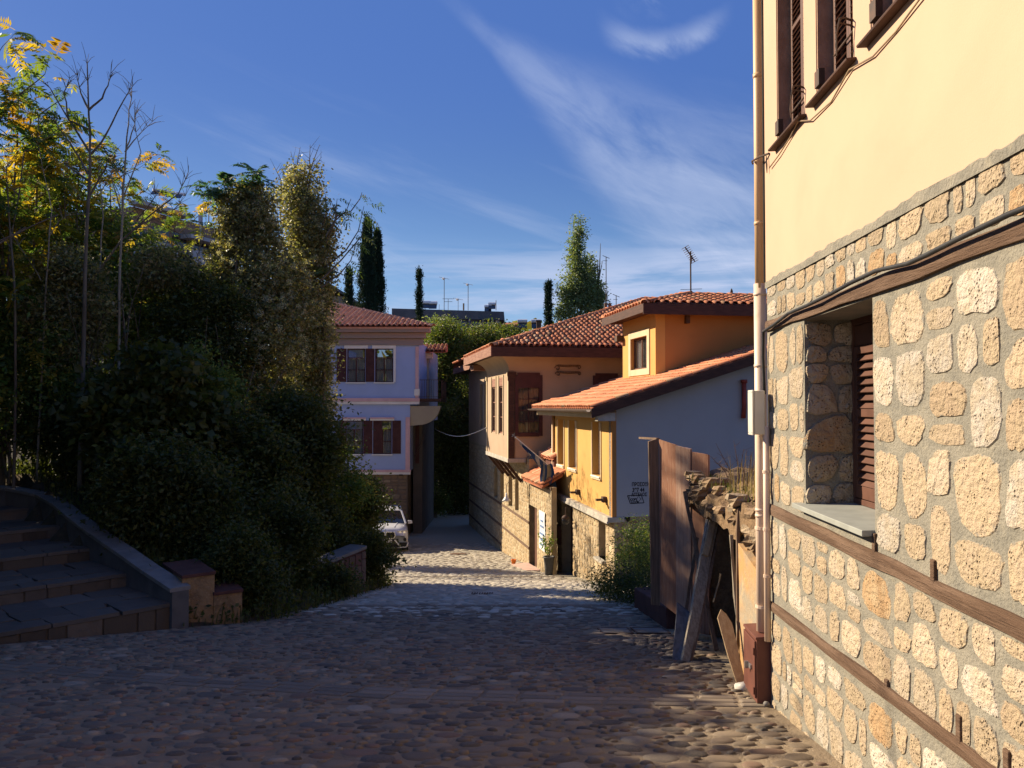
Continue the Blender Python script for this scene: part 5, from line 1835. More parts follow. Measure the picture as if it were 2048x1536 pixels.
    mb.add(V, [(2 * i, 2 * i + 2, 2 * i + 3, 2 * i + 1) for i in range(n)])
    V = []
    for (o_, z) in cv:
        V += [(bayx0 - o_, .6 + o_, z), (bayx0 - o_, -8.4, z)]
    mb.add(V, [(2 * i, 2 * i + 1, 2 * i + 3, 2 * i + 2) for i in range(n)])
    mb.build('eave_cove', BEIGE, T, smooth=True)
    # eaves and roof
    ov = .72; ez = 1.70; p = .34
    x0, y0_ = bayx0 - ov, .6 + ov
    xe = 9.8
    mb = MB()
    mb.box(x0, xe, -9.4, y0_, ez, ez + .05)
    mb.box(xe, 19.6, -9.4, .62, ez, ez + .05)
    mb.build('soffit', FASCIA, T)
    mb = MB(); mb.box(x0 - .03, xe, y0_, y0_ + .03, ez - .04, ez + .27); mb.box(xe, 19.6, .62, .65, ez - .02, ez + .27); mb.box(xe, xe + .03, .65, y0_ + .03, ez - .04, ez + .27)
    mb.build('street_fascia', FASCIA_RED, T)
    MB().box(x0 - .03, x0, -9.4, y0_, ez - .06, ez + .26).build('end_fascia', FASCIA, T)
    MB().box(8.9, xe - .1, .35, y0_ - .25, ez - .26, ez - .03).build('eave_bracket', FASCIA_RED, T)
    ez2 = ez + .27
    H = 8.35
    k = math.sqrt(1 + p * p)
    C = (x0, y0_, ez2)
    R0 = (x0 + H, y0_ - H, ez2 + p * H)
    # underlay shell
    mb = MB()
    B1 = (x0, -9.4, ez2); 
    mb.add([C, (x0, -9.4, ez2), (x0 + H, -9.4, ez2 + p * H), R0], [(0, 1, 2, 3)])
    mb.add([C, R0, (19.6, y0_ - H, ez2 + p * H), (19.6, .62, ez2 + p * (y0_ - .62)), (xe, .62, ez2 + p * (y0_ - .62)), (xe, y0_, ez2)], [(0, 1, 2, 3, 4, 5)])
    mb.add([(19.6, .62, ez), (19.6, -9.4, ez), (19.6, -9.4, ez2 + p * H), (19.6, y0_ - H, ez2 + p * H), (19.6, .62, ez2 + p * (y0_ - .62))], [(0, 1, 2, 3, 4)])
    mb.add([(19.6, y0_ - H, ez2 + p * H), R0, (x0 + H, -9.4, ez2 + p * H), (19.6, -9.4, ez2 + p * H)], [(0, 1, 2, 3)])
    rf = mb.build('roof', CHANNEL, T)
    S = Vector((1, 0, p)).normalized()
    tiled_slope(rf, C, (0, -1, 0), S, 10.6, H * k, lambda e, s: s < min(e, H) * k - .04 and e > .08, pitch=.205, row=.35, n_ind=290, key=lambda e, s: (s * .9 + abs(e - 3) * .5), seed=9, r0=.096, jit=1.7)
    S = Vector((0, -1, p)).normalized()
    tiled_slope(rf, C, (1, 0, 0), S, 16.4, 2.6, lambda e, s: s < min(e * k, 2.6) and e > .08 and (e < xe - x0 or s > .72 * k), pitch=.205, row=.35, n_ind=0, seed=10)
    cap_line(rf, C, R0, r=.115, seed=4)
    cap_line(rf, R0, (R0[0], -9.4, R0[2]), r=.115, seed=4)
    # courtyard gate roof with tiles over the street wall
    mb = MB(); mb.hexa([(.3, .22, -2.48), (3.12, .22, -2.48), (3.12, -.42, -2.13), (.3, -.42, -2.13), (.3, .22, -2.42), (3.12, .22, -2.42), (3.12, -.42, -2.07), (.3, -.42, -2.07)])
    g = mb.build('gate_roof', CHANNEL, T)
    S = Vector((0, -1, .55)).normalized()
    tiled_slope(g, (.25, .24, -2.42), (1, 0, 0), S, 2.85, .75, lambda e, s: True, pitch=.20, row=.30, n_ind=100, seed=12)
    MB().box(1.5, 2.9, -.75, -.45, -2.2, -1.68).build('parapet', REDSTONE, g)
    MB().box(2.9, 3.05, -.75, -.3, -2.2, -1.5).build('parapet_end', BEIGE, g)
    tiled_slope(g, (1.45, -.36, -1.72), (1, 0, 0), Vector((.0, -1, .6)).normalized(), 1.4, .6, lambda e, s: True, pitch=.33, row=.33, m=TILE_PINK, n_ind=40, seed=13, r0=.14)
    return T


mansion()


# ------------------------------------------------------------------ lilac house across the end of the street
def lilac_house():
    PX0, PY0 = -4.25, 37.5
    T = thing('lilac_house', 'lilac two storey house with pink bands and dark shutters behind the parked car', 'house', (PX0, PY0, -5.95), PI)
    s = 37.5 / 1640
    X = lambda px: (838 - px) * s
    Z = lambda py: (812 - py) * s
    W = 4.7
    up = [(X(730), X(693.5)), (X(786), X(749.5))]
    lo = [(X(726.5), X(690)), (X(783.5), X(746)), (X(662), X(625))]
    zu = (Z(764.5), Z(697)); zl = (Z(908), Z(841))
    rng = random.Random(8)
    mb = MB(); wall_grid(mb, 0, W, Z(798), Z(683), 0, .3, [(a, b, zu[0], zu[1]) for a, b in up])
    mb.box(0, .3, -6, -.3, Z(798), Z(683)); mb.box(W - .3, W, -8, -.3, Z(940), Z(683))
    mb.build('upper_wall', LILAC, T)
    xl = X(820)
    mb = MB(); wall_grid(mb, xl, W, Z(941), Z(808), -.02, .3, [(a, b, zl[0], zl[1]) for a, b in lo])
    mb.box(xl, xl + .3, -6, -.32, Z(941), Z(808))
    mb.build('lower_wall', LILAC, T)
    mb = MB(); wall_grid(mb, X(815), W, -6.4, Z(948), -.06, .4, [])
    mb.box(X(815), X(815) + .4, -6, -.46, -6.4, Z(948))
    base = mb.build('stone_base', mat('brown_mortar', (.20, .145, .095), (.16, .115, .075), 4, .95, .5, 20, dist=.01), T)
    geo = stone_panel(rng, [(X(815) + .02, W, -6.2, Z(949))], -.06, .03, .48, .26, n=9, proud=.014)
    place_stones(geo, BASE_STONE, base, 150, key=lambda g: g[0][-1][0])
    # bands
    mb = MB(); mb.box(-.03, W, -.02, .07, Z(803), Z(796)); mb.build('pink_band', PINK, T)
    mb = MB(); mb.box(-.01, W, -.02, .05, Z(808.5), Z(803.2)); mb.build('white_band', WHITE, T)
    MB().box(xl - .05, W, -.06, .05, Z(943.5), Z(939)).build('lower_pink_band', PINK, T)
    MB().box(xl - .03, W, -.06, .03, Z(948.5), Z(943.7)).build('lower_white_band', WHITE, T)
    MB().box(0.02, .17, .0, .04, Z(795.6), Z(693)).build('upper_pilaster', PINK, T)
    MB().box(-.03, .22, .0, .07, Z(791), Z(778)).build('pilaster_base', WHITE, T)
    MB().box(xl + .0, xl + .20, -.02, .03, Z(938.8), Z(834)).build('lower_pilaster', PINK, T)
    mb = MB(); mb.box(-.18, W, -.1, .10, Z(690), Z(677)); mb.build('frieze', CORNICE, T)
    mb = MB(); mb.box(-.30, W, -.1, .26, Z(676.6), Z(666)); mb.build('cornice_board', CORNICE, T)
    MB().box(-.52, W, -.1, .50, Z(665.5), Z(655.5)).build('eave_board', CORNICE, T)
    MB().box(-.56, W, .50, .56, Z(659), Z(656)).build('pink_edge', PINK, T)
    # windows, lintels, sills, shutters
    for (a, b) in up:
        sash(T, a, b, zu[0], zu[1], -.06, SHUTTER_DARK, cols=2, rows=2, transom=.74)
        MB().box(a - .12, b + .12, 0, .06, zu[1] + .0, zu[1] + .15).build('lintel', WHITE, T)
        MB().box(a - .05, b + .05, 0, .06, zu[0] - .05, zu[0]).build('window_sill', WHITE, T)
    for (a, b) in lo:
        sash(T, a, b, zl[0], zl[1], -.08, SHUTTER_DARK, cols=2, rows=2, transom=.74)
        MB().box(a - .12, b + .12, -.02, .05, zl[1] + .0, zl[1] + .15).build('lintel', WHITE, T)
        MB().box(a - .12, b + .12, .05, .07, zl[1] + .08, zl[1] + .15).build('lintel_cap', PINK, T)
        MB().box(a - .05, b + .05, -.02, .05, zl[0] - .05, zl[0]).build('window_sill', WHITE, T)
    MB().box(up[1][0] - .12, up[1][0] - .02, 0, .05, zu[0], zu[1]).build('window_jamb', WHITE, T)
    for (p0, p1, z) in ((673, 692.5, zu), (731, 748.5, zu)):
        solid_shutter(T, X(p1), X(p0), z[0] + .02, z[1], .0, SHUTTER_DARK)
    for (p0, p1, z) in ((671, 689.5, zl), (727, 745, zl), (784.5, 802, zl), (636, 649, zl)):
        solid_shutter(T, X(p1), X(p0), z[0] + .02, z[1], -.02, SHUTTER_DARK)
    solid_shutter(T, X(764), X(747), zl[0] + .02, zl[1] - .02, -.07, SHUTTER_DARK)
    # roof
    ez = Z(656); p = .30; k = math.sqrt(1 + p * p)
    x0, y0 = -.72, .70; H = 5.95
    RL = W + .9
    C = (x0, y0, ez); R0 = (x0 + H, y0 - H, ez + p * H)
    RL = W + 1.0
    mb = MB(); mb.add([C, (x0 + RL, y0, ez), (x0 + RL, y0 - H, ez + p * H), R0, (x0, y0 - 2 * H, ez), (x0 + RL, y0 - 2 * H, ez)], [(0, 1, 2), (1, 5, 2)])
    mb.add([C, (x0 + RL, y0, ez), (x0 + RL, y0 - H, ez), (x0 + H, y0 - H, ez), R0], [(3, 2, 1, 0), (0, 4, 3)])
    rf = mb.build('roof', CHANNEL, T)
    S = Vector((0, -1, p)).normalized()
    tiled_slope(rf, C, (1, 0, 0), S, RL, H * k, lambda e, s: s < e * k - .02 and e > .05, pitch=.235, row=.30, m=TILE_PINK, n_ind=290, key=lambda e, s: e, seed=15, jit=1.4, r0=.10)
    cap_line(rf, C, R0, m=TILE_PINK, r=.12)
    # side wing with balcony, corbel and stair
    mb = MB()
    mb.box(-.12, 1.6, -8, -3.4, Z(845), Z(700) + .25)
    mb.build('side_wing', mat('wing_render', (.36, .36, .42), (.33, .33, .38), 1, .9), T)
    MB().box(-.10, .5, -3.4, -3.37, .35, 2.35).build('balcony_door', mat('beige_panel', (.50, .40, .30), (.46, .37, .28), 1, .9), T)
    MB().box(-.3, 1.5, -3.3, -3.1, 2.36, 2.62).build('wing_lintel', WHITE, T)
    mb = MB(); mb.hexa([(-1.0, -3.9, 2.75), (1.5, -3.9, 2.75), (1.5, -2.7, 2.62), (-1.0, -2.7, 2.62), (-1.0, -3.9, 2.98), (1.5, -3.9, 2.98), (1.5, -2.7, 2.66), (-1.0, -2.7, 2.66)])
    wr = mb.build('wing_roof', CHANNEL, T)
    tiled_slope(wr, (-1.02, -2.68, 2.67), (1, 0, 0), Vector((0, -1, .27)).normalized(), 2.5, 1.2, lambda e, s: True, pitch=.2, row=.3, m=TILE, n_ind=70, seed=17)
    MB().box(-1.0, .02, -3.3, -.15, Z(803), Z(797)).build('balcony_slab', FASCIA, T)
    mb = MB()
    zr0, zr1 = Z(797), Z(797) + .86
    for (xa, ya, xb, yb) in ((-.0, -.2, -.98, -.2), (-.98, -.2, -.98, -3.3)):
        n = 9 if xa != xb else 22
        for i in range(n + 1):
            t = i / n; x = xa + (xb - xa) * t; y = ya + (yb - ya) * t
            mb.bar((x, y, zr0), (x, y, zr1), .016, .016)
        mb.bar((xa, ya, zr1), (xb, yb, zr1), .035, .025); mb.bar((xa, ya, zr0 + .08), (xb, yb, zr0 + .08), .02, .02)
    mb.build('balcony_railing', IRON, T)
    # concave bracket under the balcony corner
    pts = [(-1.0, Z(812)), (-.02, Z(812)), (.42, Z(812)), (.42, Z(852)), (.05, Z(850))]
    for i in range(1, 8):
        t = i / 8 * PI / 2
        pts.append((.05 - 1.0 * math.sin(t) * .98, Z(850) + (Z(815) - Z(850)) * (1 - math.cos(t))))
    MB().prism(pts, -.5, -.06).build('corbel', mat('corbel_render', (.42, .34, .22), (.38, .30, .2), 1, .9), T)
    MB().box(-.02, .40, -7, -1.2, -6.2, Z(846)).build('porch_wall', mat('dim_render', (.13, .105, .085), (.10, .085, .07), 1, .9), T)
    MB().box(.12, .30, -1.2, -1.15, Z(930), Z(842)).build('side_door', SHUTTER_DARK, T)
    mb = MB(); mb.bar((.3, -.9, Z(915)), (-.15, -.9, Z(870)), .03, .03); mb.bar((.3, -.9, Z(922)), (-.15, -.9, Z(877)), .02, .02); mb.build('stair_rail', IRON, T)
    # lamp on the stone base
    MB().box(X(806), X(799), -.06, .06, Z(951), Z(948)).build('wall_light', IRON, T)


lilac_house()

# ------------------------------------------------------------------ vegetation
def frame_rand(r, n, up_bias=0.3, out=None):
    """random leaf planes: returns unit axis (along leaf) and side vectors"""
    v = r.normal(size=(n, 3)); v[:, 2] *= 0.75
    if out is not None: v += out * 0.6
    v /= np.linalg.norm(v, axis=1, keepdims=True) + 1e-9
    w = r.normal(size=(n, 3))
    s = np.cross(v, w); s /= np.linalg.norm(s, axis=1, keepdims=True) + 1e-9
    return v, s


def leaf_quads(P, size, r, aspect=0.5, out=None, droop=0.25):
    n = len(P)
    a, s = frame_rand(r, n, out=out)
    a[:, 2] -= droop; a /= np.linalg.norm(a, axis=1, keepdims=True)
    L = size[:, None]
    nrm = np.cross(a, s)
    mid = P + a * L * 0.45
    V = np.stack([P, mid + s * L * aspect * .5 + nrm * L * .08, P + a * L, mid - s * L * aspect * .5 + nrm * L * .08], 1).reshape(-1, 3)
    return V, np.arange(4 * n).reshape(-1, 4)


def ellipsoid_clumps(r, n, c, rad_, shell=0.55):
    d = r.normal(size=(n, 3)); d /= np.linalg.norm(d, axis=1, keepdims=True)
    rr = (shell + (1 - shell) * r.random(n)) ** 1.0
    rr = np.where(r.random(n) < 0.25, r.random(n) * shell, rr)
    return np.array(c) + d * rr[:, None] * np.array(rad_), d


def crown(parent, name, blobs, m, seed, clumps, per, csize, lsize, aspect=0.5, droop=0.25, zmin=None, kind=None, cut=None):
    """leafy mass: clumps of leaf-sized faces scattered through ellipsoids; blobs = [(centre, radii, weight)]"""
    r = np.random.default_rng(seed)
    Ps = []; Rn = []; Os = []
    tot = sum(b[2] for b in blobs)
    for (c, rd, wgt) in blobs:
        n = max(3, int(clumps * wgt / tot))
        C, D = ellipsoid_clumps(r, n, c, rd)
        k = r.poisson(per, n) + 2
        sc = csize * r.uniform(0.5, 1.5, n)
        for i in range(n):
            q = r.normal(size=(k[i], 3)) * sc[i] * (1, 1, .7)
            Ps.append(C[i] + q); Rn.append(np.full(k[i], r.random()) + r.random(k[i]) * 0.12); Os.append(np.repeat(D[i][None], k[i], 0))
    P = np.concatenate(Ps); R = np.concatenate(Rn); O = np.concatenate(Os)
    keep = np.ones(len(P), bool)
    if zmin is not None:
        gz = np.array([G(x, y) for x, y in P[:, :2]]) if zmin == 'ground' else zmin
        keep &= P[:, 2] > gz
    if cut is not None: keep &= cut(P)
    P, R, O = P[keep], R[keep], O[keep]
    V, F = leaf_quads(P, lsize * r.uniform(.6, 1.35, len(P)), r, aspect, O, droop)
    return np_mesh(name, V, F, m, parent, rnd=R % 1.0, kind=kind)


def fronds(parent, name, bases, dirs, length, m, seed, pairs=8, lw=0.34, droop=0.9):
    """pinnate leaves: paired leaflets along drooping stalks"""
    r = np.random.default_rng(seed)
    B = np.array(bases, float); D = np.array(dirs, float)
    n = len(B)
    D /= np.linalg.norm(D, axis=1, keepdims=True)
    Ln = length * r.uniform(.65, 1.25, n)
    side = np.cross(D, np.array([0, 0, 1.0])); side /= np.linalg.norm(side, axis=1, keepdims=True) + 1e-6
    up = np.cross(side, D)
    roll = r.normal(0, .5, n)
    side = side * np.cos(roll)[:, None] + up * np.sin(roll)[:, None]
    Vs = []; Rn = []
    rn = r.random(n)
    pos = lambda t: B + D * (Ln * t)[:, None] + np.array([0, 0, -1.0]) * (Ln * t * t * droop * .55)[:, None]
    for k in range(pairs + 1):
        t = 0.22 + 0.78 * k / pairs
        p = pos(t); tan = pos(min(1, t) + .02) - pos(t - .02); tan /= np.linalg.norm(tan, axis=1, keepdims=True)
        for sg in ((-1, 1) if k < pairs else (0,)):
            sz = (Ln * lw * (0.75 + .25 * math.sin(PI * t)) * r.uniform(.8, 1.15, n))[:, None]
            a = side * sg * .86 + tan * (.42 if sg else 1.0) + np.array([0, 0, -1.0]) * r.uniform(.05, .5, n)[:, None]
            a /= np.linalg.norm(a, axis=1, keepdims=True)
            w = np.cross(a, np.cross(tan, side) + r.normal(0, .25, (n, 3)))
            w /= np.linalg.norm(w, axis=1, keepdims=True) + 1e-6
            if sg == 0: w = side
            Vs.append(np.stack([p, p + a * sz * .4 + w * sz * .15, p + a * sz, p + a * sz * .4 - w * sz * .15], 1)); Rn.append(rn)
    # stalks
    V = np.concatenate([v.reshape(-1, 3) for v in Vs]); nf = len(V) // 4
    R = np.concatenate(Rn)
    e = pos(1.0); mid = pos(.5); w = side * 0.006
    VS = np.stack([B - w, B + w, mid + w, mid - w], 1).reshape(-1, 3); VS2 = np.stack([mid - w, mid + w, e + w * .5, e - w * .5], 1).reshape(-1, 3)
    V = np.concatenate([V, VS, VS2]); R = np.concatenate([R, rn, rn])
    F = np.arange(len(V)).reshape(-1, 4)
    return np_mesh(name, V, F, m, parent, rnd=R)


def grow(mb, rng, p, d, length, r, depth, tips, spread=0.5, curve=0.12, up=0.25, n=5, kids=(2, 3), ratio=0.68, sides=6):
    p = Vector(p); d = Vector(d).normalized()
    pts = [p.copy()]
    rs = [r]
    for i in range(n):
        d = (d + Vector((rng.uniform(-curve, curve), rng.uniform(-curve, curve), rng.uniform(-curve, curve) + up * .12))).normalized()
        p = p + d * (length / n)
        pts.append(p.copy()); rs.append(r * (1 - .55 * (i + 1) / n))
    mb.tube(pts, rs, sides if depth > 1 else 4, caps=False)
    if depth <= 0:
        tips.append((pts[-1], d)); tips.append((pts[n // 2], d)); return
    k = rng.randint(*kids)
    for j in range(k):
        t = rng.uniform(.45, 1.0) if j else 1.0
        i = min(n, int(t * n))
        q = pts[i]
        ax = d.orthogonal().normalized(); ax = Matrix.Rotation(rng.uniform(0, 2 * PI), 3, d) @ ax
        nd = (d + ax * spread * rng.uniform(.6, 1.4) + Vector((0, 0, up))).normalized()
        grow(mb, rng, q, nd, length * ratio * rng.uniform(.8, 1.15), max(rs[i] * .8, .004), depth - 1, tips, spread, curve, up, n, kids, ratio, sides)


def P3(px, py, d):
    return Vector(((px - 1024) / 1640 * d, d, (812 - py) / 1640 * d))


def leafy_tree(label, x, y, top, blobs, m, seed, clumps, per=26, csize=.22, lsize=.10, name='tree', trunk_m=BARK, group='trees on the left bank', trunk_r=.10, limbs=4, mats2=None, aspect=.5, base=None):
    z0 = G(x, y) if base is None else base
    T = thing(name, label, 'tree', (x, y, z0), world=True, group=group)
    rng = random.Random(seed)
    mb = MB(); tips = []
    h = (top - z0)
    grow(mb, rng, (x, y, z0 - .3), (rng.uniform(-.08, .08), rng.uniform(-.08, .08), 1), h * .5, trunk_r, 2, tips, spread=.5, up=.35, kids=(2, limbs), ratio=.55)
    mb.build('trunk', trunk_m, T, smooth=True)
    crown(T, 'crown', blobs, m, seed, clumps, per, csize, lsize, aspect)
    return T


def ailanthus_crowd():
    rng = random.Random(90)
    GR = 'trees on the left bank'
    # --- 1. tall leafy ailanthus at the left margin
    def ail(label, base_px, d, stems, nfr, seed, m=LEAF_AIL, L=.55, r=.06, spread=.45, group=GR, extra=None, depth=2, up=.3, name='ailanthus_tree', trunkm=BARK, yellow=0):
        x = (base_px - 1024) / 1640 * d; z0 = G(x, d)
        T = thing(name, label, 'tree', (x, d, z0), world=True, group=group)
        rg = random.Random(seed)
        mb = MB(); tips = []
        for (tpx, tpy, dd, rr) in stems:
            e = P3(tpx, tpy, d + dd)
            p = Vector((x + rg.uniform(-.15, .15), d + rg.uniform(-.15, .15), z0 - .3))
            n = 9; pts = []; w = Vector((rg.uniform(-.15, .15), rg.uniform(-.15, .15), 0))
            for i in range(n + 1):
                t = i / n; pts.append(p.lerp(e, t) + w * math.sin(PI * t) + Vector((rg.uniform(-.03, .03), rg.uniform(-.03, .03), 0)))
            mb.tube(pts, [rr * (1 - .75 * i / n) for i in range(n + 1)], 7, caps=False)
            for i in range(4, n + 1):
                for _ in range(2 if nfr else 1):
                    dr = (Vector((rg.uniform(-1, 1), rg.uniform(-1, 1), rg.uniform(.1, .9)))).normalized()
                    grow(mb, rg, pts[i], dr, rg.uniform(.5, 1.1), rr * .3, depth - 1, tips, spread=spread, up=up, kids=(1, 2), n=4)
            tips.append((pts[-1], Vector((0, 0, 1))))
        mb.build('trunk', trunkm, T, smooth=True)
        if nfr and tips:
            B = []; D = []
            for i in range(nfr):
                q, dd_ = tips[rg.randrange(len(tips))]
                B.append(q + Vector((rg.gauss(0, .05), rg.gauss(0, .05), rg.gauss(0, .05))))
                D.append((rg.uniform(-1, 1), rg.uniform(-1, 1), rg.uniform(-.1, .8)))
            ny = int(nfr * yellow)
            fronds(T, 'fronds', B[ny:], D[ny:], L, m, seed)
            if ny > 2: fronds(T, 'yellow_fronds', B[:ny], D[:ny], L, LEAF_YEL, seed + 1)
        return T
    ail('tall ailanthus with green and yellowing fronds at the left margin', 5, 17.8, [(-30, 150, 0, .07), (30, 185, .4, .06), (40, 300, -.4, .05)], 500, 101, L=.60, yellow=.2)
    ail('ailanthus with the yellowest crown right of the tallest leafy one', 75, 18.6, [(70, 225, 0, .05), (95, 330, .4, .05), (55, 300, .6, .04)], 260, 102, L=.5, yellow=.5)
    ail('slim green ailanthus sapling growing left of the bare trunks', 135, 19.2, [(120, 345, 0, .04), (150, 330, .5, .04), (100, 400, 0, .03)], 300, 103, L=.48, yellow=.1)
    ail('ailanthus clump with orange-yellow fronds below the bare twigs', 220, 20.0, [(215, 365, 0, .04), (238, 360, .5, .04), (235, 390, .2, .03)], 240, 104, L=.48, yellow=.35)
    ail('dark leafy sapling in front of the apartment block', 330, 20.5, [(335, 450, 0, .04), (352, 465, .5, .04), (290, 450, .2, .03), (378, 480, .2, .03)], 170, 105, L=.45, yellow=.12, m=LEAF_MID)
    ail('low sapling between the apartment block and the clematis column', 395, 20.5, [(395, 500, 0, .03), (370, 520, .4, .03)], 50, 106, L=.42, yellow=.2, m=LEAF_MID)

    # --- 2. bare trees traced limb by limb
    def bare(label, d, limbs, seed, m=BARK, r0=.055, twig=True, group=None):
        b = limbs[0][0]
        x = (b[0] - 1024) / 1640 * d; z0 = G(x, d)
        T = thing('bare_tree', label, 'tree', (x, d, z0), world=True, group=group)
        rg = random.Random(seed); mb = MB()
        for k, L in enumerate(limbs):
            r = r0 * .7 if k == 0 else r0 * .34
            pts = [P3(px, py, d + .12 * i * (1 if k % 2 else -1) * .5) for i, (px, py) in enumerate(L)]
            if k == 0: pts[0].z = z0 - .4
            q = []
            for i in range(len(pts) - 1):
                for j in range(3): q.append(pts[i].lerp(pts[i + 1], j / 3) + Vector((rg.uniform(-.012, .012), rg.uniform(-.02, .02), 0)))
            q.append(pts[-1])
            mb.tube(q, [r * (1 - .78 * i / (len(q) - 1)) for i in range(len(q))], 7, caps=False)
            if twig:
                e = q[-1]; dd = (q[-1] - q[-2]).normalized()
                for _ in range(9):
                    v = (dd * .7 + Vector((rg.uniform(-1, 1), rg.uniform(-1, 1), rg.uniform(-.2, .8)))).normalized() * rg.uniform(.18, .5)
                    s_ = q[-1 - rg.randint(0, min(2, len(q) - 1))]
                    mb.tube([s_, s_ + v * .5 + Vector((0, 0, .02)), s_ + v + Vector((0, 0, -.03))], [.006, .0045, .0025], 4, caps=False)
        mb.build('trunk', m, T, smooth=True)
        return T
    bare('tallest bare tree with spreading twigs against the sky on the left', 17.0,
         [[(163, 930), (165, 700), (168, 480), (175, 330), (171, 230), (165, 120)],
          [(172, 300), (140, 250), (95, 175), (80, 160)], [(176, 305), (205, 268), (240, 195), (258, 165)],
          [(170, 215), (152, 180), (146, 145)], [(172, 255), (130, 235), (120, 180), (130, 150)], [(169, 215), (195, 190), (208, 165), (213, 140)],
          [(170, 345), (145, 300), (110, 250), (100, 240)], [(174, 360), (130, 330), (118, 320)], [(168, 400), (205, 330), (212, 310)]], 201, r0=.075, group=None)
    bare('pale forked bare trunk right of the tallest bare tree', 17.6,
         [[(236, 900), (236, 650), (238, 470), (244, 330), (250, 240), (256, 165)], [(242, 300), (268, 268), (298, 238)], [(238, 420), (222, 370), (215, 330)], [(246, 290), (262, 250), (263, 225)], [(239, 400), (275, 300), (262, 240)]], 202, m=BARK_PALE, r0=.05)
    bare('thin bare pole of a tree with few side twigs far left', 17.2, [[(75, 760), (88, 560), (98, 420), (72, 300)], [(92, 470), (112, 440), (125, 430)], [(80, 560), (40, 500), (20, 470)]], 203, m=BARK_PALE, r0=.035)
    bare('slim pale bare stem standing between the two taller bare trees', 18.4, [[(192, 800), (196, 560), (200, 430), (198, 380), (214, 350)], [(199, 400), (190, 350), (192, 320)]], 204, m=BARK_PALE, r0=.035)
    bare('low arching bare branch reaching towards the apartment block', 17.8, [[(170, 930), (180, 560), (238, 480), (300, 425), (352, 385), (372, 340)], [(258, 462), (290, 440), (330, 430), (366, 390)], [(270, 440), (300, 400), (306, 385)]], 205, r0=.045)
    bare('dark leaning trunk half hidden in the foliage at far left', 16.8, [[(30, 840), (28, 600), (12, 430), (5, 330)], [(20, 500), (-20, 440)]], 206, r0=.05)
    bare('straight dark trunk low in the middle of the thicket', 18.0, [[(255, 900), (252, 720), (240, 560)], [(250, 700), (262, 600)]], 207, r0=.06, twig=False)
    # trunk bases rest on the bank


ailanthus_crowd()


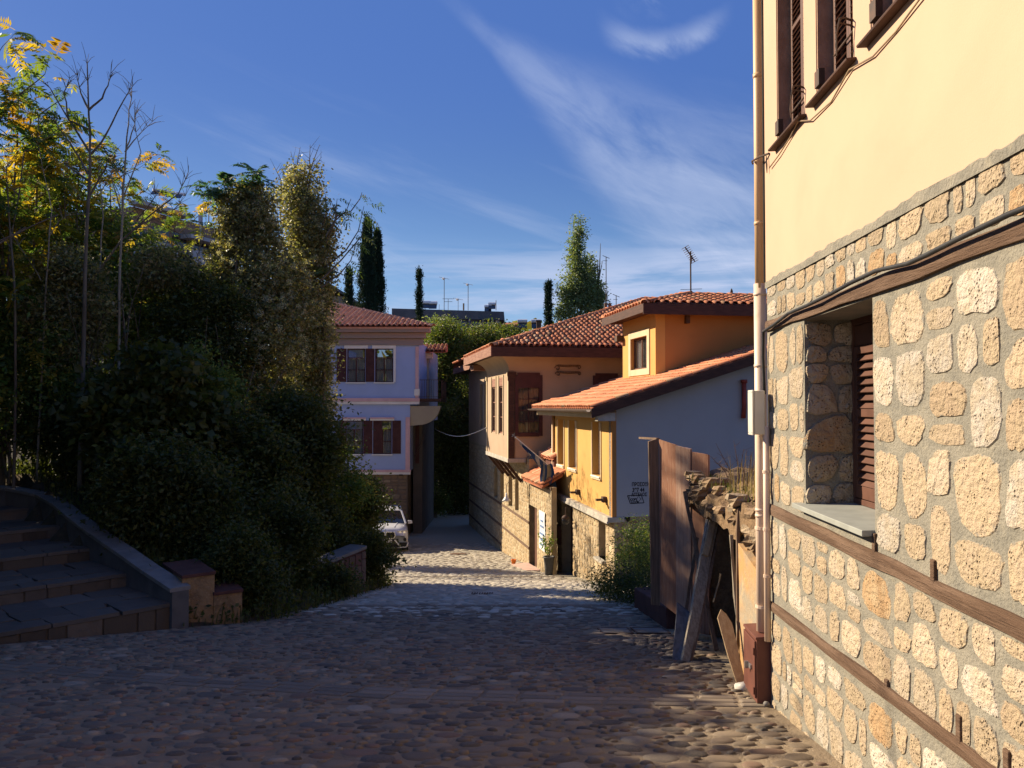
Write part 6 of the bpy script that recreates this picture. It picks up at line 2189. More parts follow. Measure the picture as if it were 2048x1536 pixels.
def clematis():
    """two trees smothered by clematis with pale seed heads"""
    def column(label, d, px0, blobs, seed, tops, nclump, seeds):
        x = (px0 - 1024) / 1640 * d; z0 = G(x, d)
        T = thing('vine_covered_tree', label, 'tree', (x, d, z0), world=True)
        rg = random.Random(seed)
        mb = MB()
        mb.tube([(x, d, z0 - .3), (x + .1, d, z0 + 3), P3(px0, 600, d), P3(px0 + 5, 420, d)], [.16, .12, .08, .03], 8, caps=False)
        for (a, b, c_) in tops:
            A, B = P3(*a, d), P3(*b, d); M_ = A.lerp(B, .5) + Vector((rg.uniform(-.1, .1), rg.uniform(-.1, .1), rg.uniform(-.05, .1)))
            mb.tube([A, M_, B], [.03 * c_, .018 * c_, .005], 5, caps=False)
            for _ in range(5):
                q = M_.lerp(B, rg.random()); mb.tube([q, q + Vector((rg.uniform(-.3, .3), rg.uniform(-.3, .3), rg.uniform(0, .35)))], [.006, .002], 4, caps=False)
        mb.build('trunk', BARK, T, smooth=True)
        bl = [(P3(px, py, d + dd), (rw * d / 1640, rw * d / 1640 * .9, rh * d / 1640), w) for (px, py, rw, rh, dd, w) in blobs]
        crown(T, 'crown', bl, LEAF_VINE, seed, nclump, 34, .13, .075, .75, cut=lambda P: P[:, 2] > -4.2)
        # fluffy seed heads: tufts of fine short blades on the outside of the mass
        r = np.random.default_rng(seed + 5)
        C = []
        for (c, rd, w) in bl:
            k = int(seeds * w / sum(b[2] for b in bl))
            Q, D = ellipsoid_clumps(r, k, c, (rd[0] * 1.02, rd[1] * 1.02, rd[2] * 1.02), .92)
            C.append(Q[(D[:, 2] > -.3)])
        C = np.concatenate(C)
        per = 60
        P = np.repeat(C, per, 0); s = np.repeat(r.uniform(.05, .12, len(C)), per)
        q = r.normal(size=P.shape); q /= np.linalg.norm(q, axis=1, keepdims=True)
        V, F = leaf_quads(P + q * (s * r.random(len(s)) ** .4)[:, None], np.full(len(P), .035), r, .45)
        np_mesh('seed_heads', V, F, SEED, T, rnd=np.repeat(r.random(len(C)), per))
        return T
    column('dark tree column smothered in clematis with pale seed heads', 20.0, 505,
           [(498, 440, 62, 75, 0, 1.4), (500, 560, 80, 110, 0, 2.8), (520, 700, 95, 120, -.3, 2.8), (500, 840, 80, 120, -.3, 1.6), (560, 600, 70, 130, .3, 2.2), (483, 425, 62, 58, 0, 1.5), (450, 570, 48, 95, .2, 1.4)], 301, [], 1750, 700)
    column('taller clematis-covered tree with dead twigs above its crown', 21.5, 605,
           [(600, 400, 48, 80, 0, 1.3), (610, 520, 62, 100, 0, 1.8), (600, 660, 66, 110, 0, 1.8), (610, 800, 60, 120, 0, 1.5), (625, 700, 40, 130, -.4, 1), (628, 480, 44, 80, 0, 1), (630, 590, 30, 90, 0, .9), (630, 780, 30, 120, 0, .9)], 302,
           [((600, 400), (617, 285), 1), ((602, 400), (636, 285), 1), ((598, 390), (597, 290), .8), ((605, 400), (578, 300), .8), ((612, 380), (640, 310), .8), ((560, 380), (545, 330), .7)], 1450, 560)
    # side limb of an ailanthus reaching over the lilac house
    d = 21.0
    x = (660 - 1024) / 1640 * d
    T = thing('bare_tree', 'bare curving branches with a few hanging leaves over the lilac house roof', 'tree', (x, d, G(x, d)), world=True)
    mb = MB(); rg = random.Random(9)
    L = [[(650, 1100), (648, 700), (640, 560)], [(640, 540), (690, 500), (715, 460), (726, 410)], [(640, 560), (680, 520), (722, 470), (728, 430)], [(650, 470), (672, 430), (700, 420), (718, 395), (722, 382)],
         [(645, 500), (668, 440), (690, 420), (700, 395)], [(672, 430), (660, 400)], [(640, 575), (680, 545), (700, 520), (712, 480)], [(636, 470), (652, 420), (648, 385)], [(668, 440), (672, 395)]]
    tips = []
    for k, l in enumerate(L):
        pts = [P3(px, py, d + (.3 * math.sin(k * 2.1 + i))) for i, (px, py) in enumerate(l)]
        if k == 0: pts[0].z = G(x, d) - .3
        q = []
        for i in range(len(pts) - 1):
            for j in range(3): q.append(pts[i].lerp(pts[i + 1], j / 3))
        q.append(pts[-1])
        mb.tube(q, [(.07 if k == 0 else .024) * (1 - .75 * i / (len(q) - 1)) for i in range(len(q))], 6, caps=False)
        if k: tips += [(p, (p - q[0]).normalized()) for p in q[3:]]
    mb.build('trunk', BARK, T, smooth=True)
    B = []; D = []
    for i in range(46):
        p, v = tips[rg.randrange(len(tips))]; B.append(p); D.append((v.x + rg.uniform(-.6, .9), rg.uniform(-.6, .6), rg.uniform(-.3, .2)))
    B += [P3(735, 405, d), P3(720, 432, d), P3(752, 410, d)]; D += [(1, 0, .0), (1, .2, -.1), (.6, 0, .5)]
    fronds(T, 'fronds', B, D, .34, LEAF_MID, 55, pairs=4, lw=.40)
    fronds(T, 'green_fronds', [tuple(P3(660, 425, d))] * 5 + [tuple(P3(650, 545, d))] * 6, [(rg.uniform(-1, 1), rg.uniform(-1, 1), .4) for _ in range(11)], .5, LEAF_BLUE, 56, pairs=9, lw=.3)
    # bluish ailanthus tufts over the clematis column
    d = 19.7
    x = (470 - 1024) / 1640 * d
    T = thing('ailanthus_tree', 'bluish-green ailanthus tufts rising out of the dark clematis column', 'tree', (x, d, G(x, d)), world=True)
    mb = MB(); tp = []
    for (a, b) in (((470, 480), (418, 375)), ((475, 470), (470, 372)), ((480, 460), (503, 345)), ((490, 460), (525, 365)), ((460, 500), (425, 395)), ((470, 480), (445, 370))):
        A, B_ = P3(*a, d), P3(*b, d); mb.tube([A, A.lerp(B_, .5) + Vector((.05, 0, .05)), B_], [.03, .02, .01], 5, caps=False); tp.append(B_)
    mb.tube([(x, d, G(x, d) - .3), P3(465, 700, d), P3(472, 480, d)], [.09, .06, .03], 6, caps=False)
    mb.build('trunk', BARK, T, smooth=True)
    B = []; D = []
    for p in tp:
        for _ in range(13): B.append(p + Vector((rg.gauss(0, .04), rg.gauss(0, .04), rg.gauss(0, .03)))); D.append((rg.uniform(-1, 1), rg.uniform(-1, 1), rg.uniform(-.1, .9)))
    fronds(T, 'fronds', B, D, .55, LEAF_BLUE, 57, pairs=10, lw=.30)
    fronds(T, 'yellow_fronds', [tuple(P3(425, 400, d))] * 4, [(-1, 0, -.1), (-.9, .4, .1), (-.8, -.4, -.3), (-1, .1, .2)], .5, LEAF_YEL, 58, pairs=8, lw=.3)


clematis()


def thicket():
    GR = 'bushy trees filling the left bank'
    def bush(label, px, py, d, rw, rh, m, seed, clumps, name='bush', cat='bush', per=28, csize=.2, lsize=.10, asp=.55, group=None, ry=None, extra=()):
        s = d / 1640
        c = P3(px, py, d)
        z0 = G(c.x, c.y)
        T = thing(name, label, cat, (c.x, c.y, z0), world=True, group=group)
        rg = random.Random(seed); mb = MB(); tips = []
        for k in range(3):
            grow(mb, rg, (c.x + rg.uniform(-.2, .2), c.y + rg.uniform(-.2, .2), z0 - .2), (rg.uniform(-.3, .3), rg.uniform(-.3, .3), 1), max(.4, (c.z - z0) * .8), .035, 1, tips, spread=.6, kids=(2, 3))
        mb.build('stems', BARK, T, smooth=True)
        bl = [(c, (rw * s, (ry or rw * s * .8), rh * s), 1.0)]
        for k in range(12):
            a = rg.uniform(-.2, PI + .2); q = rg.uniform(.12, .26)
            bl.append((P3(px + math.cos(a) * rw * rg.uniform(.85, 1.12), py - math.sin(a) * rh * rg.uniform(.85, 1.15), d + rg.uniform(-1, .4) * rw * s * .6), (rw * s * q, rw * s * q, rh * s * q * rg.uniform(1, 2)), .035))
        for (ex, ey, erw, erh, w) in extra:
            bl.append((P3(ex, ey, d), (erw * s, (ry or erw * s * .8), erh * s), w))
        crown(T, 'foliage', bl, m, seed, clumps, per, csize, lsize, asp, zmin='ground')
        return T
    B = bush
    # upper and middle storeys
    B('broad dark tree behind the tallest bare trunk, lit yellow at its top', 130, 510, 20.5, 105, 125, LEAF_MID, 401, 620, 'broad_tree', 'tree', csize=.24, extra=[(60, 430, 80, 90, .5)])
    B('dense dark tree in the middle of the thicket below the apartment block', 285, 650, 20.0, 110, 115, LEAF_MID, 402, 620, 'broad_tree', 'tree', csize=.24)
    B('sunny-topped tree filling the upper left behind the saplings', 20, 480, 21.5, 120, 130, LEAF_MID, 403, 520, 'broad_tree', 'tree', csize=.24)
    B('dark tree beside the clematis column, just left of it', 405, 700, 19.0, 75, 125, LEAF_DARK, 404, 560, 'broad_tree', 'tree', csize=.22)
    B('grey-flowered vine heap hanging under the apartment block', 325, 545, 19.0, 48, 38, LEAF_VINE, 405, 220, 'vine_heap', 'vine', csize=.15, lsize=.08)
    B('yellow-green bush at the left edge above the stair coping', 40, 760, 17.6, 110, 130, LEAF_MID, 406, 700, csize=.2, extra=[(10, 640, 70, 90, .5)])
    B('brownish vine-tangled bush right of the yellow-green one', 130, 640, 17.8, 80, 110, LEAF_VINE, 407, 620, csize=.17, lsize=.085)
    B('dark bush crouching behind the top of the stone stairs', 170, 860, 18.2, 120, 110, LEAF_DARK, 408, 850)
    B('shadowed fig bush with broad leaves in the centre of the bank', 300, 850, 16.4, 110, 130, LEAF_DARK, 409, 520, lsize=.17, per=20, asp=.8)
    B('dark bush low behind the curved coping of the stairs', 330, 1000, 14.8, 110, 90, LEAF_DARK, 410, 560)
    B('mid-height bush with small glinting leaves left of the clematis', 385, 830, 17.6, 80, 110, LEAF_MID, 411, 520, csize=.18, lsize=.075)
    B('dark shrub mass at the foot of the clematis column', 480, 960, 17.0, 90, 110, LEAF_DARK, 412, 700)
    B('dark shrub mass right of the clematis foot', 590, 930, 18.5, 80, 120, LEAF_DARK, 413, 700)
    B('sunlit-tipped bush leaning out beside the lilac house wall', 660, 985, 20.0, 62, 75, LEAF_MID, 414, 520, csize=.16, lsize=.075, extra=[(640, 920, 36, 40, .3)])
    B('rounded dark bush hiding the left side of the white car', 712, 1035, 20.6, 50, 70, LEAF_DARK, 415, 520, csize=.16, lsize=.08)
    B('low spreading bush at the street edge in front of the white car', 722, 1115, 19.2, 55, 45, LEAF_DARK, 416, 480, csize=.15, lsize=.075)
    B('weedy bush spilling over the red-brown block steps', 480, 1150, 13.6, 70, 70, LEAF_DARK, 417, 420, csize=.15, lsize=.07)
    B('dark bush between the clematis foot and the low retaining wall', 570, 1100, 15.8, 65, 90, LEAF_DARK, 418, 480, csize=.16, lsize=.08)
    B('low weeds growing against the face of the retaining wall', 650, 1165, 16.6, 50, 34, LEAF_DARK, 432, 260, csize=.12, lsize=.06)
    B('small bush tucked above the low retaining wall', 640, 1065, 18.6, 50, 50, LEAF_DARK, 419, 300, csize=.14, lsize=.07)
    B('dark bush right behind the lowest coping slab', 400, 1090, 14.6, 60, 60, LEAF_DARK, 420, 360, csize=.15, lsize=.075)
    # unseen grove past the left edge, placed and sized to shade the near street
    for i, (x, y, top, rr) in enumerate(((-10.4, 8.8, 4.5, 1.6), (-10.8, 10.4, 4.7, 1.6), (-11.1, 12.0, 4.97, 1.6), (-11.6, 13.8, 5.27, 1.6), (-12.2, 15.6, 5.7, 1.7), (-10.1, 7.2, 4.3, 1.6), (-13.6, 17.0, 6.2, 1.8), (-15.2, 18.6, 7.0, 1.8))):
        z0 = G(x, y)
        lab = 'unseen shade tree in the row off the left edge, ' + ('second nearest', 'third nearest', 'fourth nearest', 'fourth from the far end', 'third from the far end', 'nearest', 'second from the far end', 'farthest')[i]
        T = thing('shade_grove_tree', lab, 'tree', (x, y, z0), world=True, group='unseen shading grove past the left edge')
        rg = random.Random(500 + i); mb = MB(); tips = []
        grow(mb, rg, (x, y, z0 - .3), (0, 0, 1), (top - z0) * .55, .14, 2, tips, kids=(2, 4))
        mb.build('trunk', BARK, T, smooth=True)
        c = (top + z0) / 2
        crown(T, 'crown', [((x, y, top - rr * .9), (rr, rr, rr), 1.4), ((x, y, c - .6), (rr * 1.05, rr * 1.05, (top - z0) * .45), 1.4)], LEAF_MID, 510 + i, 900, 15, .28, .20, .6, zmin='ground')
    # hidden tree added for dapples on the yellow house, hidden bush for street shade
    leafy_tree('loose-crowned small tree added behind the clematis to dapple the yellow house', -8.2, 28.4, 3.4, [((-8.2, 28.4, 2.4), (1.4, 1.9, 2.1), 1), ((-8.0, 27.0, -.2), (1.2, 1.5, 1.5), .6)], LEAF_MID, 430, 150, per=18, csize=.2, lsize=.10, group=None)
    B('hidden bushy mass added before the lilac house to shade the street', 585, 860, 29.5, 45, 50, LEAF_DARK, 431, 420, csize=.24, lsize=.12, extra=[(575, 900, 50, 60, 1)])
    # rank grass and ivy over the bank
    r = np.random.default_rng(61)
    pts = []
    while len(pts) < 15000:
        x = r.uniform(-12, -2.6); y = r.uniform(12.2, 30)
        s = (x - BAL[0]) * BW[0] + (y - BAL[1]) * BW[1]
        e = np.interp(y, VY, VX)
        if s > .1 and x < e + .08: pts.append((x, y, G(x, y) - .03))
    g = np_mesh
    Q = np.array([pts[i] for i in r.integers(0, len(pts), 900)]); Q[:, 0] += r.uniform(0, .7, 900); Q = Q[(Q[:, 1] < 27)]
    Q[:, 2] = [SZ(x, y) + .022 for x, y in Q[:, :2]]; Q = Q[[x > np.interp(y, VY, VX) for x, y in Q[:, :2]]]
    V, F = leaf_quads(Q, r.uniform(.03, .07, len(Q)), r, .6, droop=0); V[:, 2] = np.repeat(Q[:, 2], 4) + (V[:, 2] - np.repeat(Q[:, 2], 4)) * .2
    np_mesh('fallen_leaves', V, F, LEAF_YEL, rnd=r.random(len(F)), kind='stuff')
    o = blades(None, 'bank_grass', pts, .08, .38, GRASS_GREEN, 62, .010, .6); o['kind'] = 'stuff'
    P = np.array([pts[i] for i in r.integers(0, len(pts), 26000)]) + r.normal(0, .12, (26000, 3)) * (1, 1, .9) + (0, 0, .12)
    V, F = leaf_quads(P, r.uniform(.05, .11, len(P)), r, .7)
    np_mesh('ivy_ground_cover', V, F, LEAF_DARK, rnd=r.random(len(P)), kind='stuff')


thicket()


def right_side_plants():
    rg = random.Random(70)
    def shrub(label, c, rd, m, seed, clumps, per=20, csize=.13, lsize=.06, asp=.35, extra=(), name='shrub'):
        T = thing(name, label, 'shrub', (c[0], c[1], SZ(c[0], c[1])), world=True)
        rgg = random.Random(seed); mb = MB(); tips = []
        for k in range(6):
            grow(mb, rgg, (c[0] + rgg.uniform(-.2, .2), c[1] + rgg.uniform(-.2, .2), SZ(c[0], c[1]) - .05), (rgg.uniform(-.4, .4), rgg.uniform(-.4, .4), 1), .6, .014, 1, tips, spread=.5)
        mb.build('stems', BARK, T)
        crown(T, 'foliage', [(c, rd, 1)] + list(extra), m, seed, clumps, per, csize, lsize, asp, zmin=SZ(c[0], c[1]) - .02)
    shrub('feathery green shrub against the stone end of the yellow house', (2.75, 17.6, -3.15), (.62, .7, .75), LEAF_MID, 701, 330)
    shrub('dark spreading shrub at the street edge near the board gate', (2.2, 15.9, -3.45), (.62, .8, .42), LEAF_DARK, 702, 300, extra=[((1.95, 16.6, -3.6), (.4, .5, .3), .4)])
    shrub('low dark shrub under the jamb of the board gate', (2.85, 14.6, -3.2), (.45, .7, .6), LEAF_DARK, 703, 240)
    # potted plant
    T = thing('potted_plant', 'leafy plant in a tall dark grey pot beside the street door', 'potted plant', (1.08, 24.15, -5.02), world=True)
    z = -5.01
    pot = MB().lathe([(.0, 0), (.105, 0), (.13, .28), (.155, .56), (.175, .57), (.175, .61), (.14, .61), (.13, .55), (0, .55)], (1.08, 24.15, z), 18).build('pot', mat('dark_grey_pot', (.07, .07, .072), (.09, .088, .085), 5, .6), T, smooth=True)
    mb = MB(); B = []; D = []
    for k in range(9):
        a = rg.uniform(0, 6.28); h = rg.uniform(.45, .95)
        e = Vector((1.08 + math.cos(a) * rg.uniform(.05, .38), 24.15 + math.sin(a) * .2, z + .55 + h))
        mb.tube([(1.08, 24.15, z + .5), Vector((1.08, 24.15, z + .55)).lerp(e, .5) + Vector((0, 0, .08)), e], [.008, .006, .003], 5)
        for j in range(26):
            t = rg.uniform(.25, 1); B.append(Vector((1.08, 24.15, z + .55)).lerp(e, t) + Vector((rg.gauss(0, .03), rg.gauss(0, .03), rg.gauss(0, .04))))
    mb.build('stems', BARK, T)
    r = np.random.default_rng(7); P = np.array(B); V, F = leaf_quads(P, r.uniform(.05, .10, len(P)), r, .6)
    np_mesh('leaves', V, F, LEAF_MID, T, rnd=r.random(len(P)))


right_side_plants()


def far_trees():
    def tree(label, px, py, d, blobs, m, seed, clumps, per, csize, lsize, name, z0=None, asp=.5, trunk=.15, tr=True, h=None):
        c = P3(px, py, d); zb = z0 if z0 is not None else G(c.x, c.y)
        T = thing(name, label, 'tree', (c.x, c.y, zb), world=True)
        rg = random.Random(seed); mb = MB(); tips = []
        if tr:
            top = max(b[0][2] + b[1][2] for b in blobs)
            mb.tube([(c.x, c.y, zb - .3), (c.x + .05, c.y, zb + (top - zb) * .5), (c.x, c.y, zb + (top - zb) * .96)], [trunk, trunk * .7, .02], 6, caps=False)
            for k in range(10):
                z = zb + (top - zb) * rg.uniform(.3, .85); a = rg.uniform(0, 6.28); L = blobs[0][1][0] * .7
                mb.tube([(c.x, c.y, z), (c.x + math.cos(a) * L, c.y + math.sin(a) * L, z + L * .6)], [trunk * .3, .01], 4, caps=False)
            mb.build('trunk', BARK, T, smooth=True)
        crown(T, 'crown', blobs, m, seed, clumps, per, csize, lsize, asp)
        return T

    def blobs(d, L):
        s = d / 1640
        return [(tuple(P3(px, py, d + dd)), (rw * s, rw * s * .85, rh * s), w) for (px, py, rw, rh, dd, w) in L]
    # broadleaf trees closing the street
    tree('light green tree at the street end, its crown beside the lilac house', 885, 760, 50, blobs(50, [(895, 720, 45, 85, 0, 2), (880, 820, 50, 100, 0, 2)]), LEAF_FAR, 801, 1300, 24, .30, .17, 'street_end_tree')
    tree('broad green tree rising just above the mansion eave at the street end', 965, 740, 52, blobs(52, [(960, 700, 60, 50, 0, 2), (950, 780, 60, 90, 0, 2)]), LEAF_FAR, 802, 1300, 24, .30, .17, 'street_end_tree')
    tree('rounded tree behind the mansion roof, right of the street end', 1010, 700, 60, blobs(60, [(1005, 690, 50, 42, 0, 1)]), LEAF_FAR, 803, 600, 24, .30, .18, 'street_end_tree')
    tree('dark ivy-hung tree in the shade where the street ends', 900, 900, 47, blobs(47, [(895, 880, 62, 80, 0, 2), (905, 960, 62, 70, 0, 1.4)]), LEAF_DARK, 804, 1400, 24, .26, .15, 'street_end_tree')
    tree('shaded tree beside the rear wing of the mansion', 950, 880, 48, blobs(48, [(950, 860, 46, 110, 0, 2), (950, 980, 46, 70, 0, 1)]), LEAF_DARK, 805, 1200, 24, .26, .15, 'street_end_tree')
    tree('small glossy bush lit at the foot of the street-end trees', 870, 1010, 45, blobs(45, [(878, 1003, 20, 26, 0, 1)]), LEAF_FAR, 806, 160, 22, .16, .10, 'street_end_bush')
    # cypresses
    def cyp(label, px, ptop, pbot, w, d, seed, prof=None, n=1600, name='cypress_tree', m=LEAF_CYP):
        c = P3(px, pbot, d); top = P3(px, ptop, d).z; zb = min(G(c.x, c.y), c.z - 1)
        T = thing(name, label, 'tree', (c.x, c.y, zb), world=True)
        MB().tube([(c.x, c.y, zb), (c.x, c.y, top - .3)], [.14, .02], 6).build('trunk', BARK, T)
        r = np.random.default_rng(seed)
        s = d / 1640; R = w * s / 2
        t = r.random(n) ** .8
        z = c.z + (top - c.z) * t
        rad_ = R * (prof(t) if prof else np.clip(1.15 * (1 - t) ** .55, 0, 1)) * (1 + .16 * np.sin(z * 3 + seed) + .1 * r.normal(size=n))
        a = r.uniform(0, 2 * PI, n); q = r.random(n) ** .35
        P = np.stack([c.x + np.cos(a) * rad_ * q, c.y + np.sin(a) * rad_ * q, z], 1)
        k = 14
        Pk = np.repeat(P, k, 0) + r.normal(0, .10, (n * k, 3)) * (1, 1, 1.6)
        V, F = leaf_quads(Pk, r.uniform(.12, .26, len(Pk)), r, .35, out=np.tile([0, 0, 1.2], (len(Pk), 1)), droop=-.4)
        np_mesh('crown', V, F, m, T, rnd=np.repeat(r.random(n), k))
    cyp('tall dark cypress, left of the pair behind the lilac house', 733, 438, 640, 36, 70, 811)
    cyp('dark cypress, right and shorter of the pair behind the lilac house', 753, 462, 640, 30, 72, 812)
    cyp('small crooked cypress left of the cypress pair', 697, 540, 640, 14, 62, 813, n=300)
    cyp('slender ragged cypress in front of the long concrete roof', 838, 540, 660, 17, 75, 814, prof=lambda t: (.12 + .5 * (1 - t) + .45 * np.sin(t * 11 + 1) ** 4) * .9, n=330)
    cyp('slender leaning cypress left of the poplar', 1097, 566, 680, 17, 80, 815, prof=lambda t: .45 + .3 * (1 - t) + .15 * np.sin(t * 17) ** 2, n=520)
    d = 80; s = d / 1640
    tree('tall pale poplar rising behind the mansion roof', 1160, 560, d, blobs(d, [(1157, 468, 8, 36, 0, .6), (1150, 500, 7, 30, 0, .3), (1155, 540, 17, 56, 0, 1.4), (1148, 600, 26, 48, 0, 1.8), (1168, 560, 12, 60, 0, .9), (1130, 590, 12, 50, 0, .7), (1121, 625, 9, 20, 0, .3), (1176, 600, 20, 48, 0, 1.1)]), LEAF_POP, 821, 620, 22, .34, .24, 'poplar_tree')
    T = tree('narrower poplar with bare upper twigs, right of the tall one', 1197, 590, d + 1, blobs(d + 1, [(1196, 595, 16, 40, 0, 1), (1180, 560, 12, 60, 0, .9)]), LEAF_POP, 822, 260, 22, .30, .24, 'poplar_tree')
    mb = MB()
    for (a, b) in (((1195, 600), (1202, 485)), ((1196, 580), (1195, 520)), ((1190, 590), (1206, 520))): mb.tube([P3(*a, d + 1), P3((a[0] + b[0]) / 2 + 1, (a[1] + b[1]) / 2, d + 1), P3(*b, d + 1)], [.10, .07, .02], 5)
    mb.build('bare_twigs', BARK, T)
    tree('olive tree in front of the long concrete roof', 880, 665, 60, blobs(60, [(880, 668, 34, 34, 0, 1)]), LEAF_POP, 823, 300, 24, .3, .18, 'olive_tree')


far_trees()

# ------------------------------------------------------------------ stone stairs with coping
def stairs():
    T = thing('stone_stairs', 'broad flagged stone steps with a curved pale coping climbing at the lower left', 'stairs', (-5.2, 12.0, -3.4), world=True)
    rng = random.Random(41)
    w = Vector((BW[0], BW[1], 0)); v = Vector((BV[0], BV[1], 0)); O = Vector((BAL[0], BAL[1], 0))
    tops = [-2.885 + .212 * i for i in range(9)]
    run = 1.60

    def P(s, t, z): q = O + w * s + v * t; return Vector((q.x, q.y, z))
    for i, z in enumerate(tops):
        t0 = run * i; t1 = run * (i + 1) + .3
        if i == 8: t1 = t0 + 8
        s0 = -3.3
        sr = lambda t: .03 - .008 * t
        mb = MB()
        mb.hexa([P(s0, t0, -3.9 + .1 * t0), P(sr(t0), t0, -3.9 + .1 * t0), P(sr(t1), t1, -3.9), P(s0, t1, -3.9), P(s0, t0, z - .05), P(sr(t0), t0, z - .05), P(sr(t1), t1, z - .05), P(s0, t1, z - .05)])
        st = mb.build('step', RISER, T)
        # flagstones of the tread, with open joints
        if i < 6:
            cells = []
            bsp(rng, -3.28, sr(t0), t0 - .03, run * (i + 1) + .02, .95, .75, .2, .2, cells)
            for (a, b, c, d) in cells:
                ow = .009
                pts = [(a + ow, c + (0 if c < t0 else ow)), (b - ow, c + (0 if c < t0 else ow)), (b - ow, d - ow), (a + ow, d - ow)]
                pts = [(x + rng.uniform(-.04, .04) * (0 < k), y + (rng.uniform(-.05, .05) if y > t0 else 0)) for k, (x, y) in enumerate(pts)]
                mid = ((pts[1][0] + pts[2][0]) / 2 + rng.uniform(-.03, .03), (pts[1][1] + pts[2][1]) / 2)
                pts.insert(2, mid)
                MB().slab([P(x, y, z + rng.uniform(-.003, .003) * 1) for x, y in pts], .055).build('flagstone', FLAG, st)
        # facing stones of the riser
        if i < 4:
            s = -3.28
            while s < sr(t0) - .05:
                L = min(rng.uniform(.22, .62), sr(t0) - s)
                zb = (z - .05 - .20) if i else -3.62
                q0, q1 = s + .012, s + L - .012
                MB().hexa([P(q0, t0 - .016, zb), P(q1, t0 - .016, zb), P(q1, t0 + .05, zb), P(q0, t0 + .05, zb), P(q0, t0 - .022, z - .062), P(q1, t0 - .018, z - .062), P(q1, t0 + .05, z - .062), P(q0, t0 + .05, z - .062)]).build('riser_stone', RISER, st, bevel=.006)
                s += L
    # low parapet with coping slabs that flattens and bends left at the top
    path = [(0.0, -.10, -2.66), (0.0, .9, -2.53), (.0, 2.0, -2.36), (.0, 3.1, -2.20), (.0, 4.2, -2.02), (.05, 5.2, -1.86), (.02, 6.2, -1.74), (-.30, 7.1, -1.66), (-.9, 7.8, -1.60), (-1.7, 8.4, -1.56), (-2.7, 8.9, -1.55), (-4.0, 9.3, -1.55)]
    wid = .25
    mb = MB()
    L_, R_ = [], []
    for i, (s, t, z) in enumerate(path):
        a = path[max(0, i - 1)]; b = path[min(len(path) - 1, i + 1)]
        d = Vector((b[0] - a[0], b[1] - a[1])).normalized(); nrm = Vector((-d.y, d.x))
        if i: pass
        L_.append((s + nrm.x * wid * .5 + .04, t + nrm.y * wid * .5)); R_.append((s - nrm.x * wid * .5 + .04, t - nrm.y * wid * .5))
    for i in range(len(path) - 1):
        z0, z1 = path[i][2] - .06, path[i + 1][2] - .06
        a, b, c, d = L_[i], R_[i], R_[i + 1], L_[i + 1]
        mb.hexa([P(*a, -3.7), P(*b, -3.7), P(*c, -3.7), P(*d, -3.7), P(*a, z0), P(*b, z0), P(*c, z1), P(*d, z1)])
    mb.build('parapet', mat('dark_parapet_render', (.12, .11, .10), (.09, .082, .075), 3, .9, .3, 25, dist=.006), T)
    for i in range(len(path) - 1):
        z0, z1 = path[i][2], path[i + 1][2]
        A, B, C, D = (Vector(q) for q in (L_[i], R_[i], R_[i + 1], L_[i + 1]))
        e = (C - B).normalized() * .008
        o1 = (B - A).normalized() * .03; o2 = (C - D).normalized() * .03
        MB().slab([P(*(A - o1 + e), z0), P(*(B + o1 + e), z0), P(*(C + o2 - e), z1), P(*(D - o2 - e), z1)], .06).build('coping_slab', COPING, T, bevel=.004)
    # stepped red-topped blocks beside the stairs
    for (lab, pts, zt, zb) in (
            ('taller red-brown topped stone block beside the foot of the stairs', [(-4.92, 12.30), (-4.55, 12.62), (-5.2, 13.6), (-5.6, 13.25)], -2.52, -3.55),
            ('lower red-brown topped stone block half hidden by the weedy bush', [(-4.55, 12.60), (-4.20, 12.85), (-4.75, 13.8), (-5.15, 13.5)], -2.84, -3.65)):
        T2 = thing('stone_block', lab, 'wall', (pts[0][0], pts[0][1], zb), world=True)
        n = len(pts)
        MB().hexa([(x, y, zb) for x, y in pts] + [(x, y, zt - .05) for x, y in pts]).build('block_body', mat('ochre_block_stone', (.30, .19, .095), (.22, .135, .07), 5, .95, .9, 14, c3=(.38, .26, .14), dist=.03), T2)
        cx = sum(p[0] for p in pts) / 4; cy = sum(p[1] for p in pts) / 4
        MB().slab([(cx + (x - cx) * 1.05, cy + (y - cy) * 1.05, zt) for x, y in pts], .05).build('red_cap', REDSTONE, T2, bevel=.005)
    # low retaining wall by the street
    T3 = thing('retaining_wall', 'crumbling red-brown retaining wall at the foot of the bank', 'wall', (-3.9, 17.2, -4.1), world=True)
    rr = random.Random(12)
    A, B = Vector((-4.25, 16.2, 0)), Vector((-3.22, 18.1, 0))
    d = (B - A).normalized(); n_ = Vector((-d.y, d.x, 0))
    MB().hexa([(A.x, A.y, -4.2), (B.x, B.y, -4.4), ((B + n_ * .4).x, (B + n_ * .4).y, -4.4), ((A + n_ * .4).x, (A + n_ * .4).y, -4.2),
               (A.x, A.y, -3.33), (B.x, B.y, -3.10), ((B + n_ * .4).x, (B + n_ * .4).y, -3.1), ((A + n_ * .4).x, (A + n_ * .4).y, -3.3)]).build('wall_body', REDSTONE, T3)
    L = (B - A).length; s = 0
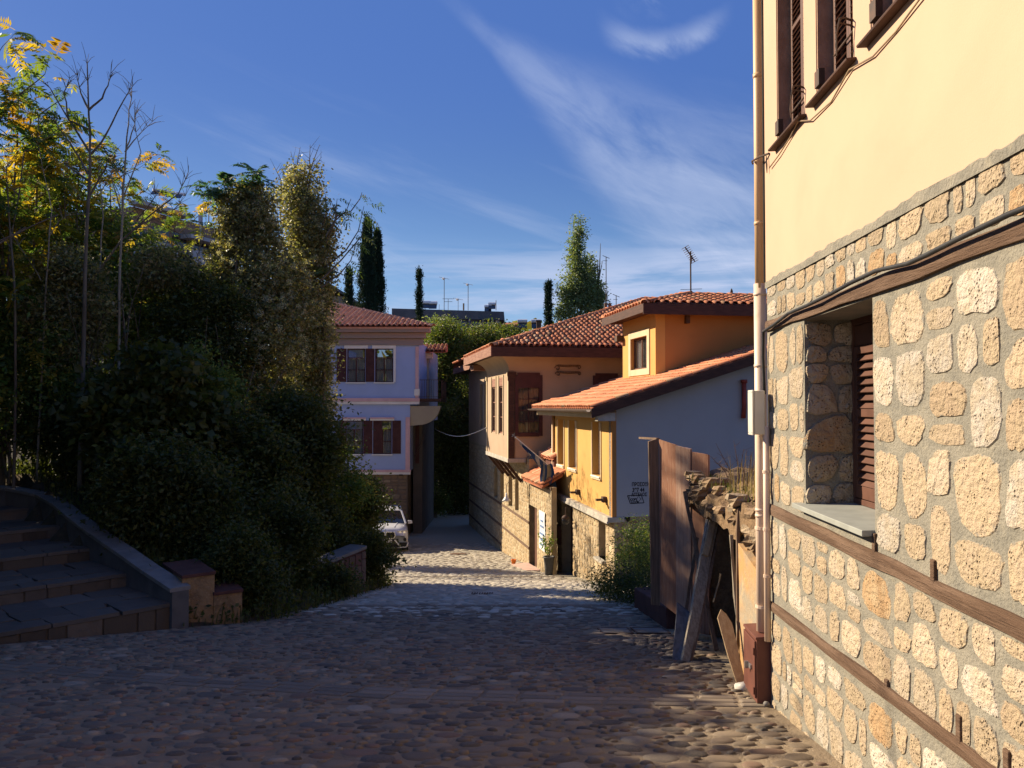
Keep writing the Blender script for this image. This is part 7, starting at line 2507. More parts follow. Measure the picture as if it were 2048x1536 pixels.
    while s < L:
        wd = rr.uniform(.14, .3); zt = -3.36 + .23 * s / L - .02
        p0, p1 = A + d * (s + .012), A + d * (min(s + wd, L) - .012)
        q0, q1 = p0 - n_ * -.0, p1
        f = n_ * -.03
        z = -4.25
        while z < zt - .05:
            h = min(rr.uniform(.25, .6), zt - z)
            MB().hexa([(*(p0 + f).xy, z), (*(p1 + f).xy, z), (*p1.xy, z), (*p0.xy, z), (*(p0 + f * rr.uniform(.6, 1.2)).xy, z + h - .02), (*(p1 + f).xy, z + h - .02), (*p1.xy, z + h - .02), (*p0.xy, z + h - .02)]).build('facing_stone', mat('red_facing_stone', None, (.12, .07, .05), 6, .95, .6, 20, rnd=.15, dist=.015, rndcols=[(.5, (.14, .065, .05)), (.5, (.14, .09, .065))]), T3, bevel=.008)
            z += h
        s += wd
    MB().hexa([(*(A - n_ * .04).xy, -3.36), (*(B - n_ * .04).xy, -3.13), (*(B + n_ * .42).xy, -3.13), (*(A + n_ * .42).xy, -3.36), (*(A - n_ * .04).xy, -3.29), (*(B - n_ * .04).xy, -3.06), (*(B + n_ * .42).xy, -3.06), (*(A + n_ * .42).xy, -3.29)]).build('cap_stone', COPING, T3, bevel=.006)


stairs()


# ------------------------------------------------------------------ covers and grates in the street
def street_iron():
    sl = -.13
    def flat(mb, x0, x1, y0, y1, h, lift=.004):
        mb.add([(x0, y0, SZ(0, y0) + lift), (x1, y0, SZ(0, y0) + lift), (x1, y1, SZ(0, y1) + lift), (x0, y1, SZ(0, y1) + lift),
                (x0, y0, SZ(0, y0) + lift + h), (x1, y0, SZ(0, y0) + lift + h), (x1, y1, SZ(0, y1) + lift + h), (x0, y1, SZ(0, y1) + lift + h)],
               [(4, 5, 6, 7), (0, 1, 5, 4), (1, 2, 6, 5), (2, 3, 7, 6), (3, 0, 4, 7)])
    for (lab, x0, x1) in (('left of the two square cobble-filled covers near the board gate', 1.25, 1.70), ('right of the two square cobble-filled covers near the board gate', 1.74, 2.22)):
        T = thing('access_cover', lab, 'manhole cover', ((x0 + x1) / 2, 11.8, SZ(0, 11.8)), world=True)
        mb = MB()
        flat(mb, x0, x1, 11.55, 12.15, .010); mb.build('cover_plate', mat('cover_infill', (.20, .18, .15), (.15, .135, .115), 5, .85, .4, 30, dist=.01), T)
        mb = MB()
        for (a, b, c, d) in ((x0, x1, 11.53, 11.56), (x0, x1, 12.14, 12.17), (x0, x0 + .025, 11.56, 12.14), (x1 - .025, x1, 11.56, 12.14)): flat(mb, a, b, c, d, .016)
        mb.build('cover_frame', IRON, T)
    y = 17.55; xa = (945 - 1024) / 1640 * y; xb = (985 - 1024) / 1640 * y
    T = thing('drain_grate', 'small dark drain grate let into the shaded street', 'drain', ((xa + xb) / 2, y, SZ(0, y)), world=True)
    mb = MB(); flat(mb, xa, xb, y - .16, y + .16, .004); mb.build('pit', BLACK_RUBBER, T)  # black plate standing in for the shaded hollow under the bars
    for i in range(9):
        x = xa + (xb - xa) * i / 8; m = MB(); flat(m, x - .012, x + .012, y - .17, y + .17, .018); m.build('grate_bar', IRON, T)
    y = 31.6; cx = (917 - 1024) / 1640 * y
    T = thing('manhole_cover', 'round rusty manhole cover in the street near the car', 'manhole cover', (cx, y, SZ(0, y)), world=True)
    n = 20; mb = MB()
    V = [(cx + .32 * math.cos(2 * PI * k / n), y + .32 * math.sin(2 * PI * k / n), SZ(0, y + .32 * math.sin(2 * PI * k / n)) + .03) for k in range(n)]
    mb.slab(V, .04); mb.build('cover_plate', mat('rusty_cover', (.14, .08, .05), (.10, .06, .04), 8, .8, .4, 30, dist=.005), T)
    # pink ramp and orange cup by the mansion door
    T = thing('door_ramp', 'pinkish concrete ramp before the street door of the mansion', 'ramp', (.55, 26.4, -5.2), world=True)
    a = [Kto(3.4, .02, 0), Kto(1.4, .02, 0), Kto(1.7, .42, 0), Kto(3.5, .55, 0)]
    zt = [SZ(0, a[0].y) + .10, SZ(0, a[1].y) + .05, SZ(0, a[2].y) + .015, SZ(0, a[3].y) + .03]
    MB().slab([(p.x, p.y, z) for p, z in zip(a, zt)], .14).build('ramp_slab', mat('pink_concrete', (.50, .33, .26), (.45, .30, .24), 3, .9, .2, 30, dist=.004), T)
    p = Kto(3.75, .42, 0)
    T = thing('orange_cup', 'small bright orange pot on the ground beside the pinkish ramp', 'pot', (p.x, p.y, SZ(0, p.y)), world=True)
    MB().lathe([(0, 0), (.06, 0), (.09, .13), (.095, .15), (.07, .15), (.05, .03), (0, .03)], (p.x, p.y, SZ(0, p.y) + .02), 14).build('cup', mat('bright_orange', (.75, .20, .03), (.68, .17, .03), 5, .5), T, smooth=True)


street_iron()


# ------------------------------------------------------------------ lamps, flag, notices
def street_furniture():
    # gooseneck lamp on the mansion wall
    b = Kto(4.3, 0, 0); T = thing('gooseneck_lamp', 'white enamel lamp on a thin arched bracket fixed to the mansion wall', 'lamp', (b.x, b.y, -3.2), world=True)
    mb = MB(); pts = [Kto(3.3, .02, -3.1), Kto(3.3, .03, -2.75)]
    for i in range(9):
        t = i / 8 * PI; pts.append(Kto(3.3 + .0, .03 + .36 * (1 - math.cos(t)), -2.72 + .30 * math.sin(t)))
    pts.append(Kto(3.3, .75, -2.95))
    mb.tube(pts, .011, 6); mb.build('arm', IRON, T, smooth=True)
    c = Kto(3.3, .75, -3.16)
    MB().lathe([(.02, .26), (.035, .22), (.05, .14), (.09, .07), (.155, .0), (.15, -.004), (.08, .06), (.02, .2)], c, 18).build('lamp_shade', mat('white_enamel', (.78, .76, .70), (.7, .68, .62), 5, .35), T, smooth=True)
    MB().tube([Kto(3.05, .02, -2.6), Kto(3.05, .03, -3.4)], .012, 5).build('feed_cable', BLACK_RUBBER, T)
    # two lanterns under the ledge of the yellow house
    for (lab, s, y, z, m) in (('round glass lantern hanging under the ledge over the dark red door', 3.95, .22, -3.35, GLASS), ('dark bell lantern hanging at the far end of the ledge', 6.1, .22, -3.1, IRON)):
        c = Yto(s, y, z); T = thing('hanging_lantern', lab, 'lantern', (c.x, c.y, z), world=True)
        MB().tube([Yto(s, .02, z + .42), Yto(s, y, z + .42), Yto(s, y, z + .2)], .012, 6).build('bracket', IRON, T)
        MB().lathe([(.02, .2), (.09, .16), (.12, .10), (.11, .09), (.02, .15)], c, 14).build('cap', IRON, T, smooth=True)
        MB().lathe([(.0, -.10), (.07, -.08), (.115, .0), (.105, .08), (.0, .09)], c, 14).build('globe', m, T, smooth=True)
    # notice banner on the courtyard wall
    c = Kto(1.1, .03, -3.8); T = thing('wall_notice', 'long pale blue and white notice hung on the courtyard wall', 'notice', (c.x, c.y, -4.4), world=True)
    mb = MB()
    V = []
    for i in range(9):
        z = -3.25 - i * .15; V += [Kto(.72, .035 + .01 * math.sin(i), z), Kto(1.5, .035 + .012 * math.sin(i + 1), z)]
    mb.add(V, [(2 * i, 2 * i + 1, 2 * i + 3, 2 * i + 2) for i in range(8)]); mb.build('sheet', mat('pale_blue_notice', (.52, .56, .60), (.62, .62, .60), 3, .8), T)
    mb = MB()
    for (z, w) in ((-3.55, .3), (-3.72, .42), (-3.95, .5), (-4.12, .36), (-4.28, .44)):
        mb.hexa([Kto(1.1 - w / 2, .05, z - .03), Kto(1.1 + w / 2, .05, z - .03), Kto(1.1 + w / 2, .054, z - .03), Kto(1.1 - w / 2, .054, z - .03), Kto(1.1 - w / 2, .05, z + .03), Kto(1.1 + w / 2, .05, z + .03), Kto(1.1 + w / 2, .054, z + .03), Kto(1.1 - w / 2, .054, z + .03)])
    mb.build('printed_lines', mat('blue_print', (.12, .20, .38), (.10, .17, .33), 5, .8), T)
    # flag on a slanting pole
    A = P3(1108, 940, 24.9); B = P3(1032, 875, 24.9)
    T = thing('flag', 'blue and white striped flag drooping from a slanted pole over the gate roof', 'flag', tuple(A), world=True)
    mb = MB(); mb.tube([A, B], .016, 8)
    mb.build('pole', WHITE, T)
    tip = MB(); tip.lathe([(0, -.03), (.03, -.015), (.035, 0), (.03, .015), (0, .03)], B, 10); dd = (B - A).normalized()
    tip.bar(B, B + dd * .16, .018, .018); q = B + dd * .11; tip.bar(q + Vector((.045, 0, .05)), q - Vector((.045, 0, .05)), .018, .018)
    tip.build('cross_finial', STEEL, T)
    blue = mat('flag_blue', (.022, .05, .12), (.03, .06, .14), 6, .9); white = mat('flag_white', (.42, .38, .33), (.36, .33, .29), 6, .9)
    def strip(a0, a1, n=6, m=9, seed=0):
        V = []
        for i in range(n + 1):
            a = a0 + (a1 - a0) * i / n
            top = B.lerp(A, a) - Vector((0, 0, .015))
            drop = .05 + .52 * a + (.25 if a > .85 else 0)
            for j in range(m + 1):
                t = j / m
                x = (-.02 - .16 * a) * t * 0 + .10 * t * a
                y = .05 * math.sin(7 * a + t * 3) * t + .04 * math.sin(t * 9 + a * 11) * t
                V.append(top + Vector((x + .03 * math.sin(t * 6 + a * 5) * t, y, -drop * t)))
        W = m + 1
        F = [(i * W + j, (i + 1) * W + j, (i + 1) * W + j + 1, i * W + j + 1) for i in range(n) for j in range(m)]
        return V, F
    cloth = MB(); cuts = [(.10, .16, 1), (.16, .50, 0), (.50, .61, 1), (.61, .71, 0), (.71, .84, 1), (.84, 1.0, 0)]
    for a0, a1, mi in cuts:
        V, F = strip(a0, a1); cloth.add(V, F, mi)
    cloth.add([B.lerp(A, .34) + Vector((-.03, -.07, -.10)), B.lerp(A, .42) + Vector((-.03, -.07, -.10)), B.lerp(A, .42) + Vector((-.03, -.07, -.14)), B.lerp(A, .34) + Vector((-.03, -.07, -.14))], [(0, 1, 2, 3)], 1)
    cloth.build('cloth', [blue, white], T, smooth=True)
    hang = MB()
    V = []
    for i in range(7):
        for j in range(10):
            t = j / 9; x = (i - 3) / 3 * (.15 + .05 * math.sin(t * 3)); V.append(P3(1093, 930, 24.7) + Vector((x + .02 * math.sin(t * 5), .05 * math.sin(i * 1.6 + t * 2), -.60 * t - .06 * abs(i - 3) / 3 * -1)))
    F = [(i * 10 + j, (i + 1) * 10 + j, (i + 1) * 10 + j + 1, i * 10 + j + 1) for i in range(6) for j in range(9)]
    hang.add(V, F)
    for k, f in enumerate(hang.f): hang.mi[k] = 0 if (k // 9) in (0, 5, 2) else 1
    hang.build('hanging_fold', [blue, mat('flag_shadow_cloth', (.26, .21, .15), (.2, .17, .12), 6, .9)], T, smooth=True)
    # washing line between the houses
    A = Kto(8.35, .62, -1.5); A = P3(973, 855, 32.4); B = P3(870, 858, 40)
    T = thing('white_line', 'slack white line strung from the mansion bay towards the trees', 'rope', tuple(A), world=True)
    pts = [A.lerp(B, i / 12) - Vector((0, 0, .35 * math.sin(PI * i / 12))) for i in range(13)]
    MB().tube(pts, .014, 6).build('line', WHITE, T, smooth=True)


street_furniture()


# ------------------------------------------------------------------ parked car
def car():
    X0, Y0 = -4.98, 32.4
    z0 = SZ(0, 33.5) + .02
    T = thing('parked_car', 'white compact SUV parked facing the viewer, half hidden by bushes', 'car', (X0, Y0, z0), world=True)
    T.rotation_euler = (0, 0, rad(10))
    paint = mat('white_car_paint', (.62, .62, .64), (.60, .60, .62), 2, .25, spec=.6)
    black = mat('black_car_plastic', (.012, .012, .013), (.02, .02, .02), 5, .5)
    chrome = mat('chrome', (.75, .75, .75), (.7, .7, .7), 5, .15, metal=1.0)
    W = .91
    pitch = math.atan(.055)
    def at(x, y, z): return (X0 + x, Y0 + y, z0 + z - y * .03)
    # body shell by stations from the bumper (y=0) to the tail
    st = [(0.00, .80, .30, .70), (.06, .86, .24, .86), (.22, .90, .22, .97), (.55, .915, .22, 1.02), (1.0, .92, .22, 1.06), (1.30, .92, .22, 1.09), (2.2, .92, .22, 1.10), (3.3, .92, .22, 1.10), (4.05, .90, .24, 1.08), (4.32, .86, .34, .98)]
    V = []; n = 0
    prof = [(-1, .0), (-1.0, .28), (-1.0, .55), (-.985, .80), (-.90, .95), (-.55, 1.0), (0, 1.015), (.55, 1.0), (.90, .95), (.985, .80), (1.0, .55), (1.0, .28), (1, .0)]
    K = len(prof)
    for (y, w, zb, zt) in st:
        for (px, pz) in prof: V.append(at(px * w, y, zb + (zt - zb) * pz))
    F = []
    for i in range(len(st) - 1):
        for k in range(K - 1): F.append((i * K + k, i * K + k + 1, (i + 1) * K + k + 1, (i + 1) * K + k))
    F.append(tuple(range(K))); F.append(tuple(reversed([(len(st) - 1) * K + k for k in range(K)])))
    body = MB().add(V, [tuple(reversed(f)) for f in F]).build('body', paint, T, smooth=True)
    # cabin: roof and pillars
    cab = [(1.05, .80, 1.07, .80), (1.78, .70, 1.50, .66), (2.1, .70, 1.585, .66), (3.2, .70, 1.59, .66), (3.75, .70, 1.50, .66), (4.20, .78, 1.05, .74)]
    V = []
    for (y, w, z, wb) in cab: V += [at(-w * .97, y, z - .02), at(-w * .86, y, z + .015), at(0, y, z + .03), at(w * .86, y, z + .015), at(w * .97, y, z - .02)]
    F = []
    for i in range(1, 4):
        for k in range(4): F.append((i * 5 + k, i * 5 + k + 1, i * 5 + 6 + k, i * 5 + 5 + k))
    roof = MB().add(V, [tuple(reversed(f)) for f in F]).build('roof', paint, T, smooth=True)
    g = MB()
    a = [at(-.78, 1.08, 1.07), at(.78, 1.08, 1.07), at(.655, 1.74, 1.49), at(-.655, 1.74, 1.49)]
    g.add(a, [(0, 1, 2, 3)]); g.build('windscreen', GLASS_DARK, T)
    for sgn in (-1, 1):
        mb = MB(); mb.bar(at(.84 * sgn, 1.02, 1.05), at(.69 * sgn, 1.76, 1.50), .055, .06); mb.bar(at(.70 * sgn, 3.75, 1.49), at(.84 * sgn, 4.2, 1.06), .10, .08)
        mb.build('pillar', paint, T)
        mb = MB(); mb.add([at(.86 * sgn, 1.1, 1.06), at(.86 * sgn, 4.15, 1.07), at(.695 * sgn, 3.74, 1.48), at(.695 * sgn, 1.85, 1.50)], [(0, 1, 2, 3)]); mb.build('side_window', GLASS_DARK, T)
        # mirror
        mb = MB(); c = at(1.03 * sgn, 1.18, 1.09)
        mb.hexa([(c[0] - .10, c[1] - .05, c[2] - .07), (c[0] + .10, c[1] - .03, c[2] - .06), (c[0] + .09, c[1] + .05, c[2] - .06), (c[0] - .10, c[1] + .05, c[2] - .07), (c[0] - .10, c[1] - .05, c[2] + .075), (c[0] + .08, c[1] - .02, c[2] + .055), (c[0] + .07, c[1] + .05, c[2] + .055), (c[0] - .10, c[1] + .05, c[2] + .075)])
        mb.build('mirror', paint, T, bevel=.02)
        # headlight
        h = MB(); y = .045
        pts = [(.44, .86), (.50, .76), (.62, .72), (.82, .76), (.88, .88), (.62, .88)]
        V = [at(sgn * px, .0 + (.045 if px < .7 else .13), pz) for px, pz in pts]; V2 = [(v[0], v[1] + .12, v[2]) for v in V]
        h.add(V + V2, [tuple(range(6)), tuple(reversed(range(6, 12)))] + [(k, k + 6, (k + 1) % 6 + 6, (k + 1) % 6) for k in range(6)])
        hl = h.build('headlight', glass_lamp(), T)
        for cx in (.58, .74):
            c = at(sgn * cx, .04, .81); m = MB(); m.tube([(c[0], c[1] - .0, c[2]), (c[0], c[1] + .03, c[2])], .05, 12); m.build('lamp_ring', chrome, hl)
        c = at(sgn * .76, -.015, .53); m = MB(); m.tube([(c[0], c[1], c[2]), (c[0], c[1] + .06, c[2])], .065, 12); m.build('fog_light', black, T)
        # lower intake with white blade
        m = MB(); V = [at(sgn * px, -.012, pz) for px, pz in ((.52, .42), (.84, .42), (.84, .30), (.78, .26), (.62, .26))]; V2 = [(v[0], v[1] + .10, v[2]) for v in V]
        m.add(V + V2, [(0, 1, 2, 3, 4), (9, 8, 7, 6, 5)] + [(k, k + 5, (k + 1) % 5 + 5, (k + 1) % 5) for k in range(5)]); m.build('air_intake', black, T)
        m = MB(); m.bar(at(sgn * .36, -.02, .54), at(sgn * .60, -.03, .235), .035, .05); m.bar(at(sgn * .60, -.03, .235), at(sgn * .82, -.01, .245), .035, .04); m.bar(at(sgn * .82, -.01, .245), at(sgn * .89, .02, .42), .035, .04); m.build('bumper_blade', paint, T)
        # kidney grille half
        m = MB(); V = [at(sgn * px, -.012, pz) for px, pz in ((.03, .60), (.32, .60), (.38, .68), (.36, .83), (.05, .85), (.02, .80))]; V2 = [(v[0], v[1] + .05, v[2]) for v in V]
        m.add(V + V2, [tuple(range(6)), tuple(reversed(range(6, 12)))] + [(k, k + 6, (k + 1) % 6 + 6, (k + 1) % 6) for k in range(6)])
        gr = m.build('grille', black, T)
        m = MB()
        for k in range(8): x = sgn * (.06 + k * .038); m.box(*sorted((X0 + x - .006, X0 + x + .006)), Y0 - .022, Y0 - .012, z0 + .62, z0 + .83)
        m.build('grille_slats', black, gr)
        m = MB()
        ring = [(.03, .60), (.32, .60), (.38, .68), (.36, .83), (.05, .85), (.02, .80), (.03, .60)]
        for p, q in zip(ring[:-1], ring[1:]): m.bar(at(sgn * p[0], -.02, p[1]), at(sgn * q[0], -.02, q[1]), .014, .014)
        m.build('grille_surround', chrome, gr)
        # wheels
        for wy in (.80, 3.48):
            c = at(sgn * .80, wy, .34)
            m = MB(); m.tube([(c[0] - .11, c[1], c[2]), (c[0] + .11, c[1], c[2])], .34, 24); w_ = m.build('wheel', BLACK_RUBBER, T, smooth=False)
            m = MB(); m.tube([(c[0] + sgn * .10, c[1], c[2]), (c[0] + sgn * .125, c[1], c[2])], .22, 20)
            m.build('rim', STEEL, w_)
            m = MB()
            for k in range(5):
                an = 2 * PI * k / 5; m.bar((c[0] + sgn * .13, c[1], c[2]), (c[0] + sgn * .13, c[1] + .21 * math.cos(an), c[2] + .21 * math.sin(an)), .05, .03)
            m.build('spokes', chrome, w_)
            m = MB(); pts = []
            for k in range(11):
                an = PI * k / 10; pts.append((X0 + sgn * .905, c[1] + .40 * math.cos(an), c[2] + .40 * math.sin(an)))
            m.tube(pts, .035, 6); m.build('wheel_arch', black, T)
    m = MB(); m.box(X0 - .50, X0 + .50, Y0 - .01, Y0 + .05, z0 + .28, z0 + .57); m.build('lower_grille', black, T)
    m = MB(); m.box(X0 - .86, X0 + .86, Y0 + .02, Y0 + .2, z0 + .16, z0 + .25); m.build('front_skirt', black, T)
    m = MB(); m.bar(at(-.62, -.03, .225), at(.62, -.03, .225), .03, .03); m.build('skirt_trim', STEEL, T)
    pl = MB().box(X0 - .26, X0 + .26, Y0 - .035, Y0 - .02, z0 + .44, z0 + .55).build('number_plate', mat('plate_white', (.60, .60, .58), (.55, .55, .53), 5, .5), T)
    MB().box(X0 - .26, X0 - .22, Y0 - .038, Y0 - .034, z0 + .44, z0 + .55).build('plate_band', mat('plate_blue', (.02, .06, .35), (.02, .06, .3), 5, .5), pl)
    bd = MB(); c = at(0, .03, .915)
    bd.tube([(c[0], c[1] - .03, c[2]), (c[0], c[1] + .02, c[2])], .04, 16); bd.build('bonnet_badge', mat('badge_blue', (.05, .16, .40), (.6, .6, .62), 30, .3), T)
    for x in (-.35, .35):
        m = MB(); m.bar(at(x, .30, 1.0), at(x * 1.5, 1.2, 1.10), .03, .012); m.build('bonnet_crease', paint, T)
    m = MB(); m.bar(at(-.05, 1.1, 1.10), at(-.60, 1.16, 1.12), .02, .012); m.bar(at(.55, 1.1, 1.10), at(.02, 1.16, 1.12), .02, .012); m.build('wipers', black, T)


def glass_lamp():
    if 'headlight_glass' in MATS: return MATS['headlight_glass']
    return mat('headlight_glass', (.42, .40, .36), (.30, .29, .27), 12, .08, spec=.8)


car()


# ------------------------------------------------------------------ town beyond
def background():
    def solar(parent_lab, px, py, d, s=1.0, turn=0, group='solar water heaters on the roofs'):
        c = P3(px, py, d); T = thing('solar_heater', parent_lab, 'solar heater', tuple(c), world=True, group=group)
        MB().tube([(c.x - .65 * s, c.y, c.z + .55 * s), (c.x + .65 * s, c.y + turn, c.z + .55 * s)], .26 * s, 12).build('tank', mat('bright_tank', (.85, .83, .80), (.8, .78, .75), 3, .4), T)
        MB().hexa([(c.x - .6 * s, c.y - .9 * s, c.z - .5 * s), (c.x + .6 * s, c.y - .9 * s, c.z - .5 * s), (c.x + .6 * s, c.y, c.z + .3 * s), (c.x - .6 * s, c.y, c.z + .3 * s),
                   (c.x - .6 * s, c.y - .95 * s, c.z - .42 * s), (c.x + .6 * s, c.y - .95 * s, c.z - .42 * s), (c.x + .6 * s, c.y - .05 * s, c.z + .38 * s), (c.x - .6 * s, c.y - .05 * s, c.z + .38 * s)]).build('collector', GLASS_DARK, T)
        return T
    # apartment block upper left
    d = 60
    T = thing('apartment_block', 'grey and brick apartment block with balconies glimpsed over the thicket', 'building', (-24, 60, -4), world=True)
    wallm = mat('old_brick_render', (.30, .19, .13), (.22, .15, .11), .6, .9, .2, 5, dist=.01, stain=((.12, .09, .08), .4, .5))
    grey = mat('grey_balcony_face', (.42, .42, .43), (.36, .36, .37), 1, .9)
    A = (P3(262, 420, 58)); B = P3(440, 445, 66)
    def blk(name, p, q, zb, zt, m, depth=8):
        mb = MB(); n = Vector((-(q.y - p.y), q.x - p.x, 0)).normalized() * depth
        mb.hexa([(p.x, p.y, zb), (q.x, q.y, zb), (q.x + n.x, q.y + n.y, zb), (p.x + n.x, p.y + n.y, zb), (p.x, p.y, zt), (q.x, q.y, zt), (q.x + n.x, q.y + n.y, zt), (p.x + n.x, p.y + n.y, zt)])
        return mb.build(name, m, T)
    blk('wall', A, B, -5, 14.2, wallm)
    dd = (B - A).normalized(); dd.z = 0; nn = Vector((dd.y, -dd.x, 0))
    zs = [14.5, 11.0, 8.1, 5.2]
    for k, z in enumerate(zs):
        for (a0, a1) in ((0, .36), (.52, 1.0)) if k else ((-.05, .52), (.5, 1.02)):
            L = (B - A); L.z = 0
            p = A + L * a0; q = A + L * a1; zz = z if a0 < .4 else z - (1.5 if k == 0 else 0)
            o = nn * 1.1
            f = [(p.x, p.y), (q.x, q.y), (q.x + o.x, q.y + o.y), (p.x + o.x, p.y + o.y)]
            MB().slab([(x, y, zz) for x, y in f], .28).build('roof_slab' if k == 0 else 'balcony_slab', grey, T)
            if k:
                g0, g1 = (p + o), (q + o)
                mb = MB(); mb.hexa([(g0.x, g0.y, zz), (g1.x, g1.y, zz), (g1.x - nn.x * .08, g1.y - nn.y * .08, zz), (g0.x - nn.x * .08, g0.y - nn.y * .08, zz), (g0.x, g0.y, zz + .85), (g1.x, g1.y, zz + .85), (g1.x - nn.x * .08, g1.y - nn.y * .08, zz + .85), (g0.x - nn.x * .08, g0.y - nn.y * .08, zz + .85)])
                mb.build('balcony_front', mat('maroon_awning', (.16, .06, .06), (.12, .05, .05), 2, .9) if k == 2 else grey, T)
        for j in range(5):
            c = A + (B - A) * (.08 + .2 * j); c.z = 0; w_ = dd * .8; o = nn * .04
            if k: 
                mb = MB(); mb.hexa([(*(c - w_ + o).xy, z + .1), (*(c + w_ + o).xy, z + .1), (*(c + w_).xy, z + .1), (*(c - w_).xy, z + .1), (*(c - w_ + o).xy, z + 2.1), (*(c + w_ + o).xy, z + 2.1), (*(c + w_).xy, z + 2.1), (*(c - w_).xy, z + 2.1)])
                w = mb.build('window', GLASS_DARK, T)
    for i, lab in enumerate(('leftmost solar tank in the row of four over the apartment block', 'second solar tank from the left over the apartment block', 'third solar tank from the left over the apartment block', 'rightmost solar tank in the row of four over the apartment block')):
        solar(lab, 308 + 15.5 * i, 383 + 2.5 * i, 57.5, .42, .3)
    MB().box(P3(395, 430, 64).x, P3(400, 430, 64).x, 63.8, 64.2, 13, P3(395, 408, 64).z).build('chimney', grey, T)
    c = P3(414, 424, 64)
    D = thing('satellite_dish', 'small grey dish on the apartment block roof', 'satellite dish', tuple(c), world=True)
    MB().lathe([(0, 0), (.25, .05), (.42, .16), (.40, .17), (.2, .07), (0, .02)], (c.x, c.y, c.z), 14).build('dish', CONCRETE, D); MB().tube([(c.x, c.y, c.z - 1), (c.x, c.y, c.z)], .04, 5).build('mast', IRON, D)
    # second block seen over the lilac roof
    T = thing('grey_roof_house', 'pale house with a sagging grey roof edge above the lilac roof', 'building', tuple(P3(665, 600, 75)), world=True)
    a, b = P3(560, 640, 75), P3(690, 640, 75)
    MB().box(a.x, b.x, 75, 84, -7, P3(0, 592, 75).z).build('wall', LEDGE, T)
    MB().hexa([(a.x, 74, P3(0, 578, 75).z), (P3(668, 0, 75).x, 74, P3(0, 578, 75).z), (P3(668, 0, 75).x, 84, P3(0, 574, 75).z), (a.x, 84, P3(0, 574, 75).z),
               (a.x, 74, P3(0, 572, 75).z), (P3(668, 0, 75).x, 74, P3(0, 572, 75).z), (P3(668, 0, 75).x, 84, P3(0, 570, 75).z), (a.x, 84, P3(0, 570, 75).z)]).build('roof', CONCRETE, T)
    MB().hexa([(P3(668, 0, 75).x, 74, P3(0, 578, 75).z), (P3(700, 0, 75).x, 74, P3(0, 598, 75).z), (P3(700, 0, 75).x, 84, P3(0, 598, 75).z), (P3(668, 0, 75).x, 84, P3(0, 578, 75).z),
               (P3(668, 0, 75).x, 74, P3(0, 572, 75).z), (P3(700, 0, 75).x, 74, P3(0, 593, 75).z), (P3(700, 0, 75).x, 84, P3(0, 593, 75).z), (P3(668, 0, 75).x, 84, P3(0, 572, 75).z)]).build('hip', CONCRETE, T)
    # long concrete building
    d = 110
    T = thing('concrete_building', 'long grey concrete building with flat roof beyond the trees', 'building', tuple(P3(895, 812, d)), world=True)
    a, b = P3(790, 615, d), P3(1000, 618, d)
    zt = P3(0, 617, d).z
    MB().hexa([(a.x, d, -9), (b.x, d + 3, -9), (b.x, d + 16, -9), (a.x, d + 14, -9), (a.x, d, zt - 1.2), (b.x, d + 3, zt - 1.2), (b.x, d + 16, zt - 1.2), (a.x, d + 14, zt - 1.2)]).build('wall', CONCRETE, T)
    MB().hexa([(a.x - .4, d - .5, zt - 1.25), (b.x + .5, d + 2.5, zt - 1.25), (b.x + .5, d + 16, zt - 1.25), (a.x - .4, d + 14, zt - 1.25), (a.x - .4, d - .5, zt), (b.x + .5, d + 2.5, zt - .1), (b.x + .5, d + 16, zt), (a.x - .4, d + 14, zt)]).build('roof_band', mat('dark_roof_band', (.12, .125, .135), (.09, .095, .10), .5, .9, .1, 5, dist=.02), T)
    for px in (860, 902, 938, 965, 985):
        q = P3(px, 640, d - .1); MB().box(q.x - .12, q.x + .12, q.y + .8, q.y + 1.4 + (px - 790) / 210 * 3, -9, zt - 1.3).build('pier', CONCRETE, T)
    for px in (880, 920, 950, 975):
        q = P3(px, 648, d); yy = d + (px - 790) / 210 * 3
        w = MB().box(q.x - .8, q.x + .8, yy - .08, yy + .1, q.z - 1.0, q.z + .5).build('window', GLASS_DARK, T)
    MB().box(P3(990, 0, d).x, P3(998, 0, d).x, d + 2.6, d + 3, P3(0, 642, d).z, P3(0, 632, d).z).build('window_surround', LEDGE, T)
    for lab, px, py, s in (('dark solar heater beside the ragged cypress on the concrete roof', 851, 611, .9), ('white-ended solar heater right of the ragged cypress', 866, 612, .9), ('lower solar heater near the right end of the concrete roof', 976, 618, .8), ('upper solar heater near the right end of the concrete roof', 984, 613, .8)):
        solar(lab, px, py, d + 5, s)
    # masts and aerials on that roof
    for lab, px, pt, w, kind in (('tallest aerial mast with a white dish head on the concrete roof', 888, 556, .05, 1), ('second tallest mast with a pale head on the concrete roof', 936, 568, .05, 1), ('short twin aerial between the two tall masts', 896, 597, .035, 2), ('low aerial with a pale head left of the second mast', 916, 598, .035, 1),
                                 ('stubby brown mast right of the low aerial', 927, 606, .12, 0), ('plain thin pole at the right end of the concrete roof', 992, 600, .05, 0), ('thin low pole left of the tallest mast', 878, 608, .03, 0)):
        b = P3(px, 620, d + 6); t = P3(px, pt, d + 6)
        T = thing('aerial_mast', lab, 'antenna', tuple(b), world=True)
        MB().tube([b, t], w, 5).build('mast', IRON if kind != 1 else CONCRETE, T)
        if kind == 1:
            MB().lathe([(0, 0), (.16, .05), (.24, .18), (.12, .32), (0, .36)], (t.x - .1, t.y, t.z - .2), 8).build('dish_head', WHITE, T)
            m = MB(); m.bar(t + Vector((-.7, 0, .2)), t + Vector((.7, 0, -.1)), .05, .05); m.build('rod', WHITE, T)
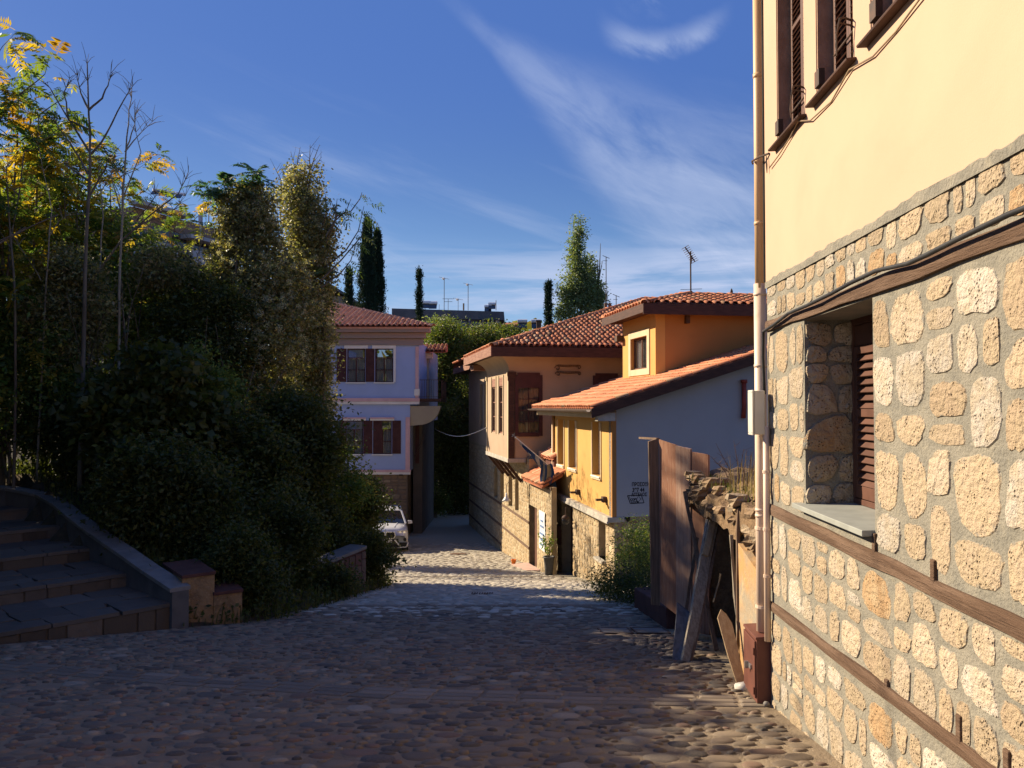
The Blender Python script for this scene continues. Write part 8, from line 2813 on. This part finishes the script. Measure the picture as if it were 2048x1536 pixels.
        if kind == 2:
            m = MB(); m.bar(t + Vector((-.8, 0, 0)), t + Vector((.8, 0, 0)), .05, .05); m.bar(t + Vector((-.6, 0, -.4)), t + Vector((.6, 0, -.4)), .05, .05); m.build('rods', IRON, T)
    # red roofs further right
    for lab, px0, px1, py0, py1, d in (('red-roofed house just right of the concrete building', 1000, 1040, 640, 650, 125), ('low red roof peeping over the mansion roof edge', 1030, 1082, 657, 672, 90)):
        a, b = P3(px0, py1, d), P3(px1, py1, d); zt = P3(0, py0, d).z
        T = thing('red_roofed_house', lab, 'house', tuple(a), world=True)
        MB().box(a.x, b.x, d, d + 8, -8, a.z).build('wall', BEIGE, T)
        MB().hexa([(a.x - .3, d - .4, a.z), (b.x + .3, d - .4, a.z), (b.x + .3, d + 8, a.z), (a.x - .3, d + 8, a.z), (a.x, d + 3.6, zt), (b.x, d + 3.6, zt), (b.x, d + 4.4, zt), (a.x, d + 4.4, zt)]).build('roof', mat('far_red_roof', (.42, .14, .07), (.36, .12, .06), 2, .9, .5, 6, dist=.05), T)
    solar('white-ended solar heater left of the short brown chimney', 1045, 650, 88, .8); solar('white-ended solar heater touching the short brown chimney', 1072, 650, 88, .8)
    c = P3(1078, 650, 86); T = thing('brick_chimney', 'short brown chimney poking up left of the leaning cypress', 'chimney', tuple(c), world=True)
    MB().box(c.x - .25, c.x + .25, 86, 86.5, -6, P3(0, 642, 86).z).build('stack', WOOD_DARK, T); MB().box(c.x - .32, c.x + .32, 85.9, 86.6, P3(0, 642, 86).z, P3(0, 640, 86).z).build('cap', WOOD_DARK, T)
    for lab, px, pt in (('tall thin mast with crossbars right of the poplars', 1213, 512), ('short aerial right of the poplars, lower than the thin mast', 1233, 590)):
        d = 70; b = P3(px, 640, d); t = P3(px, pt, d); T = thing('aerial_mast', lab, 'antenna', tuple(b), world=True)
        MB().tube([b, t], .035, 5).build('mast', IRON, T)
        m = MB(); m.bar(t + Vector((-.3, 0, .1)), t + Vector((.3, 0, -.15)), .04, .04); m.bar(t + Vector((-.25, 0, -.35)), t + Vector((.12, 0, -.35)), .03, .03); m.build('rods', IRON, T)
    # chimney pots on the mansion ridge
    for lab, px in (('left of the two small vent pipes behind the mansion hip', 1212), ('right of the two small vent pipes behind the mansion hip', 1220)):
        b = P3(px, 620, 45); T = thing('vent_pipe', lab, 'vent pipe', tuple(b), world=True)
        MB().tube([b + Vector((0, 0, -1.5)), P3(px, 606, 45)], .09, 8).build('pipe', WOOD_DARK, T)
    # distant wooded hills
    r = random.Random(5)
    n = 90; V = []; rows = 7
    for j in range(rows + 1):
        for i in range(n + 1):
            az = -1.1 + 2.2 * i / n
            dist = 900 + 130 * j
            base = 30 + 28 * math.sin(i * .13 + 1.2) + 14 * math.sin(i * .37 + .4) + 5 * math.sin(i * 1.1)
            k = math.sin(PI * j / rows / 1.3) if j else 0
            h = 76 + base * .9
            bump = 46 * math.exp(-((az - .085) / .07) ** 2)
            V.append((dist * math.sin(az), dist * math.cos(az), -10 + (h + bump) * k * .88 + r.uniform(-2.5, 2.5)))
    F = [(j * (n + 1) + i, j * (n + 1) + i + 1, (j + 1) * (n + 1) + i + 1, (j + 1) * (n + 1) + i) for j in range(rows) for i in range(n)]
    np_mesh('hills', V, F, mat('hazy_wooded_hill', (.060, .085, .095), (.085, .105, .10), .012, 1.0, c3=(.05, .07, .085)), kind='structure', smooth=True)  # blue-grey tint puts the distance haze into the hill colour
    # roofscape trees at the foot of the hill
    rr = np.random.default_rng(3)
    P = np.stack([rr.uniform(-90, 120, 9000), rr.uniform(130, 330, 9000), np.zeros(9000)], 1)
    P[:, 2] = -10 + rr.random(9000) ** 1.5 * (P[:, 1] * .118 + 7)
    V, F = leaf_quads(P, rr.uniform(1.2, 3.2, 9000), rr, .8)
    np_mesh('distant_treetops', V, F, LEAF_FAR, rnd=rr.random(9000), kind='stuff')


background()
